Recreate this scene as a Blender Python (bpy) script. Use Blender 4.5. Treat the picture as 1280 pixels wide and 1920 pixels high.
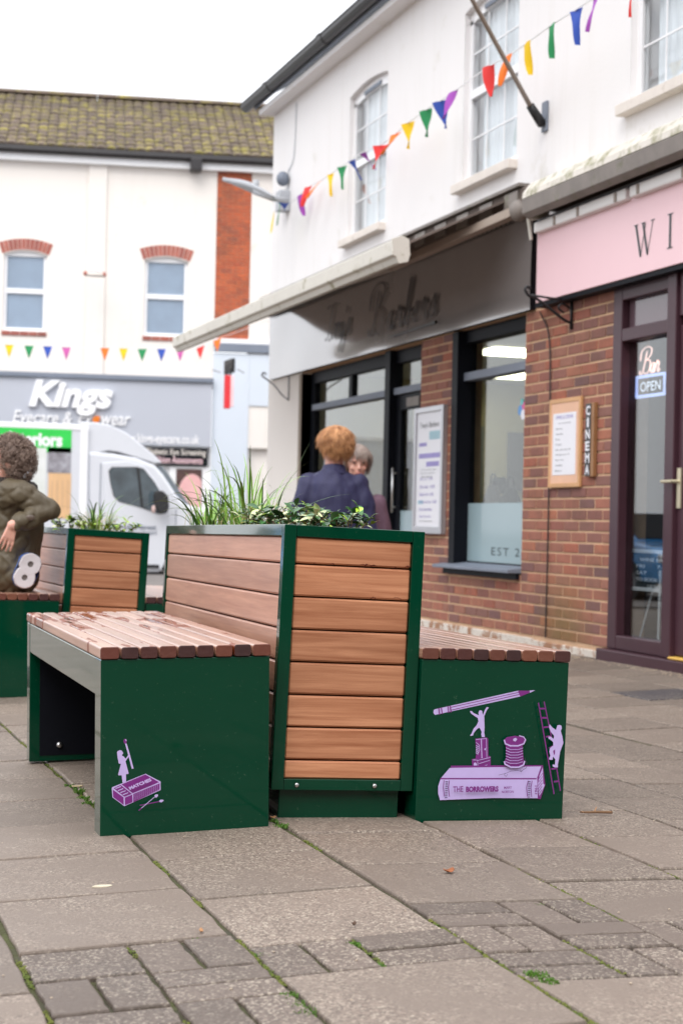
import bpy, bmesh, math, random
import numpy as np
from mathutils import Vector, Matrix, Euler, noise
R_ = math.radians
SC = bpy.context.scene
COL = SC.collection
for o in list(bpy.data.objects): bpy.data.objects.remove(o, do_unlink=True)

# ------------------------------------------------------------------ camera
cd = bpy.data.cameras.new('camera'); cam = bpy.data.objects.new('camera', cd); COL.objects.link(cam)
ya, pi_, ro = R_(18.56571), R_(0.37371), R_(1.24631)
fw = Vector((math.sin(ya)*math.cos(pi_), math.cos(ya)*math.cos(pi_), math.sin(pi_)))
rt = Vector((math.cos(ya), -math.sin(ya), 0)); up = rt.cross(fw)
r2 = rt*math.cos(ro)+up*math.sin(ro); u2 = -rt*math.sin(ro)+up*math.cos(ro)
m3 = Matrix((r2, u2, -fw)).transposed()
cam.matrix_world = Matrix.Translation((0, 0, 0.84988)) @ m3.to_4x4()
cd.sensor_fit = 'VERTICAL'; cd.sensor_height = 36; cd.sensor_width = 24
cd.lens = 3102.38005/1920*36
cd.clip_start = .05; cd.clip_end = 900
cd.dof.use_dof = True; cd.dof.focus_distance = 4.35; cd.dof.aperture_fstop = 5.4; cd.dof.aperture_blades = 9
SC.camera = cam

# ------------------------------------------------------------------ overcast daylight
SUN_EL, SUN_AZ = R_(48), R_(215)      # azimuth clockwise from +Y
w = bpy.data.worlds.new('World'); SC.world = w; w.use_nodes = True
nt = w.node_tree; nt.nodes.clear()
sky = nt.nodes.new('ShaderNodeTexSky'); sky.sky_type = 'NISHITA'; sky.sun_disc = False
sky.sun_elevation = SUN_EL; sky.sun_rotation = SUN_AZ; sky.air_density = 1; sky.dust_density = 4
bg = nt.nodes.new('ShaderNodeBackground'); out = nt.nodes.new('ShaderNodeOutputWorld')
tc = nt.nodes.new('ShaderNodeTexCoord'); sp = nt.nodes.new('ShaderNodeSeparateXYZ')
nt.links.new(tc.outputs['Generated'], sp.inputs[0])
mr = nt.nodes.new('ShaderNodeMapRange'); mr.inputs['From Min'].default_value = -.05; mr.inputs['From Max'].default_value = .9
mr.inputs['To Min'].default_value = 8.2; mr.inputs['To Max'].default_value = 13.0
nt.links.new(sp.outputs['Z'], mr.inputs['Value'])
cl = nt.nodes.new('ShaderNodeVectorMath'); cl.operation = 'SCALE'; cl.inputs[0].default_value = (.975, .99, 1.03)
nt.links.new(mr.outputs[0], cl.inputs['Scale'])
mx = nt.nodes.new('ShaderNodeMix'); mx.data_type = 'RGBA'; mx.inputs[0].default_value = .88
nt.links.new(sky.outputs[0], mx.inputs[6]); nt.links.new(cl.outputs[0], mx.inputs[7])
nt.links.new(mx.outputs[2], bg.inputs[0]); bg.inputs[1].default_value = .1
nt.links.new(bg.outputs[0], out.inputs[0])
sl = bpy.data.lights.new('sun', 'SUN'); sl.energy = .9; sl.angle = R_(35); sl.color = (1, .97, .93)
so = bpy.data.objects.new('sun', sl); COL.objects.link(so)
sd = Vector((math.sin(SUN_AZ)*math.cos(SUN_EL), math.cos(SUN_AZ)*math.cos(SUN_EL), math.sin(SUN_EL)))
so.rotation_euler = sd.to_track_quat('Z', 'Y').to_euler(); so.location = (0, 0, 30)
SC.view_settings.view_transform = 'Standard'; SC.view_settings.look = 'None'
SC.view_settings.exposure = .9; SC.view_settings.gamma = 1; SC.view_settings.use_curve_mapping = False
SC.cycles.max_bounces = 8; SC.cycles.transparent_max_bounces = 12; SC.cycles.use_denoising = True
SC.cycles.caustics_reflective = False; SC.cycles.caustics_refractive = False

# ------------------------------------------------------------------ materials
def S(r, g, b):
    f = lambda c: c/12.92 if c <= .04045 else ((c+.055)/1.055)**2.4
    return (f(r/255), f(g/255), f(b/255))
def nodes(name):
    m = bpy.data.materials.new(name); m.use_nodes = True
    n = m.node_tree; b = n.nodes['Principled BSDF']
    return m, n, b
def N(n, t, **k):
    x = n.nodes.new('ShaderNode'+t)
    for a, v in k.items():
        if a.startswith('i_'):
            key = a[2:]; x.inputs[int(key) if key.isdigit() else key.replace('_', ' ')].default_value = v
        else: setattr(x, a, v)
    return x
def coords(n, stretch=(1, 1, 1), rnd=True):
    t = N(n, 'TexCoord'); mp = N(n, 'Mapping'); mp.inputs['Scale'].default_value = stretch
    if rnd:
        oi = N(n, 'ObjectInfo'); v = N(n, 'VectorMath', operation='SCALE'); v.inputs[0].default_value = (31, 17, 23)
        n.links.new(oi.outputs['Random'], v.inputs['Scale'])
        a = N(n, 'VectorMath', operation='ADD'); n.links.new(t.outputs['Object'], a.inputs[0]); n.links.new(v.outputs[0], a.inputs[1])
        n.links.new(a.outputs[0], mp.inputs[0])
    else: n.links.new(t.outputs['Object'], mp.inputs[0])
    return mp.outputs[0]
def mixc(n, f, a, b, mode='MIX'):
    m = N(n, 'Mix', data_type='RGBA', blend_type=mode)
    for i, v in ((0, f), (6, a), (7, b)):
        if hasattr(v, 'is_output') or isinstance(v, bpy.types.NodeSocket): n.links.new(v, m.inputs[i])
        else: m.inputs[i].default_value = v if i == 0 else (*v, 1)
    return m.outputs[2]
def ramp(n, f, a, b):
    r = N(n, 'MapRange'); r.inputs[1].default_value = a; r.inputs[2].default_value = b
    n.links.new(f, r.inputs[0]); return r.outputs[0]
def mat(name, col, rough=.6, metal=0, var=.15, scale=4, stretch=(1, 1, 1), rand=0, bump=.1, bscale=60, coat=0, coatr=.06, col2=None, spec=.5, emit=0, dirt=None, rough2=None):
    m, n, b = nodes(name)
    co = coords(n, stretch)
    ns = N(n, 'TexNoise', i_Scale=scale, i_Detail=6, i_Roughness=.6); n.links.new(co, ns.inputs[0])
    f = ramp(n, ns.outputs[0], .3, .7)
    c2 = col2 or tuple(c*(1-var) for c in col)
    c = mixc(n, f, col, c2)
    if dirt:
        n2 = N(n, 'TexNoise', i_Scale=dirt[1], i_Detail=8, i_Roughness=.7); n.links.new(co, n2.inputs[0])
        c = mixc(n, ramp(n, n2.outputs[0], dirt[2], dirt[3]), c, dirt[0])
    if rand:
        oi = N(n, 'ObjectInfo'); h = N(n, 'HueSaturation')
        r = N(n, 'MapRange'); r.inputs[3].default_value = 1-rand; r.inputs[4].default_value = 1+rand
        n.links.new(oi.outputs['Random'], r.inputs[0]); n.links.new(r.outputs[0], h.inputs['Value']); n.links.new(c, h.inputs['Color']); c = h.outputs[0]
    n.links.new(c, b.inputs['Base Color'])
    b.inputs['Roughness'].default_value = rough
    if rough2 is not None:
        rr = N(n, 'MapRange'); rr.inputs[3].default_value = rough; rr.inputs[4].default_value = rough2
        n.links.new(f, rr.inputs[0]); n.links.new(rr.outputs[0], b.inputs['Roughness'])
    b.inputs['Metallic'].default_value = metal; b.inputs['Specular IOR Level'].default_value = spec
    b.inputs['Coat Weight'].default_value = coat; b.inputs['Coat Roughness'].default_value = coatr
    if bump:
        nb = N(n, 'TexNoise', i_Scale=bscale, i_Detail=4); n.links.new(co, nb.inputs[0])
        bp = N(n, 'Bump', i_Strength=bump, i_Distance=.01); n.links.new(nb.outputs[0], bp.inputs['Height']); n.links.new(bp.outputs[0], b.inputs['Normal'])
    if emit:
        b.inputs['Emission Color'].default_value = (*col, 1); b.inputs['Emission Strength'].default_value = emit
    return m
def glass(name, tint=(1, 1, 1), ior=1.52, rough=0.0, mul=1.0):
    m = bpy.data.materials.new(name); m.use_nodes = True; n = m.node_tree; n.nodes.clear()
    o = N(n, 'OutputMaterial'); t = N(n, 'BsdfTransparent'); g = N(n, 'BsdfGlossy'); g.inputs['Roughness'].default_value = rough
    t.inputs[0].default_value = (*tint, 1); lw = N(n, 'LayerWeight'); pw = N(n, 'Math', operation='POWER'); pw.inputs[1].default_value = 5; n.links.new(lw.outputs['Facing'], pw.inputs[0])
    mu = N(n, 'Math', operation='MULTIPLY_ADD', use_clamp=True); mu.inputs[1].default_value = .96*mul; mu.inputs[2].default_value = .04*mul; n.links.new(pw.outputs[0], mu.inputs[0]); s = N(n, 'MixShader'); n.links.new(mu.outputs[0], s.inputs[0])
    n.links.new(t.outputs[0], s.inputs[1]); n.links.new(g.outputs[0], s.inputs[2]); n.links.new(s.outputs[0], o.inputs[0])
    return m
def wood(name, axis, light, dark, rough=.45, wet=False, sheen=.5):
    m, n, b = nodes(name)
    st = [62, 62, 62]; st[axis] = 2.6
    co = coords(n, tuple(st))
    n1 = N(n, 'TexNoise', i_Scale=1.0, i_Detail=8, i_Roughness=.62, i_Distortion=.4); n.links.new(co, n1.inputs[0])
    st2 = [9, 9, 9]; st2[axis] = 1.1
    co2 = coords(n, tuple(st2))
    n2 = N(n, 'TexNoise', i_Scale=1.0, i_Detail=3, i_Distortion=1.2); n.links.new(co2, n2.inputs[0])
    c = mixc(n, ramp(n, n1.outputs[0], .32, .68), light, dark)
    d2 = tuple(x*.78 for x in dark)
    rm2 = N(n, 'MapRange'); rm2.inputs[1].default_value = .5; rm2.inputs[2].default_value = .75; rm2.inputs[4].default_value = .55; n.links.new(n2.outputs[0], rm2.inputs[0]); c = mixc(n, rm2.outputs[0], c, d2)
    oi = N(n, 'ObjectInfo'); h = N(n, 'HueSaturation'); r = N(n, 'MapRange'); r.inputs[3].default_value = .86; r.inputs[4].default_value = 1.12
    n.links.new(oi.outputs['Random'], r.inputs[0]); n.links.new(r.outputs[0], h.inputs['Value']); n.links.new(c, h.inputs['Color']); c = h.outputs[0]
    b.inputs['Specular IOR Level'].default_value = sheen
    b.inputs['Roughness'].default_value = rough
    if wet:
        t = N(n, 'TexCoord'); mp = N(n, 'Mapping'); mp.inputs['Scale'].default_value = (24, 4.2, 1); n.links.new(t.outputs['Object'], mp.inputs[0])
        n3 = N(n, 'TexNoise', i_Scale=1.0, i_Detail=2.5, i_Roughness=.5); n.links.new(mp.outputs[0], n3.inputs[0])
        s3 = N(n, 'SeparateXYZ'); n.links.new(t.outputs['Object'], s3.inputs[0])
        a1 = ramp(n, s3.outputs[1], .45, 1.0)
        sm = N(n, 'Math', operation='MULTIPLY_ADD'); n.links.new(a1, sm.inputs[0]); sm.inputs[1].default_value = .17; n.links.new(n3.outputs[0], sm.inputs[2])
        wm = ramp(n, sm.outputs[0], .66, .685)
        c = mixc(n, wm, c, S(128, 58, 26))
        iv = N(n, 'Math', operation='MULTIPLY_ADD'); n.links.new(wm, iv.inputs[0]); iv.inputs[1].default_value = -.5; iv.inputs[2].default_value = .55; n.links.new(iv.outputs[0], b.inputs['Coat Weight'])
        gl_ = ramp(n, sm.outputs[0], .74, .75); w2 = N(n, 'Math', operation='SUBTRACT'); n.links.new(wm, w2.inputs[0]); n.links.new(gl_, w2.inputs[1])
        sv = N(n, 'Math', operation='MULTIPLY_ADD'); n.links.new(w2.outputs[0], sv.inputs[0]); sv.inputs[1].default_value = -.8; sv.inputs[2].default_value = 1.0; n.links.new(sv.outputs[0], b.inputs['Specular IOR Level'])
        rr = N(n, 'MapRange'); rr.inputs[3].default_value = rough; rr.inputs[4].default_value = .08
        n.links.new(gl_, rr.inputs[0]); n.links.new(rr.outputs[0], b.inputs['Roughness'])
    n.links.new(c, b.inputs['Base Color'])
    bp = N(n, 'Bump', i_Strength=.12, i_Distance=.004); n.links.new(n1.outputs[0], bp.inputs['Height']); n.links.new(bp.outputs[0], b.inputs['Normal'])
    return m
def brickmat(name, cols, stain=None):
    m, n, b = nodes(name)
    oi = N(n, 'ObjectInfo'); cr = N(n, 'ValToRGB'); cr.color_ramp.interpolation = 'LINEAR'
    e = cr.color_ramp.elements; k = len(cols)
    while len(e) < k: e.new(.5)
    for i, c in enumerate(cols): e[i].position = i/(k-1); e[i].color = (*c, 1)
    n.links.new(oi.outputs['Random'], cr.inputs[0])
    co = coords(n); ns = N(n, 'TexNoise', i_Scale=14, i_Detail=6); n.links.new(co, ns.inputs[0])
    c = mixc(n, ramp(n, ns.outputs[0], .3, .75), cr.outputs[0], S(124, 84, 72), 'MIX'); 
    c = mixc(n, .45, c, cr.outputs[0])
    gp_ = N(n, 'NewGeometry'); gn = N(n, 'TexNoise', i_Scale=1.7, i_Detail=7, i_Roughness=.7); n.links.new(gp_.outputs['Position'], gn.inputs[0])
    gx = N(n, 'MapRange'); gx.inputs[1].default_value = .5; gx.inputs[2].default_value = .68; gx.inputs[4].default_value = .5; n.links.new(gn.outputs[0], gx.inputs[0]); c = mixc(n, gx.outputs[0], c, S(92, 70, 58))
    if stain:
        vd_ = N(n, 'VectorMath', operation='DISTANCE'); n.links.new(gp_.outputs['Position'], vd_.inputs[0]); vd_.inputs[1].default_value = (5.05, 10.25, .1)
        sx_ = N(n, 'MapRange'); sx_.inputs[1].default_value = .5; sx_.inputs[2].default_value = .12; sx_.inputs[4].default_value = .65; n.links.new(vd_.outputs['Value'], sx_.inputs[0]); c = mixc(n, sx_.outputs[0], c, S(112, 98, 52))
    n.links.new(c, b.inputs['Base Color']); b.inputs['Roughness'].default_value = .85
    bp = N(n, 'Bump', i_Strength=.4, i_Distance=.01); n.links.new(ns.outputs[0], bp.inputs['Height']); n.links.new(bp.outputs[0], b.inputs['Normal'])
    return m
M = {}
M['green'] = mat('green_powder_coat', (.0006, .041, .0195), rough=.22, var=.12, scale=3, bump=.015, bscale=300, coat=1, coatr=.045, spec=.06,
                 dirt=((.03, .075, .045), 90, .63, .68))
M['green'].node_tree.nodes['Principled BSDF'].inputs['Coat IOR'].default_value = 1.3
M['plank_x'] = wood('hardwood_front', 0, S(196, 138, 102), S(150, 92, 60), .5)
M['plank_y'] = wood('hardwood_side', 1, S(194, 144, 118), S(164, 112, 90), .38, sheen=.9)  # pinker than the front planks: sky sheen put into the wood colour
M['slat'] = wood('hardwood_slat', 1, S(190, 148, 126), S(156, 114, 94), .3, sheen=1.0)  # slat colours, dry and wet, are paler to carry part of the white sheen
M['slat_wet'] = wood('hardwood_slat_wet', 1, S(190, 148, 126), S(156, 114, 94), .3, wet=True, sheen=1.0)
for k_ in ('slat', 'slat_wet'):
    b_ = M[k_].node_tree.nodes['Principled BSDF']; b_.inputs['Coat Weight'].default_value = .55; b_.inputs['Coat Roughness'].default_value = .3
M['endgrain'] = mat('end_grain', S(92, 48, 36), rough=.6, col2=S(60, 28, 24), scale=30, rand=.0, bump=.2)
def endgrain():
    m = M['endgrain']; n = m.node_tree; b = n.nodes['Principled BSDF']
    oi = N(n, 'ObjectInfo'); cr = N(n, 'ValToRGB'); e = cr.color_ramp.elements
    e.new(.35); e.new(.7); e.new(.85)
    for i, (p, c) in enumerate(((0, S(44, 20, 22)), (.35, S(52, 22, 22)), (.62, S(80, 36, 28)), (.8, S(124, 74, 50)), (1, S(96, 46, 34)))): e[i].position = p; e[i].color = (*c, 1)
    n.links.new(oi.outputs['Random'], cr.inputs[0])
    old = b.inputs['Base Color'].links[0].from_socket
    mm = N(n, 'Mix', data_type='RGBA'); mm.inputs[0].default_value = .82
    n.links.new(old, mm.inputs[6]); n.links.new(cr.outputs[0], mm.inputs[7]); n.links.new(mm.outputs[2], b.inputs['Base Color'])
endgrain()
M['steel'] = mat('steel', (.6, .6, .6), rough=.3, metal=1, var=.1, bump=0)
def streaky(name, base, stain):
    m = mat(name, base, rough=.85, var=.03, scale=.7, bump=.14, bscale=55, dirt=(stain, 1.3, .6, .85)); n = m.node_tree; b = n.nodes['Principled BSDF']
    old = b.inputs['Base Color'].links[0].from_socket; co = coords(n, (5, 5, .35), False)
    x = N(n, 'TexNoise', i_Scale=1.6, i_Detail=8, i_Roughness=.7); n.links.new(co, x.inputs[0])
    c2 = coords(n, (1, 1, 1), False); y = N(n, 'TexNoise', i_Scale=.8, i_Detail=3); n.links.new(c2, y.inputs[0])
    mu = N(n, 'Math', operation='MULTIPLY'); n.links.new(ramp(n, x.outputs[0], .5, .72), mu.inputs[0]); n.links.new(ramp(n, y.outputs[0], .42, .62), mu.inputs[1])
    m2 = N(n, 'Math', operation='MULTIPLY'); n.links.new(mu.outputs[0], m2.inputs[0]); m2.inputs[1].default_value = .2
    n.links.new(mixc(n, m2.outputs[0], old, stain), b.inputs['Base Color']); return m
M['render_white'] = streaky('painted_render', S(232, 230, 230), S(190, 184, 168))
M['render_cream'] = streaky('cream_render', S(230, 224, 218), S(196, 184, 168))
M['render_blue'] = mat('cool_white_render', S(206, 214, 224), rough=.85, var=.04, scale=.6, bump=.05)
M['stone_cream'] = mat('sill_stone', S(226, 218, 210), rough=.8, var=.1, scale=6, bump=.2, dirt=(S(172, 160, 142), 9, .6, .75))
M['white'] = mat('white_plastic', S(238, 238, 240), rough=.3, var=.03, bump=0, spec=.5)
M['vanwhite'] = mat('white_van_paint', S(212, 215, 222), rough=.25, var=.03, bump=0, coat=.8, coatr=.05)
M['black'] = mat('black_paint', (.006, .007, .011), rough=.5, var=.2, bump=.02, spec=.12)
M['darkrubber'] = mat('dark_rubber', (.02, .02, .022), rough=.7, var=.2)
M['gutter'] = mat('black_gutter', (.025, .022, .024), rough=.4, var=.3, bump=.03)
M['fascia_steel'] = mat('dark_glossy_sign_panel', (.31, .288, .285), rough=.12, metal=.3, var=.1, scale=2.5, bump=.01, bscale=6, spec=.9, coat=1, coatr=.05)
M['pink'] = mat('pink_sign_paint', S(236, 200, 206), rough=.5, var=.03, scale=2, bump=.02)
M['signtext'] = mat('dark_sign_letters', S(36, 52, 54), rough=.4, bump=0)
M['darktext'] = mat('near_black_letters', (.02, .016, .018), rough=.4, bump=0)
M['purple'] = mat('plum_door_paint', (.062, .026, .036), rough=.4, var=.15, scale=5, bump=.03, coat=.15, coatr=.15, spec=.25)
M['purplepanel'] = mat('plum_panel', (.12, .075, .09), rough=.16, var=.12, scale=3, bump=.01, coat=.6)
M['mortar'] = mat('tan_mortar', S(206, 170, 138), rough=.95, var=.2, scale=9, bump=.4)
M['mortar_left'] = mat('pale_mortar', S(190, 140, 112), rough=.95, var=.2, scale=9, bump=.3)
M['brick'] = brickmat('shop_bricks', [S(124, 84, 78), S(164, 104, 84), S(106, 80, 82), S(166, 96, 74), S(150, 104, 88), S(172, 108, 82), S(122, 88, 82), S(168, 112, 92)], True)
M['brick_orange'] = brickmat('orange_bricks', [S(190, 92, 56), S(204, 104, 62), S(176, 84, 56), S(198, 98, 58), S(160, 84, 62)])
M['brick_red'] = brickmat('arch_bricks', [S(172, 104, 92), S(186, 112, 98), S(158, 92, 84), S(178, 100, 86)])
M['glass'] = glass('window_glass', (.98, .99, .99), mul=1.0)
M['glass_dark'] = glass('tinted_glass', (.45, .5, .5), mul=1.6)
M['glass_room'] = glass('shop_glass', (.86, .9, .88), mul=1.5)
M['glass_dark'] = glass('plum_door_glass', (.84, .87, .87), mul=2.3)
M['frost'] = mat('frosted_glass_film', S(150, 172, 178), rough=.35, var=.06, scale=2, bump=.02, coat=.5)
M['blind'] = mat('closed_blind', S(148, 166, 190), rough=.7, var=.22, scale=1.5, bump=.05)
M['curtain'] = mat('net_curtain', S(232, 238, 244), rough=.9, var=.2, scale=1.2, stretch=(9, 9, .3), bump=.3, bscale=20)
M['grey_fascia'] = mat('lilac_grey_sign', S(178, 182, 192), rough=.6, var=.03, scale=1, bump=0)
M['slate'] = mat('slate_grey_trim', S(120, 128, 142), rough=.6, var=.1, bump=.05)
M['orange'] = mat('orange_sign', S(240, 130, 30), rough=.5, bump=0)
M['redsign'] = mat('red_sign', S(222, 48, 56), rough=.4, bump=0)
M['awn_white'] = mat('white_awning_aluminium', S(212, 208, 198), rough=.5, var=.1, scale=2, bump=.08, dirt=(S(140, 132, 98), 6, .56, .7))
M['awn_moss'] = mat('mossy_awning_cover', S(214, 208, 198), rough=.6, var=.1, scale=3, bump=.15, dirt=(S(122, 120, 70), 7, .48, .66))
M['awn_grey'] = mat('grey_awning_underside', S(132, 124, 118), rough=.6, var=.25, scale=6, bump=.1, dirt=(S(96, 98, 66), 8, .55, .72))
M['awn_brown'] = mat('brown_awning_fabric', S(140, 126, 118), rough=.9, var=.4, scale=8, bump=.2)
def translucent(m, c, f):
    n = m.node_tree; o = n.nodes['Material Output']; b = n.nodes['Principled BSDF']; t = N(n, 'BsdfTranslucent'); t.inputs[0].default_value = (*c, 1)
    s = N(n, 'MixShader'); s.inputs[0].default_value = f; n.links.new(b.outputs[0], s.inputs[1]); n.links.new(t.outputs[0], s.inputs[2]); n.links.new(s.outputs[0], o.inputs[0])
translucent(M['awn_brown'], (.42, .37, .34), .45)
M['awn_arm'] = mat('beige_awning_arm', S(150, 136, 124), rough=.5, var=.15, bump=.05)
M['railband'] = mat('flaking_white_rail', S(232, 230, 228), rough=.5, var=.04, bump=.1, dirt=(S(150, 110, 70), 14, .66, .74))
M['wall_in'] = mat('interior_wall', S(196, 186, 150), rough=.9, var=.1, bump=0)
M['floor_in'] = mat('interior_floor', S(120, 104, 88), rough=.5, var=.2, bump=0)
M['panel_light'] = mat('ceiling_panel_light', (1, .93, .7), emit=5.0, bump=0)
M['roof_tile'] = mat('mossy_roof_tile', S(104, 90, 79), rough=.9, var=.3, scale=3, rand=.2, bump=.4, bscale=30, dirt=(S(140, 130, 58), 4, .49, .63))
M['poster_white'] = mat('poster_paper', S(226, 226, 232), rough=.4, var=.03, bump=0)
M['alu'] = mat('aluminium_frame', S(190, 190, 194), rough=.3, metal=.6, var=.05, bump=0)
M['lilac'] = mat('lilac_print', S(190, 172, 222), rough=.4, var=.05, scale=60, bump=.03, bscale=300)
M['plum'] = mat('plum_print', S(118, 40, 122), rough=.4, var=.05, scale=60, bump=.03, bscale=300)
M['thread'] = mat('dark_thread_print', S(70, 50, 90), rough=.4, bump=0)
M['soil'] = mat('bark_soil', S(104, 84, 70), rough=1, var=.5, scale=30, bump=.8)
M['lamp_grey'] = mat('pale_grey_lamp_metal', S(176, 180, 186), rough=.4, var=.1, bump=.02)
M['iron'] = mat('black_wrought_iron', (.01, .01, .012), rough=.5, bump=.05)
M['yellow'] = mat('yellow_sill_strip', S(222, 178, 84), rough=.5, bump=0)

# ------------------------------------------------------------------ mesh helpers
class MB:
    def __init__(s): s.v = []; s.f = []; s.m = []; s.cur = 0
    def add(s, vs, fs):
        o = len(s.v); s.v += [tuple(map(float, v)) for v in vs]
        for f in fs: s.f.append([i+o for i in f]); s.m.append(s.cur)
    def box(s, x0, x1, y0, y1, z0, z1):
        s.add([(x0,y0,z0),(x1,y0,z0),(x1,y1,z0),(x0,y1,z0),(x0,y0,z1),(x1,y0,z1),(x1,y1,z1),(x0,y1,z1)],
              [(3,2,1,0),(4,5,6,7),(0,1,5,4),(1,2,6,5),(2,3,7,6),(3,0,4,7)]); return s
    def cbox(s, x0, x1, y0, y1, z0, z1, c):
        xs, ys, zs = (x0, x1), (y0, y1), (z0, z1); vs = []; idx = {}
        for i in (0, 1):
            for j in (0, 1):
                for k in (0, 1):
                    sx, sy, sz = (1, -1)[i], (1, -1)[j], (1, -1)[k]
                    for a in range(3):
                        idx[i, j, k, a] = len(vs)
                        vs.append((xs[i]+(0 if a == 0 else sx*c), ys[j]+(0 if a == 1 else sy*c), zs[k]+(0 if a == 2 else sz*c)))
        fs = []
        for i in (0, 1): fs += [[idx[i,0,0,0],idx[i,1,0,0],idx[i,1,1,0],idx[i,0,1,0]],[idx[0,i,0,1],idx[1,i,0,1],idx[1,i,1,1],idx[0,i,1,1]],[idx[0,0,i,2],idx[1,0,i,2],idx[1,1,i,2],idx[0,1,i,2]]]
        for a in (0, 1):
            for b in (0, 1):
                fs.append([idx[a,b,0,0],idx[a,b,1,0],idx[a,b,1,1],idx[a,b,0,1]])
                fs.append([idx[a,0,b,0],idx[a,1,b,0],idx[a,1,b,2],idx[a,0,b,2]])
                fs.append([idx[0,a,b,1],idx[1,a,b,1],idx[1,a,b,2],idx[0,a,b,2]])
        for i in (0, 1):
            for j in (0, 1):
                for k in (0, 1): fs.append([idx[i,j,k,0],idx[i,j,k,1],idx[i,j,k,2]])
        s.add(vs, fs); return s
    def prism(s, poly, a, b, fn):
        n = len(poly); vs = [fn(p, a) for p in poly]+[fn(p, b) for p in poly]
        s.add(vs, [list(range(n))[::-1], list(range(n, 2*n))]+[(i, (i+1) % n, n+(i+1) % n, n+i) for i in range(n)]); return s
    def tube(s, pts, r, n=8, cap=True):
        pts = [Vector(p) for p in pts]; rs = r if isinstance(r, (list, tuple)) else [r]*len(pts)
        vs = []; prev = None
        for i, p in enumerate(pts):
            t = (pts[min(i+1, len(pts)-1)]-pts[max(i-1, 0)]).normalized()
            if prev is None: a = t.orthogonal().normalized()
            else: a = (prev-t*prev.dot(t)).normalized()
            prev = a; b = t.cross(a)
            for k in range(n):
                an = 2*math.pi*k/n; vs.append(p+(a*math.cos(an)+b*math.sin(an))*rs[i])
        fs = [(i*n+k, i*n+(k+1) % n, (i+1)*n+(k+1) % n, (i+1)*n+k) for i in range(len(pts)-1) for k in range(n)]
        if cap: fs += [list(range(n))[::-1], [(len(pts)-1)*n+k for k in range(n)]]
        s.add(vs, fs); return s
    def rings(s, rings, cap=True):
        n = len(rings[0]); vs = [v for r in rings for v in r]
        fs = [(i*n+k, i*n+(k+1) % n, (i+1)*n+(k+1) % n, (i+1)*n+k) for i in range(len(rings)-1) for k in range(n)]
        if cap: fs += [list(range(n))[::-1], [(len(rings)-1)*n+k for k in range(n)]]
        s.add(vs, fs); return s
    def ball(s, c, r, nu=12, nv=8, fn=None):
        rx, ry, rz = r if isinstance(r, (tuple, list)) else (r, r, r)
        rg = []
        for j in range(nv+1):
            th = math.pi*(j+.02 if j == 0 else j-.02 if j == nv else j)/nv
            ring = []
            for i in range(nu):
                ph = 2*math.pi*i/nu; p = Vector((math.sin(th)*math.cos(ph), math.sin(th)*math.sin(ph), math.cos(th)))
                q = Vector((c[0]+rx*p.x, c[1]+ry*p.y, c[2]+rz*p.z)); ring.append(fn(p, q) if fn else q)
            rg.append(ring)
        return s.rings(rg[::-1])
    def mesh(s, name, mats, smooth=False, fix=True):
        me = bpy.data.meshes.new(name); me.from_pydata(s.v, [], s.f)
        for m in (mats if isinstance(mats, (list, tuple)) else [mats]): me.materials.append(m)
        me.polygons.foreach_set('material_index', s.m)
        if fix:
            bm = bmesh.new(); bm.from_mesh(me); bmesh.ops.recalc_face_normals(bm, faces=bm.faces); bm.to_mesh(me); bm.free()
        if smooth: me.polygons.foreach_set('use_smooth', [True]*len(me.polygons))
        me.update(); return me
    def build(s, name, mats, parent=None, smooth=False, bevel=0, seg=2, loc=None, fix=True, label=None):
        o = bpy.data.objects.new(name, s.mesh(name, mats, smooth, fix)); COL.objects.link(o)
        if parent: o.parent = parent
        if loc: o.location = loc
        if bevel:
            b = o.modifiers.new('bevel', 'BEVEL'); b.width = bevel; b.segments = seg; b.limit_method = 'ANGLE'; b.harden_normals = False
        if label: o['label'] = label
        return o
def thing(name, label, cat, loc=(0, 0, 0), rot=(0, 0, 0), group=None, order='XYZ', kind=None):
    o = bpy.data.objects.new(name, None); COL.objects.link(o); o.location = loc; o.rotation_mode = order; o.rotation_euler = rot
    o['label'] = label
    if cat: o['category'] = cat
    if group: o['group'] = group
    if kind: o['kind'] = kind
    return o
def inst(name, me, parent, loc, rot=(0, 0, 0), scale=(1, 1, 1), label=None):
    o = bpy.data.objects.new(name, me); COL.objects.link(o); o.parent = parent; o.location = loc; o.rotation_euler = rot; o.scale = scale
    if label: o['label'] = label
    return o
def tag(o, label=None, cat=None, group=None, kind=None):
    for k, v in (('label', label), ('category', cat), ('group', group), ('kind', kind)):
        if v: o[k] = v
    return o
def spline(pts, k=6):
    P = [Vector(p) for p in pts]; P = [P[0]*2-P[1]]+P+[P[-1]*2-P[-2]]; out = []
    for i in range(1, len(P)-2):
        a, b, c, d = P[i-1], P[i], P[i+1], P[i+2]
        for j in range(k):
            t = j/k; out.append(.5*((2*b)+(c-a)*t+(2*a-5*b+4*c-d)*t*t+(3*b-a-3*c+d)*t**3))
    out.append(P[-2]); return out
def text2d(s, size=1, bold=0, shear=0, align='LEFT', spacing=1, ext=0):
    cu = bpy.data.curves.new('lettering', 'FONT'); cu.body = s; cu.size = size; cu.offset = bold; cu.shear = shear; cu.align_x = align
    cu.space_character = spacing; cu.resolution_u = 3; cu.extrude = ext
    o = bpy.data.objects.new('lettering', cu); COL.objects.link(o); bpy.context.view_layer.update()
    me = bpy.data.meshes.new_from_object(o.evaluated_get(bpy.context.evaluated_depsgraph_get()))
    v = [tuple(x.co) for x in me.vertices]; f = [list(p.vertices) for p in me.polygons]
    bpy.data.objects.remove(o, do_unlink=True); bpy.data.curves.remove(cu); bpy.data.meshes.remove(me)
    return v, f
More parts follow.
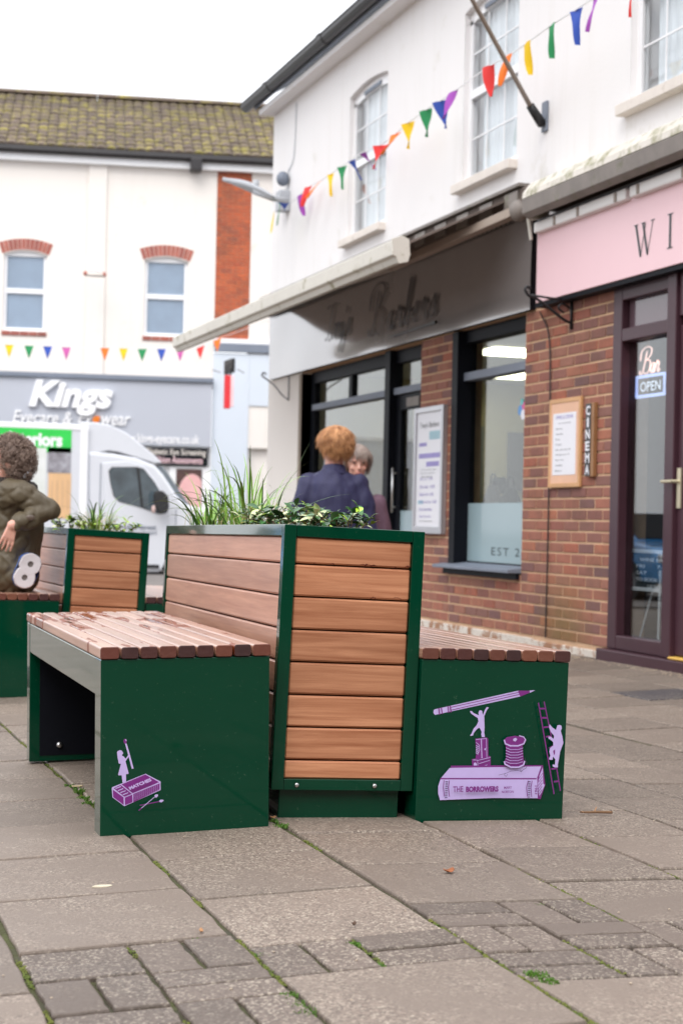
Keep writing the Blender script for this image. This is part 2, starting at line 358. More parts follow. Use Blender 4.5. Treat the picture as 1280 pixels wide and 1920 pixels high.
def textfit(mb, s, x0, x1, z0, z1, fn, **k):
    """put lettering s into the rectangle x0..x1, z0..z1; fn(x,z,depth) gives the 3-D point"""
    v, f = text2d(s, **k); xs = [p[0] for p in v]; ys = [p[1] for p in v]
    ax, bx, ay, by = min(xs), max(xs), min(ys), max(ys)
    mb.add([fn(x0+(p[0]-ax)/(bx-ax)*(x1-x0), z0+(p[1]-ay)/(by-ay)*(z1-z0), p[2]) for p in v], f)
def wallfn(X):      # writing on the shop wall, read from the street: x runs towards the camera (-Y)
    return lambda a, z, d=0: (X-d, a, z)
rnd = random.Random(7)
# ------------------------------------------------------------------ ground: crowned, falling gently away
def cross(x):
    if x < -1: return -.068
    if x < 1.27: return .03*(x-1.27)
    if x < 3.2: return -.026*(x-1.27)
    if x < 5.3: return -.05+.026*(x-3.2)
    return .005
def gh(x, y):
    l = -.0125*(min(y, 40)-4.2) if y > 4.2 else 0
    return .045+cross(x)+l*(1 if x < 3.2 else max(.55, 1-(x-3.2)*.25))
xs = [-120, -60, -30, -15, -8, -4, -2, -1, 0, .6, 1.27, 1.9, 2.6, 3.2, 3.8, 4.4, 5.3, 7, 12, 30, 60, 120]
ys = [-60, -20, -5, 0, 1, 2, 3, 4.2, 5, 6, 7, 8, 9, 10, 12, 14, 17, 20, 25, 30, 34, 40, 80, 300, 700]
g = MB()
g.add([(x, y, gh(x, y)-.009) for y in ys for x in xs], [(j*len(xs)+i, j*len(xs)+i+1, (j+1)*len(xs)+i+1, (j+1)*len(xs)+i) for j in range(len(ys)-1) for i in range(len(xs)-1)])
M['bedding'] = mat('mossy_joint_bedding', S(56, 48, 38), rough=1, col2=S(78, 84, 40), scale=5, bump=.6, dirt=(S(66, 62, 52), 3, .45, .6))
tag(g.build('ground', M['bedding'], smooth=True), kind='structure')

def slabmat(name, base, speck=.5, dark=.25):
    m, n, b = nodes(name); co = coords(n)
    n1 = N(n, 'TexNoise', i_Scale=3.5, i_Detail=7, i_Roughness=.65); n.links.new(co, n1.inputs[0])
    n2 = N(n, 'TexNoise', i_Scale=130, i_Detail=3, i_Roughness=.7); n.links.new(co, n2.inputs[0])
    c = mixc(n, ramp(n, n1.outputs[0], .3, .72), base, tuple(x*(1-dark) for x in base))
    c = mixc(n, ramp(n, n2.outputs[0], .44, .64), c, tuple(x*.5 for x in base))
    vo = N(n, 'TexVoronoi', i_Scale=80, i_Randomness=1); n.links.new(co, vo.inputs[0])
    sel = N(n, 'Math', operation='LESS_THAN'); n.links.new(vo.outputs['Distance'], sel.inputs[0]); sel.inputs[1].default_value = .26
    sc_ = N(n, 'SeparateColor'); n.links.new(vo.outputs['Color'], sc_.inputs[0])
    s2 = N(n, 'Math', operation='GREATER_THAN'); n.links.new(sc_.outputs[0], s2.inputs[0]); s2.inputs[1].default_value = 1-speck*.28
    mu = N(n, 'Math', operation='MULTIPLY'); n.links.new(sel.outputs[0], mu.inputs[0]); n.links.new(s2.outputs[0], mu.inputs[1])
    mu2 = N(n, 'Math', operation='MULTIPLY'); n.links.new(mu.outputs[0], mu2.inputs[0]); mu2.inputs[1].default_value = .6
    c = mixc(n, mu2.outputs[0], c, S(178, 168, 152))
    vb_ = N(n, 'TexVoronoi', i_Scale=210, i_Randomness=1); n.links.new(co, vb_.inputs[0]); sb_ = N(n, 'SeparateColor'); n.links.new(vb_.outputs['Color'], sb_.inputs[0])
    gb_ = N(n, 'Math', operation='GREATER_THAN'); n.links.new(sb_.outputs[0], gb_.inputs[0]); gb_.inputs[1].default_value = .8; mb2 = N(n, 'Math', operation='MULTIPLY'); n.links.new(gb_.outputs[0], mb2.inputs[0]); mb2.inputs[1].default_value = .5
    c = mixc(n, mb2.outputs[0], c, S(176, 164, 148))
    lb_ = N(n, 'Math', operation='LESS_THAN'); n.links.new(sb_.outputs[1], lb_.inputs[0]); lb_.inputs[1].default_value = .2; mb3 = N(n, 'Math', operation='MULTIPLY'); n.links.new(lb_.outputs[0], mb3.inputs[0]); mb3.inputs[1].default_value = .5
    c = mixc(n, mb3.outputs[0], c, S(70, 60, 52))
    n3 = N(n, 'TexNoise', i_Scale=2.2, i_Detail=8, i_Roughness=.75); n.links.new(co, n3.inputs[0])
    c = mixc(n, ramp(n, n3.outputs[0], .56, .78), c, tuple(x*.66 for x in base))
    n5 = N(n, 'TexNoise', i_Scale=14, i_Detail=4, i_Roughness=.75); n.links.new(co, n5.inputs[0])
    c = mixc(n, ramp(n, n5.outputs[0], .62, .8), c, tuple(min(1, x*1.35) for x in base))
    v2 = N(n, 'TexVoronoi', i_Scale=5.5, i_Randomness=1); n.links.new(co, v2.inputs[0])
    wj = N(n, 'TexNoise', i_Scale=30, i_Detail=2); n.links.new(co, wj.inputs[0]); ad = N(n, 'Math', operation='MULTIPLY_ADD'); n.links.new(wj.outputs[0], ad.inputs[0]); ad.inputs[1].default_value = .09; n.links.new(v2.outputs['Distance'], ad.inputs[2])
    sc2 = N(n, 'SeparateColor'); n.links.new(v2.outputs['Color'], sc2.inputs[0]); g2 = N(n, 'Math', operation='GREATER_THAN'); n.links.new(sc2.outputs[1], g2.inputs[0]); g2.inputs[1].default_value = .72
    gm = N(n, 'Math', operation='LESS_THAN'); n.links.new(ad.outputs[0], gm.inputs[0]); gm.inputs[1].default_value = .125; g3 = N(n, 'Math', operation='MULTIPLY'); n.links.new(gm.outputs[0], g3.inputs[0]); n.links.new(g2.outputs[0], g3.inputs[1])
    g4 = N(n, 'Math', operation='MULTIPLY'); n.links.new(g3.outputs[0], g4.inputs[0]); g4.inputs[1].default_value = .4
    c = mixc(n, g4.outputs[0], c, tuple(x*.5 for x in base))
    n6 = N(n, 'TexNoise', i_Scale=1.1, i_Detail=9, i_Roughness=.8, i_Distortion=.6); n.links.new(co, n6.inputs[0])
    c = mixc(n, ramp(n, n6.outputs[0], .48, .6), c, tuple(x*.7 for x in base))
    oi = N(n, 'ObjectInfo'); h = N(n, 'HueSaturation'); r = N(n, 'MapRange'); r.inputs[3].default_value = .82; r.inputs[4].default_value = 1.14
    n.links.new(oi.outputs['Random'], r.inputs[0]); n.links.new(r.outputs[0], h.inputs['Value']); n.links.new(c, h.inputs['Color'])
    n.links.new(h.outputs[0], b.inputs['Base Color'])
    rr = N(n, 'MapRange'); rr.inputs[3].default_value = .42; rr.inputs[4].default_value = .8; n.links.new(n1.outputs[0], rr.inputs[0]); n.links.new(rr.outputs[0], b.inputs['Roughness'])
    bp = N(n, 'Bump', i_Strength=.55, i_Distance=.0035); n.links.new(n2.outputs[0], bp.inputs['Height'])
    bq = N(n, 'Bump', i_Strength=.5, i_Distance=.006); n.links.new(n1.outputs[0], bq.inputs['Height']); n.links.new(bp.outputs[0], bq.inputs['Normal'])
    n.links.new(bq.outputs[0], b.inputs['Normal'])
    return m
M['slab'] = slabmat('concrete_slab', S(138, 123, 111), .9)
M['paver'] = slabmat('small_paver', S(120, 106, 96), 1.3, .3)
M['darkslab'] = slabmat('dark_asphalt_patch', S(74, 70, 74), .2, .3)
paving = thing('pavement', 'grey concrete slab pavement with bands of small pavers', None, kind='structure')
def slabmesh(sx, sy, c=.005, warp=.002, seed=0):
    r = random.Random(seed); b = MB(); j = lambda a=.0025: r.uniform(-a, a)
    # top face with uneven worn edges
    n = 6; top = []; 
    def edge(p, q):
        for k in range(n):
            t = k/n; nx, ny = q[1]-p[1], p[0]-q[0]; l = math.hypot(nx, ny); d = j() if k else j(.003)
            top.append((p[0]+(q[0]-p[0])*t+nx/l*d, p[1]+(q[1]-p[1])*t+ny/l*d))
    x, y = sx/2, sy/2; P = [(-x, -y), (x, -y), (x, y), (-x, y)]
    for i in range(4): edge(P[i], P[(i+1) % 4])
    m = len(top); sc = lambda p, e: (p[0]*(1-e/x), p[1]*(1-e/y))
    rg = [[(*sc(p, c), 0) for p in top], [(*sc(p, c*.35), -c*.35) for p in top], [(*p, -c*1.2) for p in top], [(*p, -.04) for p in top]]
    b.rings(rg); return b.mesh('slab', M['slab'])
nslab = [0]
def slab(x0, x1, y0, y1, matl=None, name='slab', gap=.0065, warp=.5):
    cx, cy = (x0+x1)/2, (y0+y1)/2
    key = (round(x1-x0, 3), round(y1-y0, 3), rnd.randrange(3))
    if key not in slabc: slabc[key] = slabmesh(x1-x0-2*gap, y1-y0-2*gap, .0045 if x1-x0 > .25 else .004, seed=hash(key) % 999)
    me = slabc[key]
    if matl:
        k2 = (key, matl.name)
        if k2 not in slabc: slabc[k2] = me.copy(); slabc[k2].materials[0] = matl
        me = slabc[k2]
    z = gh(cx, cy); dx = (gh(cx+.1, cy)-gh(cx-.1, cy))/.2; dy = (gh(cx, cy+.1)-gh(cx, cy-.1))/.2
    inst(name, me, paving, (cx, cy, z+rnd.uniform(-.0022, .0022)), (math.atan(dy)+rnd.uniform(-.003, .003)*warp, -math.atan(dx)+rnd.uniform(-.003, .003)*warp, rnd.uniform(-.004, .004)))
    nslab[0] += 1
    ci_ = max(i for i in range(len(CX)) if CX[i] <= cx+1e-6); e_ = ext.setdefault(ci_, [99, -99]); e_[0] = min(e_[0], y0); e_[1] = max(e_[1], y1)
slabc = {}; ext = {}
def cell(x0, x1, y0, y1, hor):
    if hor: ym = (y0+y1)/2; q = ((x0, x1, y0, ym), (x0, x1, ym, y1))
    else: xm = (x0+x1)/2; q = ((x0, xm, y0, y1), (xm, x1, y0, y1))
    for a in q: slab(*a, matl=M['paver'], name='paver', gap=.005)
def weave(x0, x1, ys_, first=True):
    xm = (x0+x1)/2
    for i in range(len(ys_)-1):
        h = first ^ (i % 2 == 1); cell(x0, xm, ys_[i], ys_[i+1], h); cell(xm, x1, ys_[i], ys_[i+1], not h)
CX = [-.39, .02, .434, .857, 1.268, 1.675, 2.032, 2.388, 2.70, 3.02, 3.36, 3.74, 4.15, 4.56, 4.99]
def column(i, ys_, dark=()):
    for a in range(len(ys_)-1): slab(CX[i], CX[i+1], ys_[a], ys_[a+1], matl=M['darkslab'] if a in dark else None)
def seq(a, st, end):
    o = [a]
    while o[-1] < end: o.append(round(o[-1]+st, 3))
    return o
column(0, seq(2.1, .42, 8.5))
column(1, seq(2.07, .42, 9.4))
weave(CX[2], CX[3], [2.34, 2.55, 2.755, 2.955, 3.165], False)
column(2, seq(3.165, .428, 9.8))
column(3, [2.43, 2.85]); weave(CX[3], CX[4], [2.85, 3.065], False); column(3, seq(3.065, .412, 9.8))
column(4, [1.85, 2.27, 2.68]); weave(CX[4], CX[5], [2.68, 2.875, 3.075, 3.28], True); column(4, seq(3.28, .405, 9.8))
weave(CX[5], CX[6], [2.27, 2.47, 2.67, 2.87, 3.07], True); column(5, seq(3.07, .395, 9.8))
column(6, seq(2.75, .41, 9.9)); column(7, seq(3.0, .41, 9.9))
column(8, seq(3.3, .41, 9.9)); column(9, seq(3.5, .41, 10), dark=()); column(10, seq(3.9, .42, 10))
column(11, seq(4.3, .42, 8.3), dark=()); column(11, seq(8.5, .42, 10)); column(12, seq(4.9, .42, 9.8), dark=(6,)); column(13, seq(5.2, .42, 9.9))
# beyond the slabs that can be told apart the paving is one sheet whose material carries the joints
def joints():
    m = M['slab'].copy(); m.name = 'far_slab_paving'; n = m.node_tree; b = n.nodes['Principled BSDF']; old = b.inputs['Base Color'].links[0].from_socket
    t = N(n, 'TexCoord'); bt = N(n, 'TexBrick'); bt.offset = .5; n.links.new(t.outputs['Object'], bt.inputs[0])
    for k_, v in (('Scale', 1), ('Mortar Size', .006), ('Brick Width', .42), ('Row Height', .41)): bt.inputs[k_].default_value = v
    bt.inputs['Color1'].default_value = (1, 1, 1, 1); bt.inputs['Color2'].default_value = (.85, .85, .85, 1); bt.inputs['Mortar'].default_value = (.35, .34, .26, 1)
    n.links.new(mixc(n, 1.0, old, bt.outputs[0], 'MULTIPLY'), b.inputs['Base Color']); return m
pv = MB()
def strip(x0, x1, y0, y1):
    nx = max(1, int(math.ceil((x1-x0)/.9))) if x1-x0 < 12 else 8; ny = max(1, int(math.ceil((y1-y0)/1.0)))
    pv.add([(x0+(x1-x0)*i/nx, y0+(y1-y0)*j/ny, gh(x0+(x1-x0)*i/nx, y0+(y1-y0)*j/ny)-.0025) for j in range(ny+1) for i in range(nx+1)], [(j*(nx+1)+i, j*(nx+1)+i+1, (j+1)*(nx+1)+i+1, (j+1)*(nx+1)+i) for j in range(ny) for i in range(nx)])
for i in range(len(CX)-1): strip(CX[i], CX[i+1], -9.9, ext[i][0]-.004); strip(CX[i], CX[i+1], ext[i][1]+.004, 19.5)
strip(-60, -.394, -9.9, 19.5); strip(4.994, 5.04, -9.9, 19.5); strip(5.04, 20, 17.9, 19.5)
pv.build('paving', joints(), paving)
r = MB(); r.add([(x, y, gh(x, y)+.006) for y in (19.5, 25, 30, 32.2) for x in (-60, -8, -2, 1.27, 3.2, 5.3, 12, 60)], [(j*8+i, j*8+i+1, (j+1)*8+i+1, (j+1)*8+i) for j in range(3) for i in range(7)])
tag(r.build('road', mat('grey_road_tarmac', S(112, 106, 102), rough=.8, var=.2, scale=2, bump=.3)), kind='structure')
k = MB(); k.box(-60, 60, 32.2, 33.3, -.5, -.2); tag(k.build('far_kerb', M['slab'], bevel=.02), kind='structure')

# ------------------------------------------------------------------ benches
BW, BH, BL, SH = 0.44841, 0.44819, 1.47071, .48
def rounded(x0, x1, z0, z1, r, n=3):
    p = []
    for cx, cz, a in ((x1-r, z1-r, 0), (x0+r, z1-r, 90), (x0+r, z0+r, 180), (x1-r, z0+r, 270)):
        for i in range(n+1): t = R_(a+90*i/n); p.append((cx+r*math.cos(t), cz+r*math.sin(t)))
    return p
def bench(label, loc, yaw, t, s, open_left=True, wet=False, length=BL):
    b = thing('bench', label, 'bench', loc, (R_(s), R_(t), R_(yaw)), 'green metal benches with timber slat seats', 'YXZ')
    T = .088
    MB().box(0, BW, 0, T, -.012, BH).build('end_panel', M['green'], b, bevel=.003, seg=3)
    MB().box(0, BW, length-.065, length, -.02, BH).build('end_panel', M['green'], b, bevel=.003)
    z = BH-.098
    MB().box(.001, .03, T+.0005, length-.0655, z, BH-.0005).build('side_rail', M['green'], b, bevel=.003)
    MB().box(BW-.03, BW-.001, T+.0005, length-.0655, -.012, BH-.0005).build('back_panel', M['green'], b, bevel=.002)
    MB().box(.031, BW-.031, T+.001, length-.066, BH-.012, BH-.004).build('seat_plate', M['green'], b)
    MB().box(.0305, .034, T+.002, length-.067, .0, z).box(.034, BW-.031, length-.0672, length-.0657, .0, BH-.013).box(.034, BW-.031, T+.0005, T+.002, .0, BH-.013).box(BW-.0325, BW-.0305, T+.003, length-.068, .0, BH-.013).build('inner_shade_sheet', M['black'], b) if 0 else MB().box(.034, BW-.031, length-.0672, length-.0657, .0, BH-.013).box(BW-.0325, BW-.0305, T+.003, length-.068, .0, BH-.013).build('inner_shade_sheet', M['black'], b)  # black sheets added inside to deepen the shade seen through the opening
    MB().ball((.1, length-.07, .035), .011).build('bolt', M['steel'], b, smooth=True)
    p = BW/9; rr = random.Random(int(loc[0]*100))
    for i in range(9):
        x0 = i*p+.0028+rr.uniform(-.0006, .0006); x1 = (i+1)*p-.0028+rr.uniform(-.0006, .0006)
        if i == 0: x0 = -.002
        if i == 8: x1 = BW+.002
        prof = rounded(x0, x1, BH+.001, SH+rr.uniform(-.0006, .0006), .006)
        mb = MB(); n = len(prof); ya_, yb_ = -.003+rr.uniform(-.001, .001), length
        vs = [(x, ya_, z_) for x, z_ in prof]+[(x, yb_, z_) for x, z_ in prof]
        mb.add(vs, [(k_, (k_+1) % n, n+(k_+1) % n, n+k_) for k_ in range(n)])
        # softened end grain
        ce = ((x0+x1)/2, (BH+SH)/2); inner = [(ce[0]+(x-ce[0])*.93, ya_-.0018, ce[1]+(z_-ce[1])*.9) for x, z_ in prof]
        mb.cur = 1; mb.add([(x, ya_, z_) for x, z_ in prof]+inner, [(k_, (k_+1) % n, n+(k_+1) % n, n+k_) for k_ in range(n)]+[list(range(n, 2*n))])
        mb.add([(x, yb_, z_) for x, z_ in prof], [list(range(n))])
        o = mb.build('slat', [M['slat_wet'] if wet else M['slat'], M['endgrain']], b)
    return b
bench_left = bench('nearest green bench with wet slats and a purple matchbox print low on its end', (0.7844, 4.22091, 0.03688), -0.59525, -1.05109, 0.12442, wet=True)
bench_right = bench('green bench right of the big planter with the book and pencil print on its end', (1.66278, 4.25713, 0.03029), 0.07725, 1.53669, -0.2194)
bench('green bench on the left that the woman in the olive coat sits on', (.797, 7.9, .004), .5, .4, 0)
bench('green bench half hidden between the two planters, behind the nearer bench', (1.675, 7.95, -.012), 0, .6, 0)

M['groove'] = mat('joint_shade_backing', S(96, 50, 34), rough=.8)  # planter backing coloured as the red-brown shade in the plank joints
# ------------------------------------------------------------------ planters
PW, PL, PB, PT = 0.40095, 1.86275, 0.09618, 0.81707
def planter(label, loc, yaw, t, s, PL=PL):
    b = thing('planter', label, 'planter', loc, (R_(s), R_(t), R_(yaw)), 'green framed timber clad planters', 'YXZ')
    G = M['green']; f = .034
    MB().box(.03, PW-.03, .03, PL-.03, -.03, PB+.02).build('plinth', G, b, bevel=.002)
    for x in (0, PW-f):
        for y in (0, PL-f):
            MB().box(x, x+f, y, y+f, PB, PT-.002).build('corner_post', G, b, bevel=.0022)
    for y in (0, PL-f+.004):
        MB().box(f+.0006, PW-f-.0006, y+.0006, y+f-.004, PT-f, PT-.002).build('top_rail', G, b, bevel=.002)
        MB().box(f+.0006, PW-f-.0006, y+.0006, y+f-.004, PB, PB+.03).build('bottom_rail', G, b, bevel=.002)
    for x in (0, PW-f+.004):
        MB().box(x+.0006, x+f-.004, f+.0006, PL-f-.0006, PT-f, PT-.002).build('top_rail', G, b, bevel=.002)
        MB().box(x+.0006, x+f-.004, f+.0006, PL-f-.0006, PB, PB+.03).build('bottom_rail', G, b, bevel=.002)
    MB().prism([(0, 0), (PW, 0), (PW, PL), (0, PL)], PT-.001, PT+.001, lambda p, a: (p[0], p[1], a)) if 0 else None
    for x in (.07, PW-.11):
        o = MB().tube([(x, .001, PB+.014), (x, -.003, PB+.014), (x, -.0045, PB+.014)], [.0065, .006, .003], 10).build('bolt', M['steel'], b, smooth=True)
    zs = [.783, .709, .620, .531, .443, .354, .266, .177, .126]
    rr = random.Random(int(loc[1]*10))
    for i in range(8):
        z1, z0 = zs[i]-.0022, zs[i+1]+.0022
        if i == 0: z1 = zs[0]-.0005
        if i == 7: z0 = zs[8]+.0005
        d = .0065+rr.uniform(-.0006, .0006)
        MB().cbox(f+.001, PW-f-.001, d, d+.018, z0, z1, .0045).build('plank', M['plank_x'], b)
        MB().cbox(d, d+.018, f+.001, PL-f-.001, z0, z1, .0045).build('plank', M['plank_y'], b)
        MB().cbox(PW-d-.018, PW-d, f+.001, PL-f-.001, z0, z1, .0045).build('plank', M['plank_y'], b)
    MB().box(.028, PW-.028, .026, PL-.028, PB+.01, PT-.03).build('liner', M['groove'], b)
    sg = MB(); nx, ny = 10, 30; rs = random.Random(5)
    sg.add([(.03+(PW-.06)*i/nx, .03+(PL-.06)*j/ny, PT-.022+rs.uniform(-.006, .008)) for j in range(ny+1) for i in range(nx+1)],
           [(j*(nx+1)+i, j*(nx+1)+i+1, (j+1)*(nx+1)+i+1, (j+1)*(nx+1)+i) for j in range(ny) for i in range(nx)])
    sg.build('soil', M['soil'], b)
    return b
planter1 = planter('large timber clad planter in a green frame between the two near benches', (1.25617, 4.29335, 0.02873), -2.65918, 1.92909, -0.52609)
planter2 = planter('farther timber clad planter behind the left bench, beside the seated woman', (1.25442, 7.95723, -0.01724), 1.97289, 2.66937, 0.00811, PL=1.6)

# rot patches / dark weather stains where the top planks meet on the near planter
rr = random.Random(3)
def stain(pts, x, z, s):
    mb = MB(); n = 12; ps = []
    for i in range(n):
        a = 2*math.pi*i/n; q = s*1.5*(.6+.5*rr.random()); ps.append((x+q*math.cos(a)*1.1, +.0042, z+abs(q*math.sin(a))*.8-.002))
    mb.add(ps, [list(range(n))]); return mb
M['stainm'] = mat('dark_water_stain', S(92, 34, 22), rough=.4, bump=0)
for x, z, s in ((.12, .713, .004), (.165, .7125, .0035), (.206, .7125, .006), (.222, .7125, .007), (.238, .7125, .005), (.30, .711, .004), (.337, .7115, .0075), (.24, .6235, .006), (.31, .6235, .008), (.07, .713, .003), (.355, .7115, .004)):
    stain(None, x+.02, z, s).build('stain', M['stainm'], planter1)

# ------------------------------------------------------------------ printed artwork on the bench ends
def art(parent, name, layers, mats, label):
    mb = MB()
    for li, (mi, poly) in enumerate(layers):
        y = -.0006-.00012*li
        mb.cur = mi; mb.add([(p[0], y, p[1]) for p in poly], [list(range(len(poly)))])
    o = mb.build(name, mats, parent, fix=False, label=label); return o
def stroke(pts, wd, closed=False):
    """thin quads along a polyline"""
    out = []
    P = pts+([pts[0]] if closed else [])
    for a, b in zip(P, P[1:]):
        dx, dy = b[0]-a[0], b[1]-a[1]; l = math.hypot(dx, dy) or 1e-9; nx, ny = -dy/l*wd/2, dx/l*wd/2; ex, ey = dx/l*wd*.3, dy/l*wd*.3
        out.append([(a[0]+nx-ex, a[1]+ny-ey), (b[0]+nx+ex, b[1]+ny+ey), (b[0]-nx+ex, b[1]-ny+ey), (a[0]-nx-ex, a[1]-ny-ey)])
    return out
pxB = .001636/4.267; pxA = .001418/8.533          # metres per crop pixel on each face
L_ = []
def addB(c, pts): L_.append((c, pts))
def strB(c, pts, wpx, closed=False):
    for q in stroke(pts, wpx*pxB, closed): L_.append((c, q))
LI, PU, TH = 0, 1, 2
# pencil
addB(LI, [(0.0438, 0.3106), (0.2961, 0.3663), (0.3016, 0.3499), (0.0446, 0.2951), (0.0398, 0.3003), (0.0402, 0.3082)])
addB(PU, [(0.2923, 0.3659), (0.329, 0.3663), (0.3274, 0.36), (0.3001, 0.3492)])
addB(LI, [(0.3282, 0.3667), (0.3456, 0.3676), (0.3293, 0.3604)])
for p in [(0.0894, 0.3163), (0.2944, 0.361)], [(0.0913, 0.3087), (0.2967, 0.3554)]: strB(PU, p, 5)
strB(PU, [(0.055, 0.3131), (0.058, 0.2973)], 9); strB(PU, [(0.0624, 0.3149), (0.0654, 0.2991)], 8)
strB(PU, [(0.0817, 0.3189), (0.0848, 0.3024)], 8); strB(PU, [(0.0885, 0.32), (0.0915, 0.3038)], 9)
# figure holding up the pencil
addB(LI, [(0.1478, 0.3065), (0.1535, 0.3072), (0.1594, 0.3017), (0.1757, 0.2953), (0.1742, 0.3026), (0.1762, 0.3081), (0.1807, 0.3096), (0.1854, 0.3075), (0.1865, 0.302), (0.1883, 0.2964), (0.1933, 0.3097), (0.1986, 0.3188), (0.2055, 0.3174), (0.2012, 0.3125), (0.1977, 0.3062), (0.1923, 0.293), (0.1932, 0.2826), (0.195, 0.2618), (0.1945, 0.2479), (0.1971, 0.2347), (0.1875, 0.2346), (0.1856, 0.2426), (0.1868, 0.2492), (0.181, 0.2589), (0.1778, 0.2609), (0.1705, 0.2553), (0.1623, 0.2449), (0.1614, 0.2393), (0.1532, 0.2372), (0.1526, 0.2407), (0.1566, 0.2449), (0.1616, 0.2581), (0.1699, 0.2668), (0.1754, 0.279), (0.1727, 0.288), (0.1602, 0.2948), (0.1523, 0.3003)])
# sharpener
addB(PU, [(0.1602, 0.1731), (0.2112, 0.1826), (0.217, 0.1812), (0.2194, 0.1471), (0.1803, 0.1353), (0.1641, 0.1409)])
addB(PU, [(0.168, 0.2304), (0.2028, 0.234), (0.2069, 0.2299), (0.2104, 0.1743), (0.1716, 0.1731), (0.1729, 0.1922)])
strB(LI, [(0.1704, 0.2276), (0.2015, 0.2312), (0.2057, 0.1767)], 4); strB(LI, [(0.1863, 0.2287), (0.1905, 0.1767)], 7); strB(LI, [(0.1708, 0.22), (0.1802, 0.2131), (0.1825, 0.1992), (0.1771, 0.1853)], 4)
for a in range(5): strB(LI, [(0.1719, 0.213), (0.1781, 0.2096)] if 0 else [(p[0], p[1]-a*13*pxB) for p in [(0.1712, 0.2113), (0.1782, 0.2075)]], 5)
addB(LI, [(0.1664, 0.1624), (0.1705, 0.1645), (0.1752, 0.161), (0.1771, 0.1534), (0.1743, 0.1492), (0.1689, 0.1513), (0.1659, 0.1568)])
strB(LI, [(0.1633, 0.1714), (0.177, 0.1707), (0.181, 0.1374)], 4); strB(LI, [(0.1786, 0.17), (0.2156, 0.1784)], 4); strB(LI, [(0.1821, 0.161), (0.2137, 0.1701)], 4); strB(LI, [(0.1834, 0.1506), (0.2067, 0.1576)], 4)
addB(LI, [(0.1955, 0.1527), (0.2015, 0.1548), (0.2009, 0.1499), (0.1972, 0.1492)]); addB(LI, [(0.196, 0.2027), (0.2012, 0.2055), (0.2, 0.1993), (0.1963, 0.1979)])
# book
addB(PU, [(0.0974, 0.1554), (0.378, 0.157), (0.3803, 0.1437), (0.3879, 0.1016), (0.3751, 0.0609), (0.3422, 0.0666), (0.0969, 0.1506)])
addB(LI, [(0.094, 0.1492), (0.3728, 0.1535), (0.3619, 0.1226), (0.3664, 0.0637), (0.2266, 0.0651), (0.0694, 0.0602), (0.0629, 0.0782), (0.0619, 0.0989), (0.069, 0.1209)])
strB(PU, [(0.0684, 0.1195), (0.3589, 0.1188)], 10)
addB(LI, [(0.3683, 0.1261), (0.3776, 0.1514), (0.3792, 0.1332), (0.3814, 0.1051), (0.3863, 0.1009), (0.3724, 0.0672), (0.3681, 0.077), (0.3651, 0.1051)])
for i in range(7): strB(PU, [(p[0], p[1]-i*24*pxB) for p in [(0.3667, 0.1184), (0.3777, 0.1339)]], 4)
strB(PU, [(0.078, 0.1147), (0.0771, 0.0954), (0.0813, 0.0712)], 5); strB(PU, [(0.0939, 0.114), (0.0921, 0.0953), (0.0964, 0.0705)], 5)
for i in range(8): strB(TH, [(p[0], p[1]-i*16*pxB) for p in [(0.0831, 0.1112), (0.0891, 0.1112)]], 5)
strB(PU, [(0.3328, 0.1129), (0.3291, 0.0947), (0.3327, 0.0702)], 5); strB(PU, [(0.3453, 0.1129), (0.3423, 0.0947), (0.3459, 0.0687)], 5)
for i in range(8): strB(TH, [(p[0], p[1]-i*16*pxB) for p in [(0.3337, 0.1108), (0.3399, 0.1108)]], 5)
# cotton reel
addB(PU, [(0.2568, 0.2273), (0.3131, 0.2276), (0.3103, 0.2066), (0.3137, 0.1856), (0.3169, 0.1682), (0.3144, 0.157), (0.2993, 0.1493), (0.2683, 0.1514), (0.2554, 0.1646), (0.2616, 0.1785), (0.2594, 0.2064)])
addB(PU, [(0.253, 0.228), (0.2603, 0.2357), (0.2851, 0.24), (0.3104, 0.2367), (0.3185, 0.2283), (0.3144, 0.2171), (0.2866, 0.21), (0.2594, 0.2155)])
strB(LI, [(0.2538, 0.2273), (0.2573, 0.2176), (0.273, 0.2117), (0.2961, 0.2118), (0.3136, 0.2178), (0.3178, 0.2276)], 10)
strB(LI, [(0.2986, 0.2401), (0.3123, 0.2367), (0.3185, 0.229)], 7)
addB(LI, [(0.2798, 0.2309), (0.2873, 0.2345), (0.2929, 0.2303), (0.2878, 0.224), (0.2808, 0.2254)])
for i in range(6): strB(LI, [(p[0], p[1]-i*20*pxB) for p in [(0.2594, 0.2064), (0.2735, 0.2012), (0.2967, 0.2013), (0.3111, 0.2059)]], 4)
strB(LI, [(0.2552, 0.1674), (0.2579, 0.1604), (0.276, 0.1521), (0.2991, 0.1521), (0.3143, 0.1591), (0.3169, 0.1689)], 11)
strB(TH, [(0.3164, 0.1787), (0.324, 0.1647), (0.3232, 0.1507), (0.3074, 0.1416), (0.2957, 0.143), (0.2765, 0.1416), (0.2615, 0.1353), (0.2387, 0.1304)], 2.5); strB(TH, [(0.2662, 0.1332), (0.2619, 0.1269), (0.2564, 0.1297), (0.2576, 0.1353), (0.2637, 0.136)], 2.5); strB(TH, [(0.3104, 0.143), (0.3075, 0.1395), (0.3027, 0.1423), (0.3064, 0.1465)], 2.5)
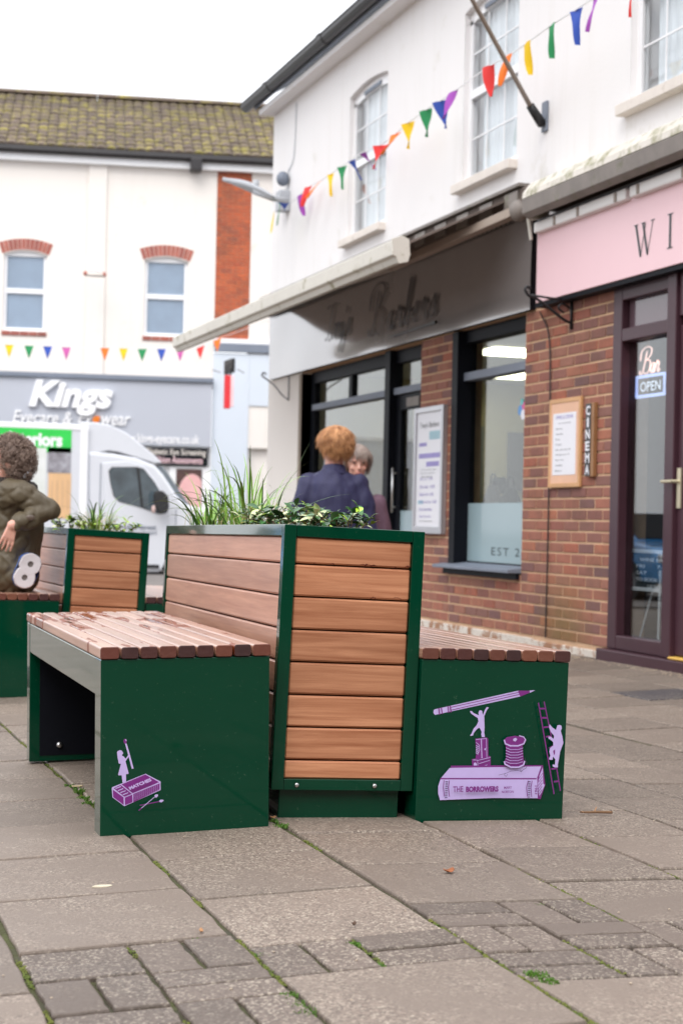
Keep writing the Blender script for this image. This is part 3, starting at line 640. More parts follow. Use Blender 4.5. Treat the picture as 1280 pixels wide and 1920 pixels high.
# ladder
strB(PU, [(0.3513, 0.333), (0.4117, 0.0776)], 9); strB(PU, [(0.3686, 0.3367), (0.3967, 0.2351)], 9); strB(PU, [(0.3896, 0.2069), (0.4041, 0.214)], 6); strB(PU, [(0.4158, 0.1525), (0.4308, 0.0867)], 9)
for a in ([(0.3559, 0.3176), (0.3731, 0.3178)], [(0.3635, 0.2917), (0.3791, 0.2918)], [(0.371, 0.2651), (0.3866, 0.2666)], [(0.3802, 0.2385), (0.3903, 0.2399)], [(0.4011, 0.1479), (0.4167, 0.1493)], [(0.4108, 0.112), (0.4232, 0.1134)]): strB(PU, a, 12)
# climbing figure
addB(LI, [(0.3877, 0.2743), (0.3968, 0.2653), (0.4089, 0.2576), (0.4102, 0.264), (0.4121, 0.271), (0.4176, 0.2725), (0.4247, 0.2704), (0.4266, 0.2634), (0.4239, 0.2549), (0.4294, 0.2388), (0.4335, 0.2212), (0.4293, 0.2099), (0.4245, 0.1965), (0.4223, 0.1789), (0.4192, 0.1613), (0.4197, 0.1521), (0.4095, 0.1521), (0.4031, 0.1556), (0.4036, 0.1606), (0.4099, 0.1599), (0.4107, 0.1746), (0.4025, 0.1831), (0.4022, 0.1736), (0.392, 0.1739), (0.391, 0.1788), (0.3946, 0.1851), (0.3909, 0.1964), (0.392, 0.2062), (0.4025, 0.214), (0.4012, 0.2238), (0.3923, 0.2308), (0.3867, 0.2329), (0.3856, 0.2385), (0.3926, 0.2392), (0.4023, 0.233), (0.4035, 0.2414), (0.3927, 0.2526), (0.3866, 0.2652)])
addB(PU, [(0.4025, 0.1992), (0.4085, 0.2028), (0.4084, 0.1908), (0.4055, 0.1859)])
art(bench_right, 'printed_artwork', L_, [M['lilac'], M['plum'], M['thread']], 'purple print of book, pencil, reel, ladder and two small figures')
def facetext(parent, s, a, b_, c, matl, bold=.0, depth=-.0062, name='printed_lettering', **k):
    """lettering between three face points: a lower left, b_ lower right, c upper left"""
    v, f = text2d(s, bold=bold, **k); xs_ = [p[0] for p in v]; ys_ = [p[1] for p in v]; x0, x1, y0, y1 = min(xs_), max(xs_), min(ys_), max(ys_)
    mb = MB(); mb.add([(a[0]+(b_[0]-a[0])*(p[0]-x0)/(x1-x0)+(c[0]-a[0])*(p[1]-y0)/(y1-y0), depth, a[1]+(b_[1]-a[1])*(p[0]-x0)/(x1-x0)+(c[1]-a[1])*(p[1]-y0)/(y1-y0)) for p in v], f)
    return mb.build(name, matl, parent, fix=False)
NB = -.0006-.00012*len(L_)-.0004
facetext(bench_right, 'THE', *[(0.1025, 0.0836), (0.1327, 0.0848), (0.1017, 0.0995)], M['plum'], bold=.02, depth=NB)
facetext(bench_right, 'BORROWERS', *[(0.1411, 0.0834), (0.2394, 0.0845), (0.1403, 0.0994)], M['plum'], bold=.06, depth=NB)
facetext(bench_right, 'MARY', *[(0.2559, 0.0921), (0.2798, 0.0927), (0.2556, 0.0991)], M['plum'], bold=.02, depth=NB)
facetext(bench_right, 'NORTON', *[(0.2496, 0.0803), (0.2857, 0.0808), (0.2493, 0.0872)], M['plum'], bold=.02, depth=NB)
facetext(bench_right, '1961', *[(0.3587, 0.0771), (0.3575, 0.1009), (0.3509, 0.0771)], M['plum'], bold=.03, depth=NB)
# matchbox print
L_ = []
def strA(c, pts, wpx, closed=False):
    for q in stroke(pts, wpx*pxA, closed): L_.append((c, q))
addB(LI, [(0.0423, 0.2093), (0.0442, 0.2123), (0.0495, 0.2143), (0.0543, 0.2132), (0.0577, 0.2095), (0.0587, 0.2059), (0.0571, 0.2034), (0.0552, 0.2024), (0.0558, 0.2002), (0.06, 0.1978), (0.0639, 0.1932), (0.0652, 0.1918), (0.0716, 0.2009), (0.0739, 0.1995), (0.0729, 0.197), (0.0668, 0.1882), (0.0649, 0.1851), (0.0665, 0.1785), (0.073, 0.1541), (0.0722, 0.1525), (0.0661, 0.1521), (0.0666, 0.1334), (0.0618, 0.1296), (0.0572, 0.1307), (0.0549, 0.1493), (0.0472, 0.1496), (0.0456, 0.1521), (0.0528, 0.1791), (0.0472, 0.1803), (0.0442, 0.1956)])
addB(LI, [(0.0632, 0.231), (0.0674, 0.2309), (0.0762, 0.2015), (0.086, 0.1656), (0.0811, 0.165), (0.0729, 0.196)])
addB(PU, [(0.0591, 0.2376), (0.0607, 0.2424), (0.0648, 0.2431), (0.0674, 0.2397), (0.0674, 0.2341), (0.064, 0.2305), (0.0608, 0.2319)])
addB(LI, [(0.0632, 0.2418), (0.0661, 0.242), (0.0674, 0.2381), (0.0654, 0.2372)])
addB(LI, [(0.0299, 0.1199), (0.0521, 0.1277), (0.1169, 0.1508), (0.1565, 0.1289), (0.1569, 0.1068), (0.0622, 0.0696), (0.0313, 0.094), (0.0293, 0.116)])
addB(PU, [(0.0545, 0.1263), (0.1162, 0.1489), (0.1529, 0.1274), (0.0838, 0.102)])
addB(PU, [(0.0854, 0.1), (0.1546, 0.1247), (0.1546, 0.1088), (0.0855, 0.0787)])
addB(PU, [(0.0322, 0.1136), (0.0599, 0.0926), (0.0606, 0.0732), (0.0332, 0.0949)])
addB(PU, [(0.0634, 0.0917), (0.0825, 0.0985), (0.0832, 0.0794), (0.0638, 0.0724)])
addB(PU, [(0.0344, 0.1176), (0.0521, 0.1251), (0.0812, 0.1008), (0.0622, 0.0944)])
for i in range(4): strA(LI, [(0.0396, 0.1163), (0.0518, 0.1208)] if 0 else [(p[0]+i*38*pxA, p[1]-i*34*pxA) for p in [(0.0396, 0.1167), (0.0521, 0.1209)]], 14)
for i in range(13):
    for j in range(6):
        q = [(p[0]+i*31*pxA, p[1]+(i*12.8-j*17)*pxA) for p in [(0.089, 0.0991), (0.0909, 0.1)]]; strA(LI, q, 4)
strA(PU, [(0.1007, 0.0717), (0.1514, 0.0791)], 14); strA(LI, [(0.0991, 0.0599), (0.1382, 0.0911)], 10); strA(PU, [(0.0982, 0.059), (0.104, 0.0641)], 16)
addB(LI, [(0.1382, 0.0952), (0.1423, 0.0984), (0.1477, 0.0975), (0.148, 0.0939), (0.1435, 0.0899), (0.1392, 0.0908)]); addB(LI, [(0.1504, 0.0808), (0.1546, 0.0838), (0.1615, 0.0831), (0.1628, 0.0811), (0.1579, 0.0771), (0.1523, 0.0774)])
art(bench_left, 'printed_artwork', L_, [M['lilac'], M['plum'], M['thread']], 'purple print of a girl with a match on a matchbox')
facetext(bench_left, 'MATCHES', *[(0.0747, 0.1129), (0.1316, 0.1336), (0.0702, 0.1207)], M['lilac'], bold=.05, depth=-.0006-.00012*len(L_)-.0004)
# ------------------------------------------------------------------ brick helper
def brickmesh(l, h, d, m, c=.003, key={}):
    k = (round(l, 3), h, d, m.name)
    if k not in key: key[k] = MB().cbox(-l/2, l/2, 0, d, -h/2, h/2, c).mesh('brick', m)
    return key[k]
def bricks(parent, y_of, u0, u1, z0, z1, matl, budget, place, pl=.225, ph=.075, d=.03, holes=(), joint=.0145, flemish=False):
    """courses of bricks over a rectangle; place(u,z) -> location; returns leftovers"""
    rest = []; row = 0; z = z0
    while z < z1-.02:
        zt = min(z+ph, z1); h = zt-z-joint; u = u0-(pl/2 if row % 2 else 0)
        while u < u1-.01:
            segs = [(max(u, u0), min(u+pl, u1))]
            for a, b, c, e in holes:
                if z < e-.01 and zt > c+.01:
                    ns = []
                    for s0, s1 in segs:
                        if b <= s0 or a >= s1: ns.append((s0, s1))
                        else:
                            if a > s0: ns.append((s0, a))
                            if b < s1: ns.append((b, s1))
                    segs = ns
            for s0, s1 in segs:
                l = s1-s0-joint
                if l < .02 or h < .02: continue
                rest.append(((s0+s1)/2, (z+zt)/2, l, h))
            u += pl
        z += ph; row += 1
    return rest

# ------------------------------------------------------------------ the white terrace with the two shops
WX = 5.05
YF, YN = 17.68, 4.0        # far corner, near end (out of frame)
shop = thing('shop_building', 'white rendered two storey building with brick shopfronts on the right', 'building', (WX, 9.5, 0))
def inv(o): return (-WX, -9.5, 0)
def sb(mb, name, m, bevel=0, smooth=False, label=None, parent=None):
    o = mb.build(name, m, parent or shop, bevel=bevel, smooth=smooth, label=label); 
    if parent is None or parent is shop: o.location = inv(0)
    return o
WIN = [(13.99, 15.05), (11.17, 12.21), (8.37, 9.44), (5.6, 6.65)]
WZ0, WZ1 = 3.565, 4.93
# upper wall: panels around the openings, with shallow arched heads
def arch_top(y, a, b): t = (y-a)/(b-a)*2-1; return WZ1+.05*(1-t*t)
u = MB(); ycur = YN; TH_ = .3
for a, b in sorted(WIN):
    u.box(WX, WX+TH_, ycur, a, 3.0, 5.42); ycur = b
    u.box(WX, WX+TH_, a, b, 3.0, WZ0-.07)
    n = 10
    for i in range(n):
        y0, y1 = a+(b-a)*i/n, a+(b-a)*(i+1)/n
        z0, z1 = arch_top(y0, a, b), arch_top(y1, a, b)
        u.add([(WX, y0, z0), (WX, y1, z1), (WX, y1, 5.42), (WX, y0, 5.42), (WX+TH_, y0, z0), (WX+TH_, y1, z1), (WX+TH_, y1, 5.42), (WX+TH_, y0, 5.42)],
              [(0, 1, 2, 3), (4, 5, 6, 7), (0, 1, 5, 4)])
u.box(WX, WX+TH_, ycur, YF, 3.0, 5.42)
sb(u, 'wall', M['render_white'])
e = MB(); e.box(WX+TH_, WX+9, YF-.25, YF, -.2, 5.42); e.box(WX+.003, WX+TH_, 17.52, YF-.003, -.2, 3.0); sb(e, 'gable_wall', M['render_cream'])
for a, b in WIN:
    sb(MB().box(WX-.075, WX+.11, a-.02, b+.37 if 0 else b+.06, WZ0-.075, WZ0-.004), 'window_sill', M['stone_cream'], bevel=.006)
    f = MB(); X0, X1 = WX+.05, WX+.10; fz = WZ1+.09; w_ = .055
    # frame follows the arch
    n = 10
    for i in range(n):
        y0, y1 = a+(b-a)*i/n, a+(b-a)*(i+1)/n; z0, z1 = arch_top(y0, a, b)-.001, arch_top(y1, a, b)-.001
        f.add([(X0, y0, z0-w_*1.7), (X0, y1, z1-w_*1.7), (X0, y1, z1), (X0, y0, z0), (X1, y0, z0-w_*1.7), (X1, y1, z1-w_*1.7), (X1, y1, z1), (X1, y0, z0)], [(0,1,2,3), (0,1,5,4), (4,5,6,7), (2, 3, 7, 6)])
    f.box(X0, X1, a, a+w_, WZ0, WZ1-.06); f.box(X0, X1, b-w_, b, WZ0, WZ1-.06); f.box(X0, X1, a+w_, b-w_, WZ0, WZ0+w_)
    fr = sb(f, 'window_frame', M['white'])
    mz = 4.27
    def wp(mb, nm, mt, bv=0, sm=False):
        o = mb.build(nm, mt, fr, bevel=bv, smooth=sm); return o
    wp(MB().box(X0-.008, X1-.01, a+w_, b-w_, mz-.035, mz+.035), 'meeting_rail', M['white'], .004)
    wp(MB().box(X0+.02, X0+.026, a+w_, b-w_, WZ0+w_, mz-.035), 'pane', M['glass'])
    wp(MB().box(X0+.02, X0+.026, a+w_, b-w_, mz+.035, WZ1-.05), 'pane', M['glass'])
    for z in (3.92, 4.6): wp(MB().box(X0+.012, X0+.019, a+w_, b-w_, z-.006, z+.006), 'glazing_bar', M['white'])
    for y in (a+(b-a)*.36, a+(b-a)*.68):
        wp(MB().box(X0+.0122, X0+.0188, y-.006, y+.006, WZ0+w_, mz-.036), 'glazing_bar', M['white']); wp(MB().box(X0+.0122, X0+.0188, y-.006, y+.006, mz+.036, WZ1-.05), 'glazing_bar', M['white'])
    wp(MB().box(X0-.012, X0-.0005, a+.3, b-.3, WZ1-.04, WZ1-.005), 'vent', M['slate'])
    cu = MB(); n = 70; pts = [(WX+.125+.012*math.sin(i*1.1)+.005*math.sin(i*2.7), a+(b-a)*i/n) for i in range(n+1)]
    cu.add([(x, y, z) for z in (WZ0, WZ1+.06) for x, y in pts], [(i, i+1, n+2+i, n+1+i) for i in range(n) if pts[i][1] < b-.16])
    wp(cu, 'curtain', M['curtain'], sm=True)
    bk = MB(); bk.box(WX+.9, WX+.95, a-.5, b+.5, 3.2, 5.3); wp(bk, 'room_wall', M['curtain'])
# eaves
sb(MB().box(WX-.16, WX+.02, YN, YF+.06, 5.36, 5.42), 'soffit', M['render_white'], bevel=.005)
gp = []
for i in range(9): t = math.pi*i/8; gp.append((WX-.235-.06*math.cos(t), 5.52-.075*math.sin(t)))
gp += [(WX-.165, 5.535), (WX-.305, 5.535)]
sb(MB().prism(gp, YN, YF+.35, lambda p, a: (p[0], a, p[1])), 'gutter', M['gutter'])
for y in (17.0, 15.1, 13.3, 11.4): sb(MB().prism([(p[0]+(p[0]-WX+.235)*.1, p[1]+(p[1]-5.5)*.12) for p in gp], y, y+.12, lambda p, a: (p[0], a, p[1])), 'gutter_bracket', M['gutter'])
rf = MB(); rf.add([(WX-.2, YN, 5.5), (WX-.2, YF+.1, 5.5), (WX+4, YF+.1, 8), (WX+4, YN, 8), (WX-.2, YN, 5.42), (WX-.2, YF+.1, 5.42)], [(0, 1, 2, 3), (0, 1, 5, 4)])
sb(rf, 'roof', M['slate'])
cab = MB().tube(spline([(WX-.012, 17.06, 4.42), (WX-.012, 17.06, 4.6), (WX-.01, 16.85, 4.75), (WX-.01, 16.8, 5.3)]), .005, 6); sb(cab, 'wall_cable', M['lamp_grey'])

# lower storey: mortar core with openings, bricks proud of it
ZT = 2.95
OP1 = (13.02, 16.41); OP2 = (10.945, 12.31); OP3 = (YN, 9.587)
core = MB()
core.box(WX+.006, WX+.26, OP2[1], OP1[0], -.15, ZT); core.box(WX+.006, WX+.26, OP3[1], OP2[0], -.15, ZT)
core.box(WX+.006, WX+.26, OP2[0], OP2[1], -.15, .50); core.box(WX+.006, WX+.3, OP2[0], OP2[1], 2.405, ZT); core.box(WX+.006, WX+.3, OP1[0], OP1[1], 2.40, ZT); core.box(WX+.006, WX+.3, OP3[0], OP3[1], 2.40, ZT)
core.box(WX+.008, WX+.26, OP1[0]+.4, OP1[1], -.15, .10)
sb(core, 'brickwork_core', M['mortar'])
BZ0 = .075
lst = []
lst += bricks(None, None, OP3[1], OP2[0], BZ0, 2.42, None, 0, None)
lst += bricks(None, None, OP2[0], OP2[1], BZ0, .50, None, 0, None)
lst += bricks(None, None, OP2[1], OP1[0]+.0, BZ0, 2.42, None, 0, None)
lst.sort(key=lambda q: (q[0]//1.4, q[0] > 12.3 and q[1] < .6, -q[1]))
visible = [q for q in lst]
jr = random.Random(11)
for i, (y, z, l, h) in enumerate(visible[:297]):
    me = brickmesh(.214, .064, .03, M['brick'])
    inst('brick', me, shop, (0+jr.uniform(-.002, .002), y-9.5, z), (0, 0, R_(-90)+jr.uniform(-.004, .004)), (l/.214, 1, h/.064))
st = MB()
for y, z, l, h in visible[297:]: st.cbox(WX-.001+jr.uniform(0, .003), WX+.02, y-l/2, y+l/2, z-h/2, z+h/2, .003)
tag(sb(st, 'brick', M['brick']), kind='stuff')
bs = MB(); bs.box(WX-.012, WX+.006, 9.60, 10.7, -.12, .05); bs.box(WX-.01, WX+.006, 10.7, 13.0, -.12, .06)
sb(bs, 'base_course', mat('flaking_painted_base', S(214, 206, 196), rough=.9, var=.12, scale=8, bump=.4, dirt=(S(158, 118, 92), 7, .5, .58)), bevel=.006)
sb(MB().box(WX-.004, WX+.3, OP1[1], 17.5, -.2, 2.99), 'pilaster', M['render_cream'], bevel=.005)
sb(MB().box(WX-.006, WX+.12, 16.41, 16.5, -.2, 2.39), 'pilaster_edge', mat('grey_brown_edge', S(150, 136, 122), rough=.8), bevel=.003)
# barber shopfront frames (recessed)
FX0, FX1 = WX+.10, WX+.16
def frame(y0, y1, z0, z1, nm='shopfront_frame', m='black', x0=FX0, x1=FX1): return sb(MB().box(x0, x1, y0, y1, z0, z1), nm, M[m], bevel=.004)
frame(16.28, 16.41, -.05, 2.40); frame(13.86, 13.99, -.05, 2.40, x0=FX0-.07); frame(13.02, 13.08, -.05, 2.40)
frame(13.08, 13.86, 2.0, 2.06, 'transom_rail', m='slate', x0=FX0-.03); frame(13.99, 16.28, 2.0, 2.06, 'transom_rail', m='slate', x0=FX0-.03)
frame(13.08, 16.28, 2.28, 2.399, 'head_rail', x0=FX0-.01); frame(13.99, 16.28, -.05, .32, 'stall_riser')
frame(15.1, 15.2, 2.061, 2.279)
for y0, y1 in ((15.2, 16.28), (13.99, 15.1), (13.08, 13.86)): sb(MB().box(FX0+.03, FX0+.036, y0, y1, 2.06, 2.28), 'transom_pane', M['glass_room'])
sb(MB().box(FX0+.03, FX0+.036, 13.99, 16.28, .32, 2.0), 'window_pane', M['glass_room'])
sb(MB().box(FX0+.05, FX0+.055, 15.35, 16.1, 1.1, 1.72), 'window_poster', mat('blue_white_poster', S(196, 208, 228), rough=.5, var=.2, scale=4, bump=0))
# barber door
dr = sb(MB().box(FX0, FX1-.01, 13.74, 13.855, -.03, 1.99).box(FX0, FX1-.01, 13.085, 13.16, -.03, 1.99).box(FX0, FX1-.01, 13.16, 13.74, 1.86, 1.99).box(FX0, FX1-.01, 13.16, 13.74, -.03, .12), 'door', M['black'], bevel=.003)
MB().box(FX0+.02, FX0+.026, 13.16, 13.74, .12, 1.86).build('door_pane', M['glass_room'], dr)
MB().box(FX0+.012, FX0+.0145, 13.17, 13.73, .12, .97).build('frosted_strip', M['frost'], dr)
MB().tube([(FX0-.05, 13.78, .95), (FX0-.05, 13.78, 1.35)], .012, 8).tube([(FX0-.05, 13.78, 1.0), (FX0, 13.78, 1.0)], .008).tube([(FX0-.05, 13.78, 1.3), (FX0, 13.78, 1.3)], .008).build('door_handle', M['steel'], dr, smooth=True)
MB().box(FX0-.004, FX0-.0005, 13.3, 13.6, 1.88, 1.96).build('number_plate', M['awn_grey'], dr)
# window 2
frame(12.2, 12.32, .53, 2.395, x0=WX-.006); frame(10.95, 12.2, 2.0, 2.065, 'transom_rail', m='slate', x0=FX0-.05); frame(10.95, 12.2, 2.30, 2.40, 'head_rail', x0=FX0-.04); frame(10.95, 10.99, .53, 2.4)
frame(10.99, 12.2, .53, .57, 'bottom_rail')
sb(MB().box(FX0+.02, FX0+.026, 10.99, 12.2, .57, 2.0), 'window_pane', M['glass_room']); sb(MB().box(FX0+.02, FX0+.026, 10.99, 12.2, 2.065, 2.30), 'transom_pane', M['glass_room'])
fz = (5.15, 11.6225, 1.0275)[2]
fro = sb(MB().box(FX0+.012, FX0+.0145, 10.99, 12.2, .57, fz), 'frosted_strip', M['frost'])
a_, b_ = (5.15, 11.7228, 0.6251), (5.15, 11.0098, 0.6433)
tm = MB(); textfit(tm, 'EST 2003', a_[1], a_[1]-.86, a_[2]-.0, a_[2]+.062, wallfn(FX0+.011), bold=.0, spacing=1.25); sb(tm, 'window_lettering', M['signtext'])
sl_ = MB(); sl_.prism([(WX-.10, .51), (WX-.10, .535), (WX+.11, .56), (WX+.11, .51)], 10.95, 12.42, lambda p, a: (p[0], a, p[1]))
sb(sl_, 'stone_sill', M['slate'], bevel=.004); sb(MB().box(WX-.03, WX+.0, 10.96, 12.36, .465, .509), 'sill_board', M['black'])
# interior of the barber shop
for q0, q1, z0_, z1_, nm_, mm_ in ((6.5, 7.3, 1.15, 1.95, 'mirror', S(150, 156, 158)), (7.6, 8.3, 1.25, 1.9, 'wall_picture', S(96, 92, 104)), (6.3, 8.6, .8, .86, 'wall_shelf', S(60, 50, 44)), (6.4, 6.46, 1.0, 2.1, 'wall_picture', S(70, 66, 62))):
    sb(MB().box(q0, q1, 16.86, 16.895, z0_, z1_), nm_, mat('interior_'+nm_, mm_, rough=.3, var=.3, scale=5, bump=0), bevel=.004)
rm = MB(); 
X0, X1, Y0, Y1, Z0, Z1 = WX+.35, 9.6, 10.4, 16.9, .02, 2.43
rm.add([(X0, Y0, Z0), (X1, Y0, Z0), (X1, Y1, Z0), (X0, Y1, Z0)], [(0, 1, 2, 3)]); sb(rm, 'shop_floor', M['floor_in'])
for q, nm in (([(X1, Y0, Z0), (X1, Y1, Z0), (X1, Y1, Z1), (X1, Y0, Z1)], 'back_wall'), ([(X0, Y1, Z0), (X1, Y1, Z0), (X1, Y1, Z1), (X0, Y1, Z1)], 'side_wall'), ([(X0, Y0, Z0), (X1, Y0, Z0), (X1, Y0, Z1), (X0, Y0, Z1)], 'side_wall')):
    m_ = MB(); m_.add(q, [(0, 1, 2, 3)]); sb(m_, nm, M['wall_in'])
m_ = MB(); m_.add([(X0, Y0, Z1), (X1, Y0, Z1), (X1, Y1, Z1), (X0, Y1, Z1)], [(0, 1, 2, 3)]); sb(m_, 'shop_ceiling', M['poster_white'])
for lx, ly in ((7.1, 15.85), (6.2, 13.7), (8.4, 13.6)):
    sb(MB().box(lx-.3, lx+.3, ly-.3, ly+.3, Z1-.012, Z1-.004), 'ceiling_light', M['panel_light'])
sb(MB().box(8.6, 9.5, 13.5, 16.8, .3, 1.1), 'counter', mat('pale_counter', S(206, 202, 196), rough=.5))
sb(MB().box(9.45, 9.55, 12.2, 16.5, 1.2, 2.0), 'mirror', mat('shop_mirror', (.5, .5, .5), rough=.05, metal=1, bump=0))

fc_ = (5.115, 11.2105, 1.7167)
for i, (dy, dz, cc, rr_) in enumerate(((0, .03, S(220, 90, 150), .035), (.05, 0, S(90, 150, 210), .04), (-.05, -.0, S(240, 150, 170), .035), (0, -.035, S(230, 230, 240), .04), (.02, .06, S(90, 190, 190), .025))):
    sb(MB().tube([(FX0+.017-.0002*i, fc_[1]+dy, fc_[2]+dz), (FX0+.0165-.0002*i, fc_[1]+dy, fc_[2]+dz)], rr_, 9), 'flower_sticker', mat('sticker_petal', cc, rough=.5, bump=0))
tb_ = thing('side_table', 'pale side table inside the barber window carrying dark bags', 'table', (5.75, 12.9, .02))
cb_ = lambda mb, nm, m, **k: mb.build(nm, m, tb_, **k)
cb_(MB().box(-.25, .3, -.6, .6, .95, .98), 'table_top', M['poster_white'], bevel=.004)
for x, y in ((-.2, -.55), (.25, -.55), (-.2, .55), (.25, .55)): cb_(MB().tube([(x, y, 0), (x, y, .95)], .015, 8), 'leg', M['alu'])
for nm, x, y, w_, h_, lab in (('handbag', 5.72, 12.62, .17, .17, 'black slouched bag on the side table inside the barber window'), ('handbag', 5.76, 13.08, .16, .19, 'grey slouched bag on the side table inside the barber window, left of the black one')):
    t_ = thing(nm, lab, 'bag', (x, y, 1.0)); rg = []
    for j in range(7):
        q = j/6; ww = w_*(1-.55*q**1.6); rg.append([(.09*(1-.6*q)*math.cos(a*math.pi/8), ww*math.sin(a*math.pi/8)*(1+.08*math.sin(a*2.3)), h_*q+.012*math.sin(a*1.7)) for a in range(16)])
    MB().rings(rg).build('bag_body', M['black'] if 'black' in lab[:6] else mat('grey_bag_cloth', S(96, 92, 94), rough=.8, var=.3), t_, smooth=True)
    MB().tube(spline([(0, -w_*.4, h_*.9), (0, -w_*.25, h_*1.5), (0, w_*.25, h_*1.5), (0, w_*.4, h_*.9)]), .009, 6).build('bag_handle', M['black'], t_, smooth=True)
for k2, (x, y) in enumerate(((6.9, 14.9), (6.9, 16.1))):
    t_ = thing('barber_chair', ('black barber chair deep in the shop seen through the right hand window' if k2 == 0 else 'black barber chair farther left inside the barber shop'), 'chair', (x, y, .02))
    MB().tube([(0, 0, 0), (0, 0, .04)], .28, 18).tube([(0, 0, .04), (0, 0, .42)], .05, 10).build('pedestal', M['alu'], t_)
    MB().box(-.27, .27, -.27, .27, .42, .55).build('seat', M['black'], t_, bevel=.04); MB().box(.2, .32, -.25, .25, .56, 1.15).build('backrest', M['black'], t_, bevel=.04); MB().box(.22, .30, -.13, .13, 1.17, 1.35).build('headrest', M['black'], t_, bevel=.03)
    for s_ in (-1, 1): MB().box(-.2, .25, s_*.30-.03, s_*.30+.03, .66, .72).build('armrest', M['black'], t_, bevel=.015)

# second shop: plum frames and door
PX0, PX1 = WX-.01, WX+.10
def pf(y0, y1, z0, z1, nm='plum_frame', x0=PX0, x1=PX1, m='purple', bv=.008): return sb(MB().box(x0, x1, y0, y1, z0, z1), nm, M[m], bevel=bv)
pf(9.465, 9.585, .08, 2.40); pf(8.75, 8.86, .08, 2.40, x0=PX0-.02); pf(8.86, 9.465, 2.31, 2.40, 'head_rail'); pf(8.86, 9.465, 2.045, 2.13, 'transom_rail'); pf(8.86, 9.465, .08, .17, 'bottom_rail')
pf(8.875, 9.455, 2.13, 2.31, 'transom_panel', x0=WX+.04, x1=WX+.06, m='purplepanel', bv=0)
pf(8.0, 9.62, -.10, .078, 'threshold', x0=WX-.07); pf(8.2, 8.74, .0785, .095, 'brass_strip', x0=WX-.05, x1=WX+.02, m='yellow')
sb(MB().box(WX+.05, WX+.056, 8.86, 9.465, .17, 2.045), 'door_side_pane', M['glass_dark'])
dl = pf(8.62, 8.745, .10, 2.08, 'door', x0=WX+.0); MB().box(WX+.001, WX+.099, 7.9, 8.03, .10, 2.08).box(WX+.001, WX+.099, 8.03, 8.62, .1, .3).box(WX+.001, WX+.099, 8.03, 8.62, 1.95, 2.08).build('door_rail', M['purple'], dl, bevel=.005)
MB().box(WX+.05, WX+.056, 8.03, 8.62, .3, 1.95).build('door_pane', M['glass_room'], dl)
hb = MB(); hb.box(WX-.012, WX-.0005, 8.69, 8.735, .98, 1.22); hb.tube([(WX-.012, 8.712, 1.14), (WX-.06, 8.712, 1.14), (WX-.06, 8.83, 1.14)], .011, 8); hb.build('door_handle', mat('brushed_brass_handle', S(214, 204, 176), rough=.3, metal=.6, bump=0), dl, bevel=.003)
pf(8.0, 8.75, 2.13, 2.40, 'head_rail', x0=PX0)
pf(YN, 7.9, .08, 2.4, 'shopfront_panel', x0=PX0)
X0, X1, Y0, Y1 = WX+.27, 9.0, 5.0, 10.3
for q, nm, mt in (([(X0, Y0, .05), (X1, Y0, .05), (X1, Y1, .05), (X0, Y1, .05)], 'shop_floor', 'floor_in'), ([(X1, Y0, 0), (X1, Y1, 0), (X1, Y1, 2.6), (X1, Y0, 2.6)], 'back_wall', 'floor_in'), ([(X0, Y1, 0), (X1, Y1, 0), (X1, Y1, 2.6), (X0, Y1, 2.6)], 'side_wall', 'floor_in'), ([(X0, Y0, 0), (X1, Y0, 0), (X1, Y0, 2.6), (X0, Y0, 2.6)], 'side_wall', 'floor_in'), ([(X0, Y0, 2.6), (X1, Y0, 2.6), (X1, Y1, 2.6), (X0, Y1, 2.6)], 'shop_ceiling', 'slate')):
    m_ = MB(); m_.add(q, [(0, 1, 2, 3)]); sb(m_, nm, M[mt])

# ------------------------------------------------------------------ shop signs
SX = WX-.05
sg = thing('fascia_sign', 'dark glossy fascia sign with cursive lettering above the barber windows', 'shop sign', (SX, 14.2, 2.4))
def loc_to(o, p): return (-p[0], -p[1], -p[2])
def cb(mb, name, m, par, bevel=0, smooth=False, label=None):
    o = mb.build(name, m, par, bevel=bevel, smooth=smooth, label=label); o.location = tuple(-c for c in par.location); return o
pn = MB(); n = 60
for i in range(n):       # a thin sheet with slight dents, so that reflections wander
    pass
vs = []; nz = 10
for j in range(nz+1):
    for i in range(n+1):
        y = 10.77+(17.5-10.77)*i/n; z = 2.402+(3.08-2.402)*j/nz
        vs.append((SX-.012*noise.noise(Vector((y*.9, z*1.6, 3.1))), y, z))
pn.add(vs, [(j*(n+1)+i, j*(n+1)+i+1, (j+1)*(n+1)+i+1, (j+1)*(n+1)+i) for j in range(nz) for i in range(n)])
cb(pn, 'sign_panel', M['fascia_steel'], sg, smooth=True)
cb(MB().box(SX+.012, WX-.001, 10.78, 17.495, 2.404, 3.078), 'sign_backing', M['black'], sg)
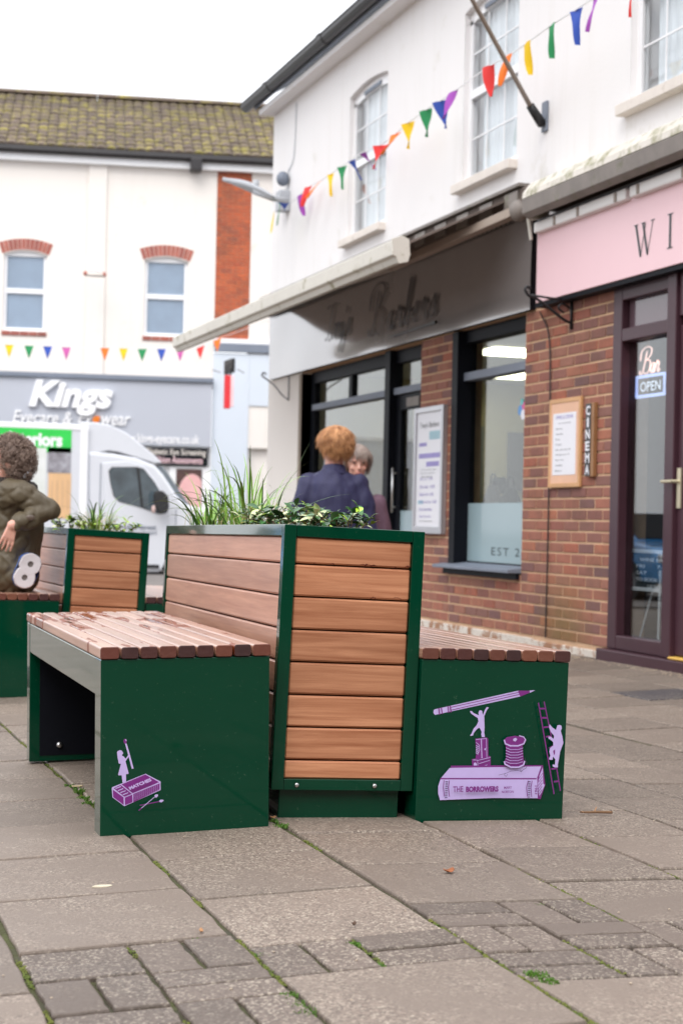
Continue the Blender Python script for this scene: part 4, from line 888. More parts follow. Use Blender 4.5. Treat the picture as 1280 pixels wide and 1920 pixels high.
GL = {  # pen strokes of a cursive hand, unit = x-height .42
 'T': ([[(0,.86),(.1,.98),(.35,.94),(.62,1.0),(.75,.96)],[(.42,.95),(.36,.6),(.26,.15),(.1,.0),(.0,.08)]], .55),
 'o': ([[(.3,.4),(.12,.38),(.05,.16),(.15,0),(.3,.08),(.34,.28),(.3,.4),(.42,.34)]], .42),
 'n': ([[(0,.36),(.08,.42),(.04,0)],[(.06,.25),(.2,.42),(.28,.38),(.24,.05),(.32,0),(.42,.12)]], .4),
 'y': ([[(.05,.42),(.05,.1),(.15,.0),(.28,.15)],[(.34,.42),(.26,-.1),(.1,-.4),(-.02,-.35),(.1,-.15),(.42,.12)]], .4),
 "'": ([[(.08,.8),(.02,.62)]], .12),
 's': ([[(0,.1),(.22,.46),(.26,.2),(.2,.02),(.04,.04)],[(.2,.02),(.4,.12)]], .34),
 'B': ([[(.35,.95),(.28,.5),(.15,.05),(-.05,.0),(-.1,.15)],[(-.15,.55),(-.1,.95),(.3,1.12),(.7,1.02),(.72,.78),(.5,.6),(.3,.56)],[(.42,.58),(.72,.48),(.74,.15),(.5,-.02),(.28,.05)]], .85),
 'a': ([[(.32,.36),(.15,.4),(.03,.18),(.1,.0),(.22,.06),(.34,.38),(.28,.08),(.34,0),(.44,.12)]], .44),
 'r': ([[(0,.12),(.12,.46),(.16,.36),(.28,.38),(.22,.06),(.3,0),(.4,.12)]], .38),
 'b': ([[(0,.15),(.2,.6),(.24,.95),(.14,.9),(.06,.2),(.14,0),(.28,.1),(.26,.34),(.12,.28)],[(.26,.34),(.4,.3)]], .4),
 'e': ([[(0,.14),(.22,.28),(.2,.42),(.08,.38),(.04,.1),(.16,0),(.36,.12)]], .36),
}
def cursive(mb, word, x, z, size, fn, sp=1.0, slant=.25, wd=.05):
    for ch in word:
        if ch == ' ': x += .4*size; continue
        st_, adv = GL[ch]
        for s_ in st_:
            P = spline([(p[0], p[1], 0) for p in s_], 5); lo = []; hi = []
            for i, p in enumerate(P):
                t = (P[min(i+1, len(P)-1)]-P[max(i-1, 0)]).normalized(); nrm = Vector((-t.y, t.x, 0))
                w_ = wd*(.28+.9*abs(t.y)**1.5)*(1 if 0 < i < len(P)-1 else .5)
                for L2, sg_ in ((lo, 1), (hi, -1)):
                    q = p+nrm*w_*.5*sg_; L2.append((x+(q.x+q.y*slant)*size, z+q.y*size))
            m = len(P); mb.add([fn(a, b, .002) for a, b in lo+hi], [(i, i+1, m+i+1, m+i) for i in range(m-1)])
        x += adv*size*sp
    return x
def rf_(Y_): return lambda a, z, d=0: (SX-.014-d, Y_-a, z)
ct = MB(); pL = (5.0, 15.4621, 2.6295); cursive(ct, "Tony's", 0, pL[2]-.0, .34, rf_(pL[1]), sp=.97, wd=.07); cb(ct, 'sign_lettering', M['darktext'], sg)
pB = (5.0, 14.2038, 2.5657); pE = (5.0, 12.5156, 2.5606)
ct = MB(); s_ = .40; wtot = sum(GL[c][1] for c in 'Barbers')*s_
cursive(ct, 'Barbers', .05, pB[2]-.01, s_, rf_(pB[1]), sp=(pB[1]-pE[1])/wtot*.97, wd=.072); cb(ct, 'sign_lettering', M['darktext'], sg)
ul = MB(); a_, b_ = (5.0, 13.5978, 2.4859), (5.0, 12.5355, 2.5019); ul.tube([(SX-.016, a_[1], a_[2]), (SX-.016, b_[1], b_[2])], [.006, .012], 5); cb(ul, 'sign_underline', M['darktext'], sg)

pk = thing('fascia_sign', 'pink shop sign with thin dark letters W I above the plum door', 'shop sign', (WX-.07, 8, 2.4))
PKX = WX-.10
cb(MB().prism([(PKX, 2.42), (WX-.002, 2.42), (WX-.002, 2.98), (PKX, 2.98)], 4.2, (4.95, 10.5679, 2.6756)[1], lambda p, a: (p[0], a, p[1])), 'sign_panel', M['pink'], pk, bevel=.004)
cb(MB().box(PKX+.01, WX-.003, 4.2, 10.6, 2.39, 2.419), 'sign_bottom_trim', M['black'], pk)  # thin black strip just below the sign panel
pL, pT = (4.945, 9.1389, 2.7399), (4.945, 8.9635, 2.5418); 
def serifs(mb, segs, y0, z0, h, fn):
    for (x0, z0_, x1, z1_, wd) in segs:
        dx, dz = x1-x0, z1_-z0_; l = math.hypot(dx, dz); nx, nz = -dz/l*wd/2, dx/l*wd/2
        mb.add([fn(y0-(x0+nx)*h, z0+(z0_+nz)*h, .003), fn(y0-(x1+nx)*h, z0+(z1_+nz)*h, .003), fn(y0-(x1-nx)*h, z0+(z1_-nz)*h, .003), fn(y0-(x0-nx)*h, z0+(z0_-nz)*h, .003)], [(0, 1, 2, 3)])
fnp = lambda a, z, d=0: (PKX-d, a, z)
W_ = [(.06,1,.38,0,.11),(.38,0,.66,1,.035),(.5,1,.8,0,.11),(.8,0,1.1,1,.035),(-.06,1,.2,1,.03),(.4,1,.62,1,.03),(.98,1,1.22,1,.03)]
I_ = [(.12,0,.12,1,.12),(-.04,1,.28,1,.03),(-.04,0,.28,0,.03)]
wb = MB(); hz = (4.945, 8.9171, 2.5284); ht_ = (4.945, 9.1458, 2.741); HH = ht_[2]-hz[2]
serifs(wb, W_, ht_[1]-.0, hz[2], HH*.95, fnp); cb(wb, 'sign_letter', M['signtext'], pk)
wb = MB(); ii = (4.945, 8.7384, 2.5466); serifs(wb, I_, ii[1], hz[2], HH*.95, fnp); cb(wb, 'sign_letter', M['signtext'], pk)
wb = MB(); serifs(wb, [(0,0,0,1,.1), (0,0,.6,1,.04), (.6,0,.6,1,.1)], ii[1]-.5, hz[2], HH*.95, fnp); cb(wb, 'sign_letter', M['signtext'], pk)

# ------------------------------------------------------------------ awnings
aw = thing('awning', 'white awning bar with brown fabric and folding arm over the barber sign', 'awning', (4.07, 14, 2.7))
AX = 4.07; aL = (4.07, 17.8808, 2.7833); aR = (4.07, 10.9216, 2.7765)
prof = [(-.07, .085), (.0, .11), (.05, .09), (.06, -.01), (.045, -.06), (-.02, -.075), (-.04, -.03), (-.065, -.02)]
cb(MB().prism(prof, aR[1], aL[1], lambda p, a: (AX+p[0], a, aL[2]-.0+p[1]-.02)), 'front_bar', M['awn_white'], aw, bevel=.008)
cb(MB().prism([(p[0]*1.08, p[1]*1.08) for p in prof], aR[1]-.012, aR[1]-.0005, lambda p, a: (AX+p[0], a, aL[2]-.02+p[1])), 'end_cap', M['awn_white'], aw, bevel=.003)
ZB = aL[2]+.06
cb(MB().prism([(AX+.05, ZB-.02), (WX-.12, 3.22), (WX-.12, 3.235), (AX+.05, ZB-.005)], aR[1]+.05, 17.4, lambda p, a: (p[0], a, p[1])), 'canopy_fabric', M['awn_brown'], aw)
cb(MB().box(WX-.16, WX-.002, 10.62, 17.45, 3.10, 3.26), 'cassette', M['awn_brown'], aw, bevel=.02)
cb(MB().box(WX-.19, WX-.002, 10.7, 17.45, 3.262, 3.285), 'cassette_top', M['awn_grey'], aw)
for i in range(9): cb(MB().box(WX-.175, WX-.161, 10.75+i*.45, 10.98+i*.45, 3.14, 3.24), 'cassette_clip', M['awn_grey'], aw)
a1, a2 = (4.9, 10.7744, 3.1005), (AX+.1, aR[1]+.35, ZB-.09)
a2 = (4.25, 11.591, 2.7699)
cb(MB().tube([a1, a2], [.05, .04], 4), 'folding_arm', M['awn_arm'], aw, bevel=.006)
cb(MB().tube([a2, (AX+.05, a2[1]+1.9, ZB-.08)], [.04, .035], 4), 'folding_arm', M['awn_arm'], aw, bevel=.006)
cb(MB().ball(a1, (.07, .09, .08)), 'arm_joint', M['awn_grey'], aw, smooth=True)
tr = MB(); k_ = 0; y = 10.95
while y < 17.4:
    tr.add([(SX-.03, y, 3.10), (SX-.03, y+.07, 3.10), (SX-.03, y+.035, 3.055)], [(0, 1, 2)]); y += .085
cb(tr, 'scalloped_trim', M['darktext'], aw)
cb(MB().box(SX-.036, SX-.002, 10.94, 17.46, 3.085, 3.10), 'sign_lip', M['awn_grey'], aw)

aw2 = thing('awning', 'mossy closed awning cassette above the pink sign', 'awning', (WX-.2, 8, 3.1))
yE = (4.8, 10.4871, 3.1171)[1]
p2 = [(WX-.002, 3.27), (WX-.10, 3.27), (WX-.20, 3.235), (WX-.255, 3.165), (WX-.262, 3.12)]
cb(MB().prism(p2+[(WX-.25, 3.12), (WX-.01, 3.2)], 4.2, yE, lambda p, a: (p[0], a, p[1])), 'cover', M['awn_moss'], aw2, bevel=.004)
cb(MB().prism([(WX-.262, 3.117), (WX-.255, 3.02), (WX-.215, 2.985), (WX-.20, 3.02), (WX-.2, 3.117)], 4.2, yE, lambda p, a: (p[0], a, p[1])), 'front_bar', M['awn_grey'], aw2, bevel=.004)
cb(MB().prism([(WX-.002, 3.26), (WX-.15, 3.25), (WX-.25, 3.17), (WX-.25, 3.03), (WX-.2, 2.98), (WX-.05, 3.0)], yE+.0005, yE+.02, lambda p, a: (p[0], a, p[1])), 'end_cap', M['awn_white'], aw2, bevel=.01)
cb(MB().box(WX-.19, WX-.005, 4.2, yE-.02, 3.05, 3.11), 'rolled_fabric', M['awn_brown'], aw2)
yB = (4.92, 10.5374, 2.9978)[1]; yg = (4.92, 9.1847, 2.9713)[1]
cb(MB().box(WX-.145, WX-.003, yg+.02, yB, 2.90, 2.975), 'support_rail', M['railband'], aw2, bevel=.012)
cb(MB().box(WX-.145, WX-.003, 4.2, yg-.03, 2.90, 2.975), 'support_rail', M['railband'], aw2, bevel=.012)
for y in (yB-.35, yB-.7, yg+.13, yg-.16, yg-.7): cb(MB().box(WX-.151, WX-.1455, y, y+.03, 2.905, 2.965), 'rail_bracket', M['awn_arm'], aw2)
cb(MB().tube([(WX-.16, yB+.02, 3.12), (WX-.17, yB+.03, 3.0), (WX-.15, yB+.02, 2.86)], .012, 6), 'pull_cord', M['awn_white'], aw2)
cb(MB().box(WX-.115, WX-.003, 4.2, yB, 2.983, 2.999), 'sign_top_strip', M['slate'], aw2)

# ------------------------------------------------------------------ things on the shop wall
mb_ = thing('menu_board', 'white framed price poster case on the brick pier beside the barber door', 'poster case', (WX-.05, 12.7, .8))
y1, y0, z0, z1 = 13.04, 12.39, .775, 1.825
cb(MB().box(WX-.045, WX+.0, y0, y0+.045, z0, z1).box(WX-.045, WX, y1-.045, y1, z0, z1).box(WX-.045, WX, y0+.045, y1-.045, z1-.045, z1).box(WX-.045, WX, y0+.045, y1-.045, z0, z0+.06), 'case_frame', M['alu'], mb_, bevel=.004)
cb(MB().box(WX-.03, WX-.001, y0+.045, y1-.045, z0+.06, z1-.045), 'poster_sheet', M['poster_white'], mb_)
def para(par, X, yl, yr, z, h, gap, lines, m, name='poster_lettering', seed=1):
    r = random.Random(seed); fn = lambda a, zz, d=0: (X-d, a, zz)
    for s, fr_, w_ in lines:
        m_ = MB(); wdt = (yl-yr); textfit(m_, s, yl-wdt*fr_, yl-wdt*(fr_+w_), z-h, z, fn); cb(m_, name, m, par); z -= gap
ML = mat('violet_poster_print', S(150, 140, 200), rough=.5, bump=0); MT = mat('teal_poster_print', S(160, 196, 208), rough=.5, bump=0)
para(mb_, WX-.0315, y1-.09, y0+.09, 1.70, .06, .1, [("Tony's Barbers", .05, .9)], M['darktext'])
for (a, b, c, e, mm) in ((.5, .92, 1.55, 1.62, MT), (.1, .4, 1.50, 1.53, ML), (.1, .95, 1.40, 1.44, ML), (.4, .9, 1.33, 1.37, ML), (.1, .3, 1.02, 1.05, MT)):
    cb(MB().box(WX-.0312, WX-.0302, y1-.045-(y1-y0-.09)*b, y1-.045-(y1-y0-.09)*a, c, e), 'poster_block', mm, mb_)
para(mb_, WX-.0315, y1-.09, y0+.09, 1.24, .028, .062, [('Dry cut  12.00', .1, .6), ('Skin fade  14.00', .1, .7), ('Beard trim  6.00', .1, .65), ('Wash and cut  16.00', .1, .8), ('Hot towel shave', .1, .6), ('Open Tue to Sat', .1, .55)], ML)
para(mb_, WX-.0315, y1-.12, y0+.12, 1.31, .014, .028, [('all prices include consultation', .05, .9), ('student rate on weekdays only', .05, .8), ('walk in or book ahead', .1, .6)]*1, M['signtext'], seed=2)
para(mb_, WX-.0316, y1-.12, y0+.12, .885, .014, .028, [('card and cash accepted', .05, .7)], M['signtext'])
pl_ = thing('price_list', 'wood framed white drinks list hanging on the brick wall', 'framed list', (WX-.03, 10.2, 1.13))
y1, y0, z0, z1 = 10.475, 9.995, 1.125, 1.735
WF = mat('pale_wood_frame', S(206, 158, 110), rough=.5, var=.15, scale=12, bump=.1)
cb(MB().box(WX-.024, WX-.002, y0, y0+.03, z0, z1).box(WX-.024, WX-.002, y1-.03, y1, z0, z1).box(WX-.024, WX-.002, y0+.03, y1-.03, z1-.03, z1).box(WX-.024, WX-.002, y0+.03, y1-.03, z0, z0+.03), 'list_frame', WF, pl_, bevel=.003)
cb(MB().box(WX-.02, WX-.004, y0+.03, y1-.03, z0+.03, z1-.03), 'list_border', mat('salmon_border', S(232, 186, 156), rough=.6, bump=0), pl_)
cb(MB().box(WX-.022, WX-.0205, y0+.065, y1-.065, z0+.085, z1-.1), 'list_sheet', M['poster_white'], pl_)
para(pl_, WX-.0228, y1-.08, y0+.08, z1-.115, .026, .034, [('WINE & DRINK', .08, .84)], ML)
para(pl_, WX-.0228, y1-.08, y0+.08, z1-.165, .011, .036, [('from the bar today', .2, .6), ('House red', .1, .3), ('House white', .1, .34), ('Rose', .1, .2), ('Prosecco', .1, .3), ('Gin and tonic 8', .1, .7), ('Negroni 9', .1, .66), ('Spritz', .1, .4), ('Coffee', .1, .34), ('Beers', .1, .3)], M['signtext'])
ci = thing('cinema_sign', 'narrow vertical wooden sign with white letters spelling CINEMA', 'sign', (WX-.03, 9.85, 1.2))
yl, yr = 9.92, 9.785; z0, z1 = 1.19, 1.68
cb(MB().box(WX-.030, WX-.002, yr, yl-.02, z0, z1), 'sign_board', mat('brown_sign_wood', S(150, 108, 70), rough=.5, var=.2, scale=12), ci, bevel=.003)
cb(MB().box(WX-.033, WX-.0305, yr+.04, yl-.02, z0+.005, z1-.005), 'letter_strip', M['darktext'], ci)
for i, ch in enumerate('CINEMA'):
    m_ = MB(); zz = z1-.012-(i+1)*.0785; fn = lambda a, zc, d=0: (WX-.0342-d, a, zc)
    textfit(m_, ch, yl-.027 if ch != 'I' else yl-.045, yr+.047 if ch != 'I' else yr+.065, zz+.008, zz+.07, fn, bold=.03); cb(m_, 'sign_letter', M['poster_white'], ci)
br = thing('scroll_bracket', 'black wrought iron scroll bracket under the pink sign', 'bracket', (WX, 10.25, 2.2))
b0 = (5.03, 10.1831, 2.2202); b1 = (5.03, 10.2082, 2.4123)
mbk = MB(); mbk.tube([(WX-.012, b0[1], b0[2]-.02), (WX-.012, b0[1], 2.42)], .011, 6)
e1 = (4.45, 9.6087, 2.282)
mbk.tube(spline([(WX-.012, b0[1], b0[2]+.02), (WX-.08, b0[1], b0[2]+.05), (WX-.20, b0[1], b0[2]+.13), (WX-.29, b0[1], b0[2]+.18), (WX-.33, b0[1], b0[2]+.19), (WX-.36, b0[1], b0[2]+.225), (WX-.345, b0[1], b0[2]+.25), (WX-.32, b0[1], b0[2]+.235)]), .010, 6)
mbk.tube([(WX-.012, b0[1], b0[2]+.17), (WX-.32, b0[1], b0[2]+.195)], .008, 6)
mbk.tube(spline([(WX-.02, b0[1], b0[2]+.12), (WX-.08, b0[1], b0[2]+.15), (WX-.11, b0[1], b0[2]+.12), (WX-.07, b0[1], b0[2]+.09)]), .007, 6)
cb(mbk, 'scroll', M['iron'], br, smooth=True)
br2 = thing('scroll_bracket', 'thin iron scroll bracket on the cream pilaster at the far end of the barber shop', 'bracket', (WX, 17.0, 1.8))
mbk = MB(); yb = 16.85; zb = (5.03, 16.8157, 2.1398)[2]
mbk.tube([(WX-.012, yb, zb), (WX-.012, yb, zb+.33)], .008, 6)
mbk.tube(spline([(WX-.012, yb, zb), (WX-.09, yb, zb+.06), (WX-.17, yb, zb+.15), (WX-.27, yb, zb+.22), (WX-.31, yb, zb+.25), (WX-.29, yb, zb+.28), (WX-.26, yb, zb+.26)]), .009, 6)
cb(mbk, 'scroll', M['lamp_grey'], br2, smooth=True)
cb2 = MB().tube(spline([(WX-.012, (5.04, 10.684, 2.414)[1], 2.38), (WX-.012, (5.04, 10.5176, 2.1889)[1], 2.15), (WX-.012, (5.04, 10.4871, 1.5523)[1], 1.5), (WX-.012, (5.04, 10.477, 0.8077)[1], .8), (WX-.012, (5.04, 10.4848, 0.0822)[1], .08)], 8), .0055, 6)
sb(cb2, 'wall_cable', M['gutter'])

fp = thing('flagpole', 'bare grey flagpole in a black bracket on the upper white wall', 'flagpole', (WX, 10.67, 3.7))
pA, pBk = (5.04, 10.6404, 3.6746), (5.04, 10.6492, 3.8582)
cb(MB().box(WX-.02, WX-.001, 10.63, 10.71, pA[2]-.02, pBk[2]+.01), 'wall_plate', M['slate'], fp, bevel=.003)
f1 = (4.9, 10.6224, 3.8151); f2 = (4.1, 9.7989, 4.2216); f0 = (WX-.03, 10.67, pA[2]+.03); dv = Vector(f2)-Vector(f1)
cb(MB().tube([f0, f1], [.035, .03], 10), 'socket', M['iron'], fp, smooth=True)
cb(MB().tube([f1, Vector(f2)+dv*.4], [.018, .014], 10), 'pole', M['awn_arm'], fp, smooth=True)

la = thing('street_lamp', 'pale grey street lamp arm fixed to the far corner of the white wall', 'street lamp', (WX, 17.05, 4.3))
cb(MB().box(WX-.12, WX-.001, 16.98, 17.14, 4.18, 4.40), 'junction_box', M['lamp_grey'], la, bevel=.01)
cb(MB().ball((WX-.07, 17.05, 4.53), (.07, .07, .08)), 'photocell', M['slate'], la, smooth=True)
lp = [(4.93, 16.701, 4.23), (4.75, 16.6039, 4.2201), (4.62, 16.8085, 4.3247), (4.5, 17.0181, 4.4212), (4.38, 17.2854, 4.5126)]
cb(MB().tube(lp[:3], [.03, .032, .045], 10), 'lamp_arm', M['lamp_grey'], la, smooth=True)
hd = MB(); rg = []
P = [Vector(p) for p in spline(lp[1:], 4)]
for i, p in enumerate(P):
    t = i/(len(P)-1); w_ = (.04+.07*math.sin(math.pi*min(1, t*1.15+.05))**.7)*(1 if t < .97 else .6); h_ = .028+.03*math.sin(math.pi*min(1, t*1.05))
    rg.append([(p.x, p.y+w_*math.cos(a*math.pi/6), p.z+h_*math.sin(a*math.pi/6)*(1 if a < 6 else .5)) for a in range(12)])
hd.rings(rg); cb(hd, 'lamp_head', M['lamp_grey'], la, smooth=True)
s0 = lp[2]; cb(MB().tube([(s0[0], s0[1], s0[2]+.03), (s0[0], s0[1], s0[2]+.11)], [.03, .034], 10), 'sensor_cap', M['lamp_grey'], la, smooth=True)

# ------------------------------------------------------------------ bunting
FC = {'red': S(226, 58, 56), 'orange': S(240, 122, 44), 'yellow': S(244, 202, 28), 'green': S(38, 140, 84), 'blue': S(52, 84, 178), 'purple': S(160, 76, 176), 'pink': S(204, 96, 170)}
for k_, c in FC.items():
    M['f_'+k_] = mat(k_+'_pennant_cloth', c, rough=.8, var=.06, bump=.05)
    b_ = M['f_'+k_].node_tree.nodes['Principled BSDF']
def flag(par, top, dirv, col, w_, h_, twist=0., flip=0.):
    """a pennant hanging from point top, its width running along dirv"""
    d = Vector(dirv).normalized(); zup = Vector((0, 0, -1)); side = d.cross(zup).normalized()
    d2 = (d*math.cos(twist)+side*math.sin(twist)).normalized(); dn = (zup*math.cos(flip)+side*math.sin(flip)+d*math.sin(flip)*.7).normalized()
    t = Vector(top); mb = MB(); n = 6; vs = []
    for j in range(n+1):
        v = j/n; hw = w_/2*(1-v)+.002
        for i in (-1, -.33, .33, 1):
            q = t+d2*hw*i+dn*h_*v+side*(.018*math.sin(v*3.1+i*1.3+t.y)+(twist*.04*v)); vs.append(q)
    mb.add(vs, [(j*4+i, j*4+i+1, (j+1)*4+i+1, (j+1)*4+i) for j in range(n) for i in range(3)])
    o = mb.build('pennant', M['f_'+col], par, smooth=True, label=col+' pennant'); o.location = tuple(-c for c in par.location); return o
def strx(px): # string over the shops leaves the wall towards the camera
    t = (px-540)/(1034-540); y = 16.95+(9.35-16.95)*min(1.35, max(0, t)); return 0
bn = thing('bunting', 'rainbow bunting strung from the street lamp up across the white shop wall', 'bunting', (4.9, 16.5592, 4.1911))
L4 = [((4.93, 16.2416, 4.2031), 'purple', .5, .2), ((4.91, 15.8868, 4.2232), 'red', .9, -.5), ((4.9, 15.4684, 4.197), 'orange', .3, -.9), ((4.87, 15.0576, 4.1884), 'yellow', .7, 0), ((4.85, 14.6607, 4.1798), 'green', .9, 0),
      ((4.84, 14.3544, 4.1771), 'blue', .4, .6), ((4.82, 14.0005, 4.1711), 'purple', .2, .9), ((4.8, 13.465, 4.1239), 'red', .9, -.4), ((4.78, 13.0156, 4.1263), 'orange', .2, -.8), ((4.76, 12.6878, 4.141), 'yellow', .4, 0), ((4.73, 12.2057, 4.1322), 'green', .3, 0),
      ((4.71, 11.8623, 4.1172), 'blue', .5, .2), ((4.69, 11.5339, 4.1103), 'purple', .1, -.5), ((4.64, 10.7618, 4.1008), 'red', .5, 0), ((4.6, 10.3254, 4.0579), 'orange', .2, -.4), ((4.57, 9.9696, 4.0463), 'yellow', .2, .1), ((4.52, 9.4962, 4.0283), 'green', .2, 0), ((4.48, 9.0797, 3.9984), 'blue', .7, 0), ((4.45, 8.7488, 3.9813), 'purple', .2, -.3), ((4.38, 8.2019, 3.906), 'red', .3, 0)]
P = [Vector(q[0]) for q in L4]
for i, (p, c, tw, fl) in enumerate(L4):
    d = (P[min(i+1, len(P)-1)]-P[max(0, i-1)]); flag(bn, p, d, c, .15, .215, tw*.6, fl*.7)
ss = MB().tube([(4.93, 16.5616, 4.1829)]+P+[P[-1]+(P[-1]-P[-2])*3], .005, 5); o = ss.build('string', M['white'], bn); o.location = tuple(-c for c in bn.location)
for i, (q, c, tw, fl) in enumerate((((4.8, 16.5323, 4.1559), 'green', 1.1, 0), ((4.74, 16.5381, 4.0742), 'yellow', 1.2, 0), ((4.88, 16.6887, 4.2068), 'blue', .1, 1.3))): flag(bn, q, (1, .2, 0), c, .14, .22, tw, fl)
bl = thing('bunting', 'bunting of small pennants strung across the front of the eyecare shop', 'bunting', (5.0496, 27.6, 3.7215))
L5 = [((2.7499, 27.6, 3.6484), 'red'), ((3.0931, 27.6, 3.6586), 'orange'), ((3.4392, 27.6, 3.6689), 'yellow'), ((3.762, 27.6, 3.6689), 'green'), ((4.0694, 27.6, 3.6769), 'blue'), ((4.3792, 27.6, 3.6761), 'pink'), ((4.7, 27.6, 3.6846), 'red'), ((5.023, 27.6, 3.7021), 'orange'), ((5.3396, 27.6, 3.7104), 'yellow'), ((5.6584, 27.6, 3.7186), 'green'), ((5.9886, 27.6, 3.7365), 'blue'), ((6.312, 27.6, 3.754), 'pink'), ((6.6649, 27.6, 3.8097), 'red'), ((6.9117, 27.4, 3.9316), 'orange')]
for i, (p, c) in enumerate(L5):
    if i == 6: continue
    flag(bl, p, (1, 0, .5 if i > 11 else 0), c, .145, .22, .15*((i*7) % 3-1), 0)
ss = MB().tube([Vector(q[0]) for q in L5]+[(5.7078, 20.0, 3.378)], .004, 5); o = ss.build('string', M['white'], bl); o.location = tuple(-c for c in bl.location)
# ------------------------------------------------------------------ eyecare shop building across the road
lb = thing('shop_building', 'cream eyecare shop building across the road with mossy tiled roof and arched windows', 'building', (8.46, 33.5, -.34), (0, 0, R_(-10)))
def lx(mb, name, m, par=None, **k): return mb.build(name, m, par or lb, **k)
XR, XL = (-0.0873, 6.4675)[0], -8.0
gz = (-1.8308, 8.4662)[1]; fz0 = (-0.1591, 2.708)[1]; fz1 = (-0.1348, 4.1085)[1]
W2 = ((-1.5464, 6.535), (-0.6526, 4.9778)); W1 = ((-4.4062, 6.4931), (-3.5322, 4.8895))
wz0, wz1 = W2[1][1], W2[0][1]
wins = [(W1[0][0], W1[1][0]), (W2[0][0], W2[1][0])]; wins += [(wins[0][0]-2.9, wins[0][1]-2.9)]
wins.sort(); u = MB(); xc = XL
for a, b in wins:
    u.box(xc, a, 0, .3, fz1-.2, gz+.1); u.box(a, b, 0, .3, fz1-.2, wz0); xc = b; n = 8
    for i in range(n):
        x0, x1 = a+(b-a)*i/n, a+(b-a)*(i+1)/n; f_ = lambda x: wz1+.09*(1-((x-a)/(b-a)*2-1)**2)
        u.add([(x0, 0, f_(x0)), (x1, 0, f_(x1)), (x1, 0, gz+.1), (x0, 0, gz+.1), (x0, .3, f_(x0)), (x1, .3, f_(x1))], [(0, 1, 2, 3), (0, 1, 5, 4)])
u.box(xc, XR-.0, 0, .3, fz1-.2, gz+.1)
lx(u, 'wall', M['render_cream'])
pa, pb_ = (-2.7351, 7.4493)[0], (-2.3547, 7.4681)[0]
lx(MB().box(pa, pb_, -.05, -.001, fz1, gz), 'pilaster', M['render_cream'], bevel=.01)
bj = random.Random(4)
for a, b in wins:
    fr = lx(MB().box(a, a+.07, .08, .14, wz0, wz1+.03).box(b-.07, b, .08, .14, wz0, wz1+.03).box(a+.07, b-.07, .08, .14, wz0, wz0+.07).box(a, b, .08, .14, wz1-.02, wz1+.10), 'window_frame', M['white'], bevel=.006)
    mz = wz0+(wz1-wz0)*.53
    lx(MB().box(a+.07, b-.07, .07, .13, mz-.05, mz+.05), 'meeting_rail', M['white'], fr, bevel=.005)
    lx(MB().box(a+.07, b-.07, .10, .106, wz0+.07, mz-.05), 'pane', M['glass'], fr); lx(MB().box(a+.07, b-.07, .10, .106, mz+.05, wz1-.02), 'pane', M['glass'], fr)
    lx(MB().box(a, b, .125, .135, wz0, wz1+.1), 'blind', M['blind'], fr)
    n = 12
    for i in range(n):       # arch of upright bricks
        t0 = (i+.06)/n*2-1; t1 = (i+.94)/n*2-1; cx, hw = (a+b)/2, (b-a)/2
        A = lambda t: wz1+.10*(1-t*t)+.012; k0, k1 = t0*1.08, t1*1.08; e0, e1 = t0*1.26, t1*1.26; H_ = .22
        inst('brick', MB().prism([(cx+k0*hw, A(t0)), (cx+k1*hw, A(t1)), (cx+e1*hw, A(t1)+H_), (cx+e0*hw, A(t0)+H_)], -.012, .02, lambda p, q: (p[0], q, p[1])).mesh('brick', M['brick_red']), lb, (0, 0, 0))
    lx(MB().prism([((a+b)/2-(b-a)*.54, wz1+.0), ((a+b)/2+(b-a)*.54, wz1), ((a+b)/2+(b-a)*.62, wz1+.22), ((a+b)/2, wz1+.325), ((a+b)/2-(b-a)*.62, wz1+.22)], -.004, .0, lambda p, q: (p[0], q, p[1])), 'arch_mortar', M['mortar_left']) if 0 else None
    for i in range(5):
        x0 = a-.02+(b-a+.04)*i/5; inst('brick', brickmesh((b-a+.04)/5-.012, .085, .06, M['brick_red']), lb, (x0+(b-a+.04)/10, -.03, wz0-.055))
# orange brick strip
bL, bR = XR, (0.6365, 6.4998)[0]
bz0 = (0.2363, 4.9227)[1]
lx(MB().box(bL, bR, .01, .3, bz0-.1, gz+.1), 'brickwork_core', M['mortar_left'])
row = 0; z = bz0; me_full = {}; cnt = 0
while z < gz:
    x = bL-(.1125 if row % 2 else 0)
    while x < bR-.02:
        s0, s1 = max(x, bL), min(x+.225, bR); 
        if s1-s0 > .03: inst('brick', brickmesh(.214, .064, .02, M['brick_orange']), lb, ((s0+s1)/2, bj.uniform(-.002, .002), z+.037), (0, 0, 0), ((s1-s0-.011)/.214, 1, 1)); cnt += 1
        x += .225
    z += .075; row += 1
# gutter, fascia board, roof
lx(MB().box(XL, 4.0, -.16, .0, gz-.02, gz+.14), 'eaves_board', M['white'], bevel=.01)
gp = [(-.30, gz+.26), (-.31, gz+.17), (-.26, gz+.12), (-.20, gz+.12), (-.16, gz+.17), (-.16, gz+.26)]
lx(MB().prism(gp, XL, 4.0, lambda p, a: (a, p[0], p[1])), 'gutter', M['gutter'])
hx = (-0.5468, 8.6684)[0]; lx(MB().box(hx-.12, hx+.12, -.33, -.02, gz-.07, gz+.18), 'gutter_hopper', M['gutter'], bevel=.02)
lx(MB().box(bR, 5.0, .0, .3, fz0, gz+.1), 'neighbour_wall', M['render_cream'])
wz = (0.3773, 3.5915)[1]
lx(MB().box(bL, (0.6641, 3.1538)[0], -.03, .02, -.6, (0.3533, 4.671)[1]), 'shop_pier', M['render_blue'])
lx(MB().box((0.6641, 3.1538)[0]+.003, 5.0, -.03, .02, wz, (0.3533, 4.671)[1]), 'shop_board', M['render_blue'])
lx(MB().box((0.6641, 3.1538)[0]+.003, 5.0, .15, .2, -.6, wz), 'recessed_shopfront', M['render_cream'])
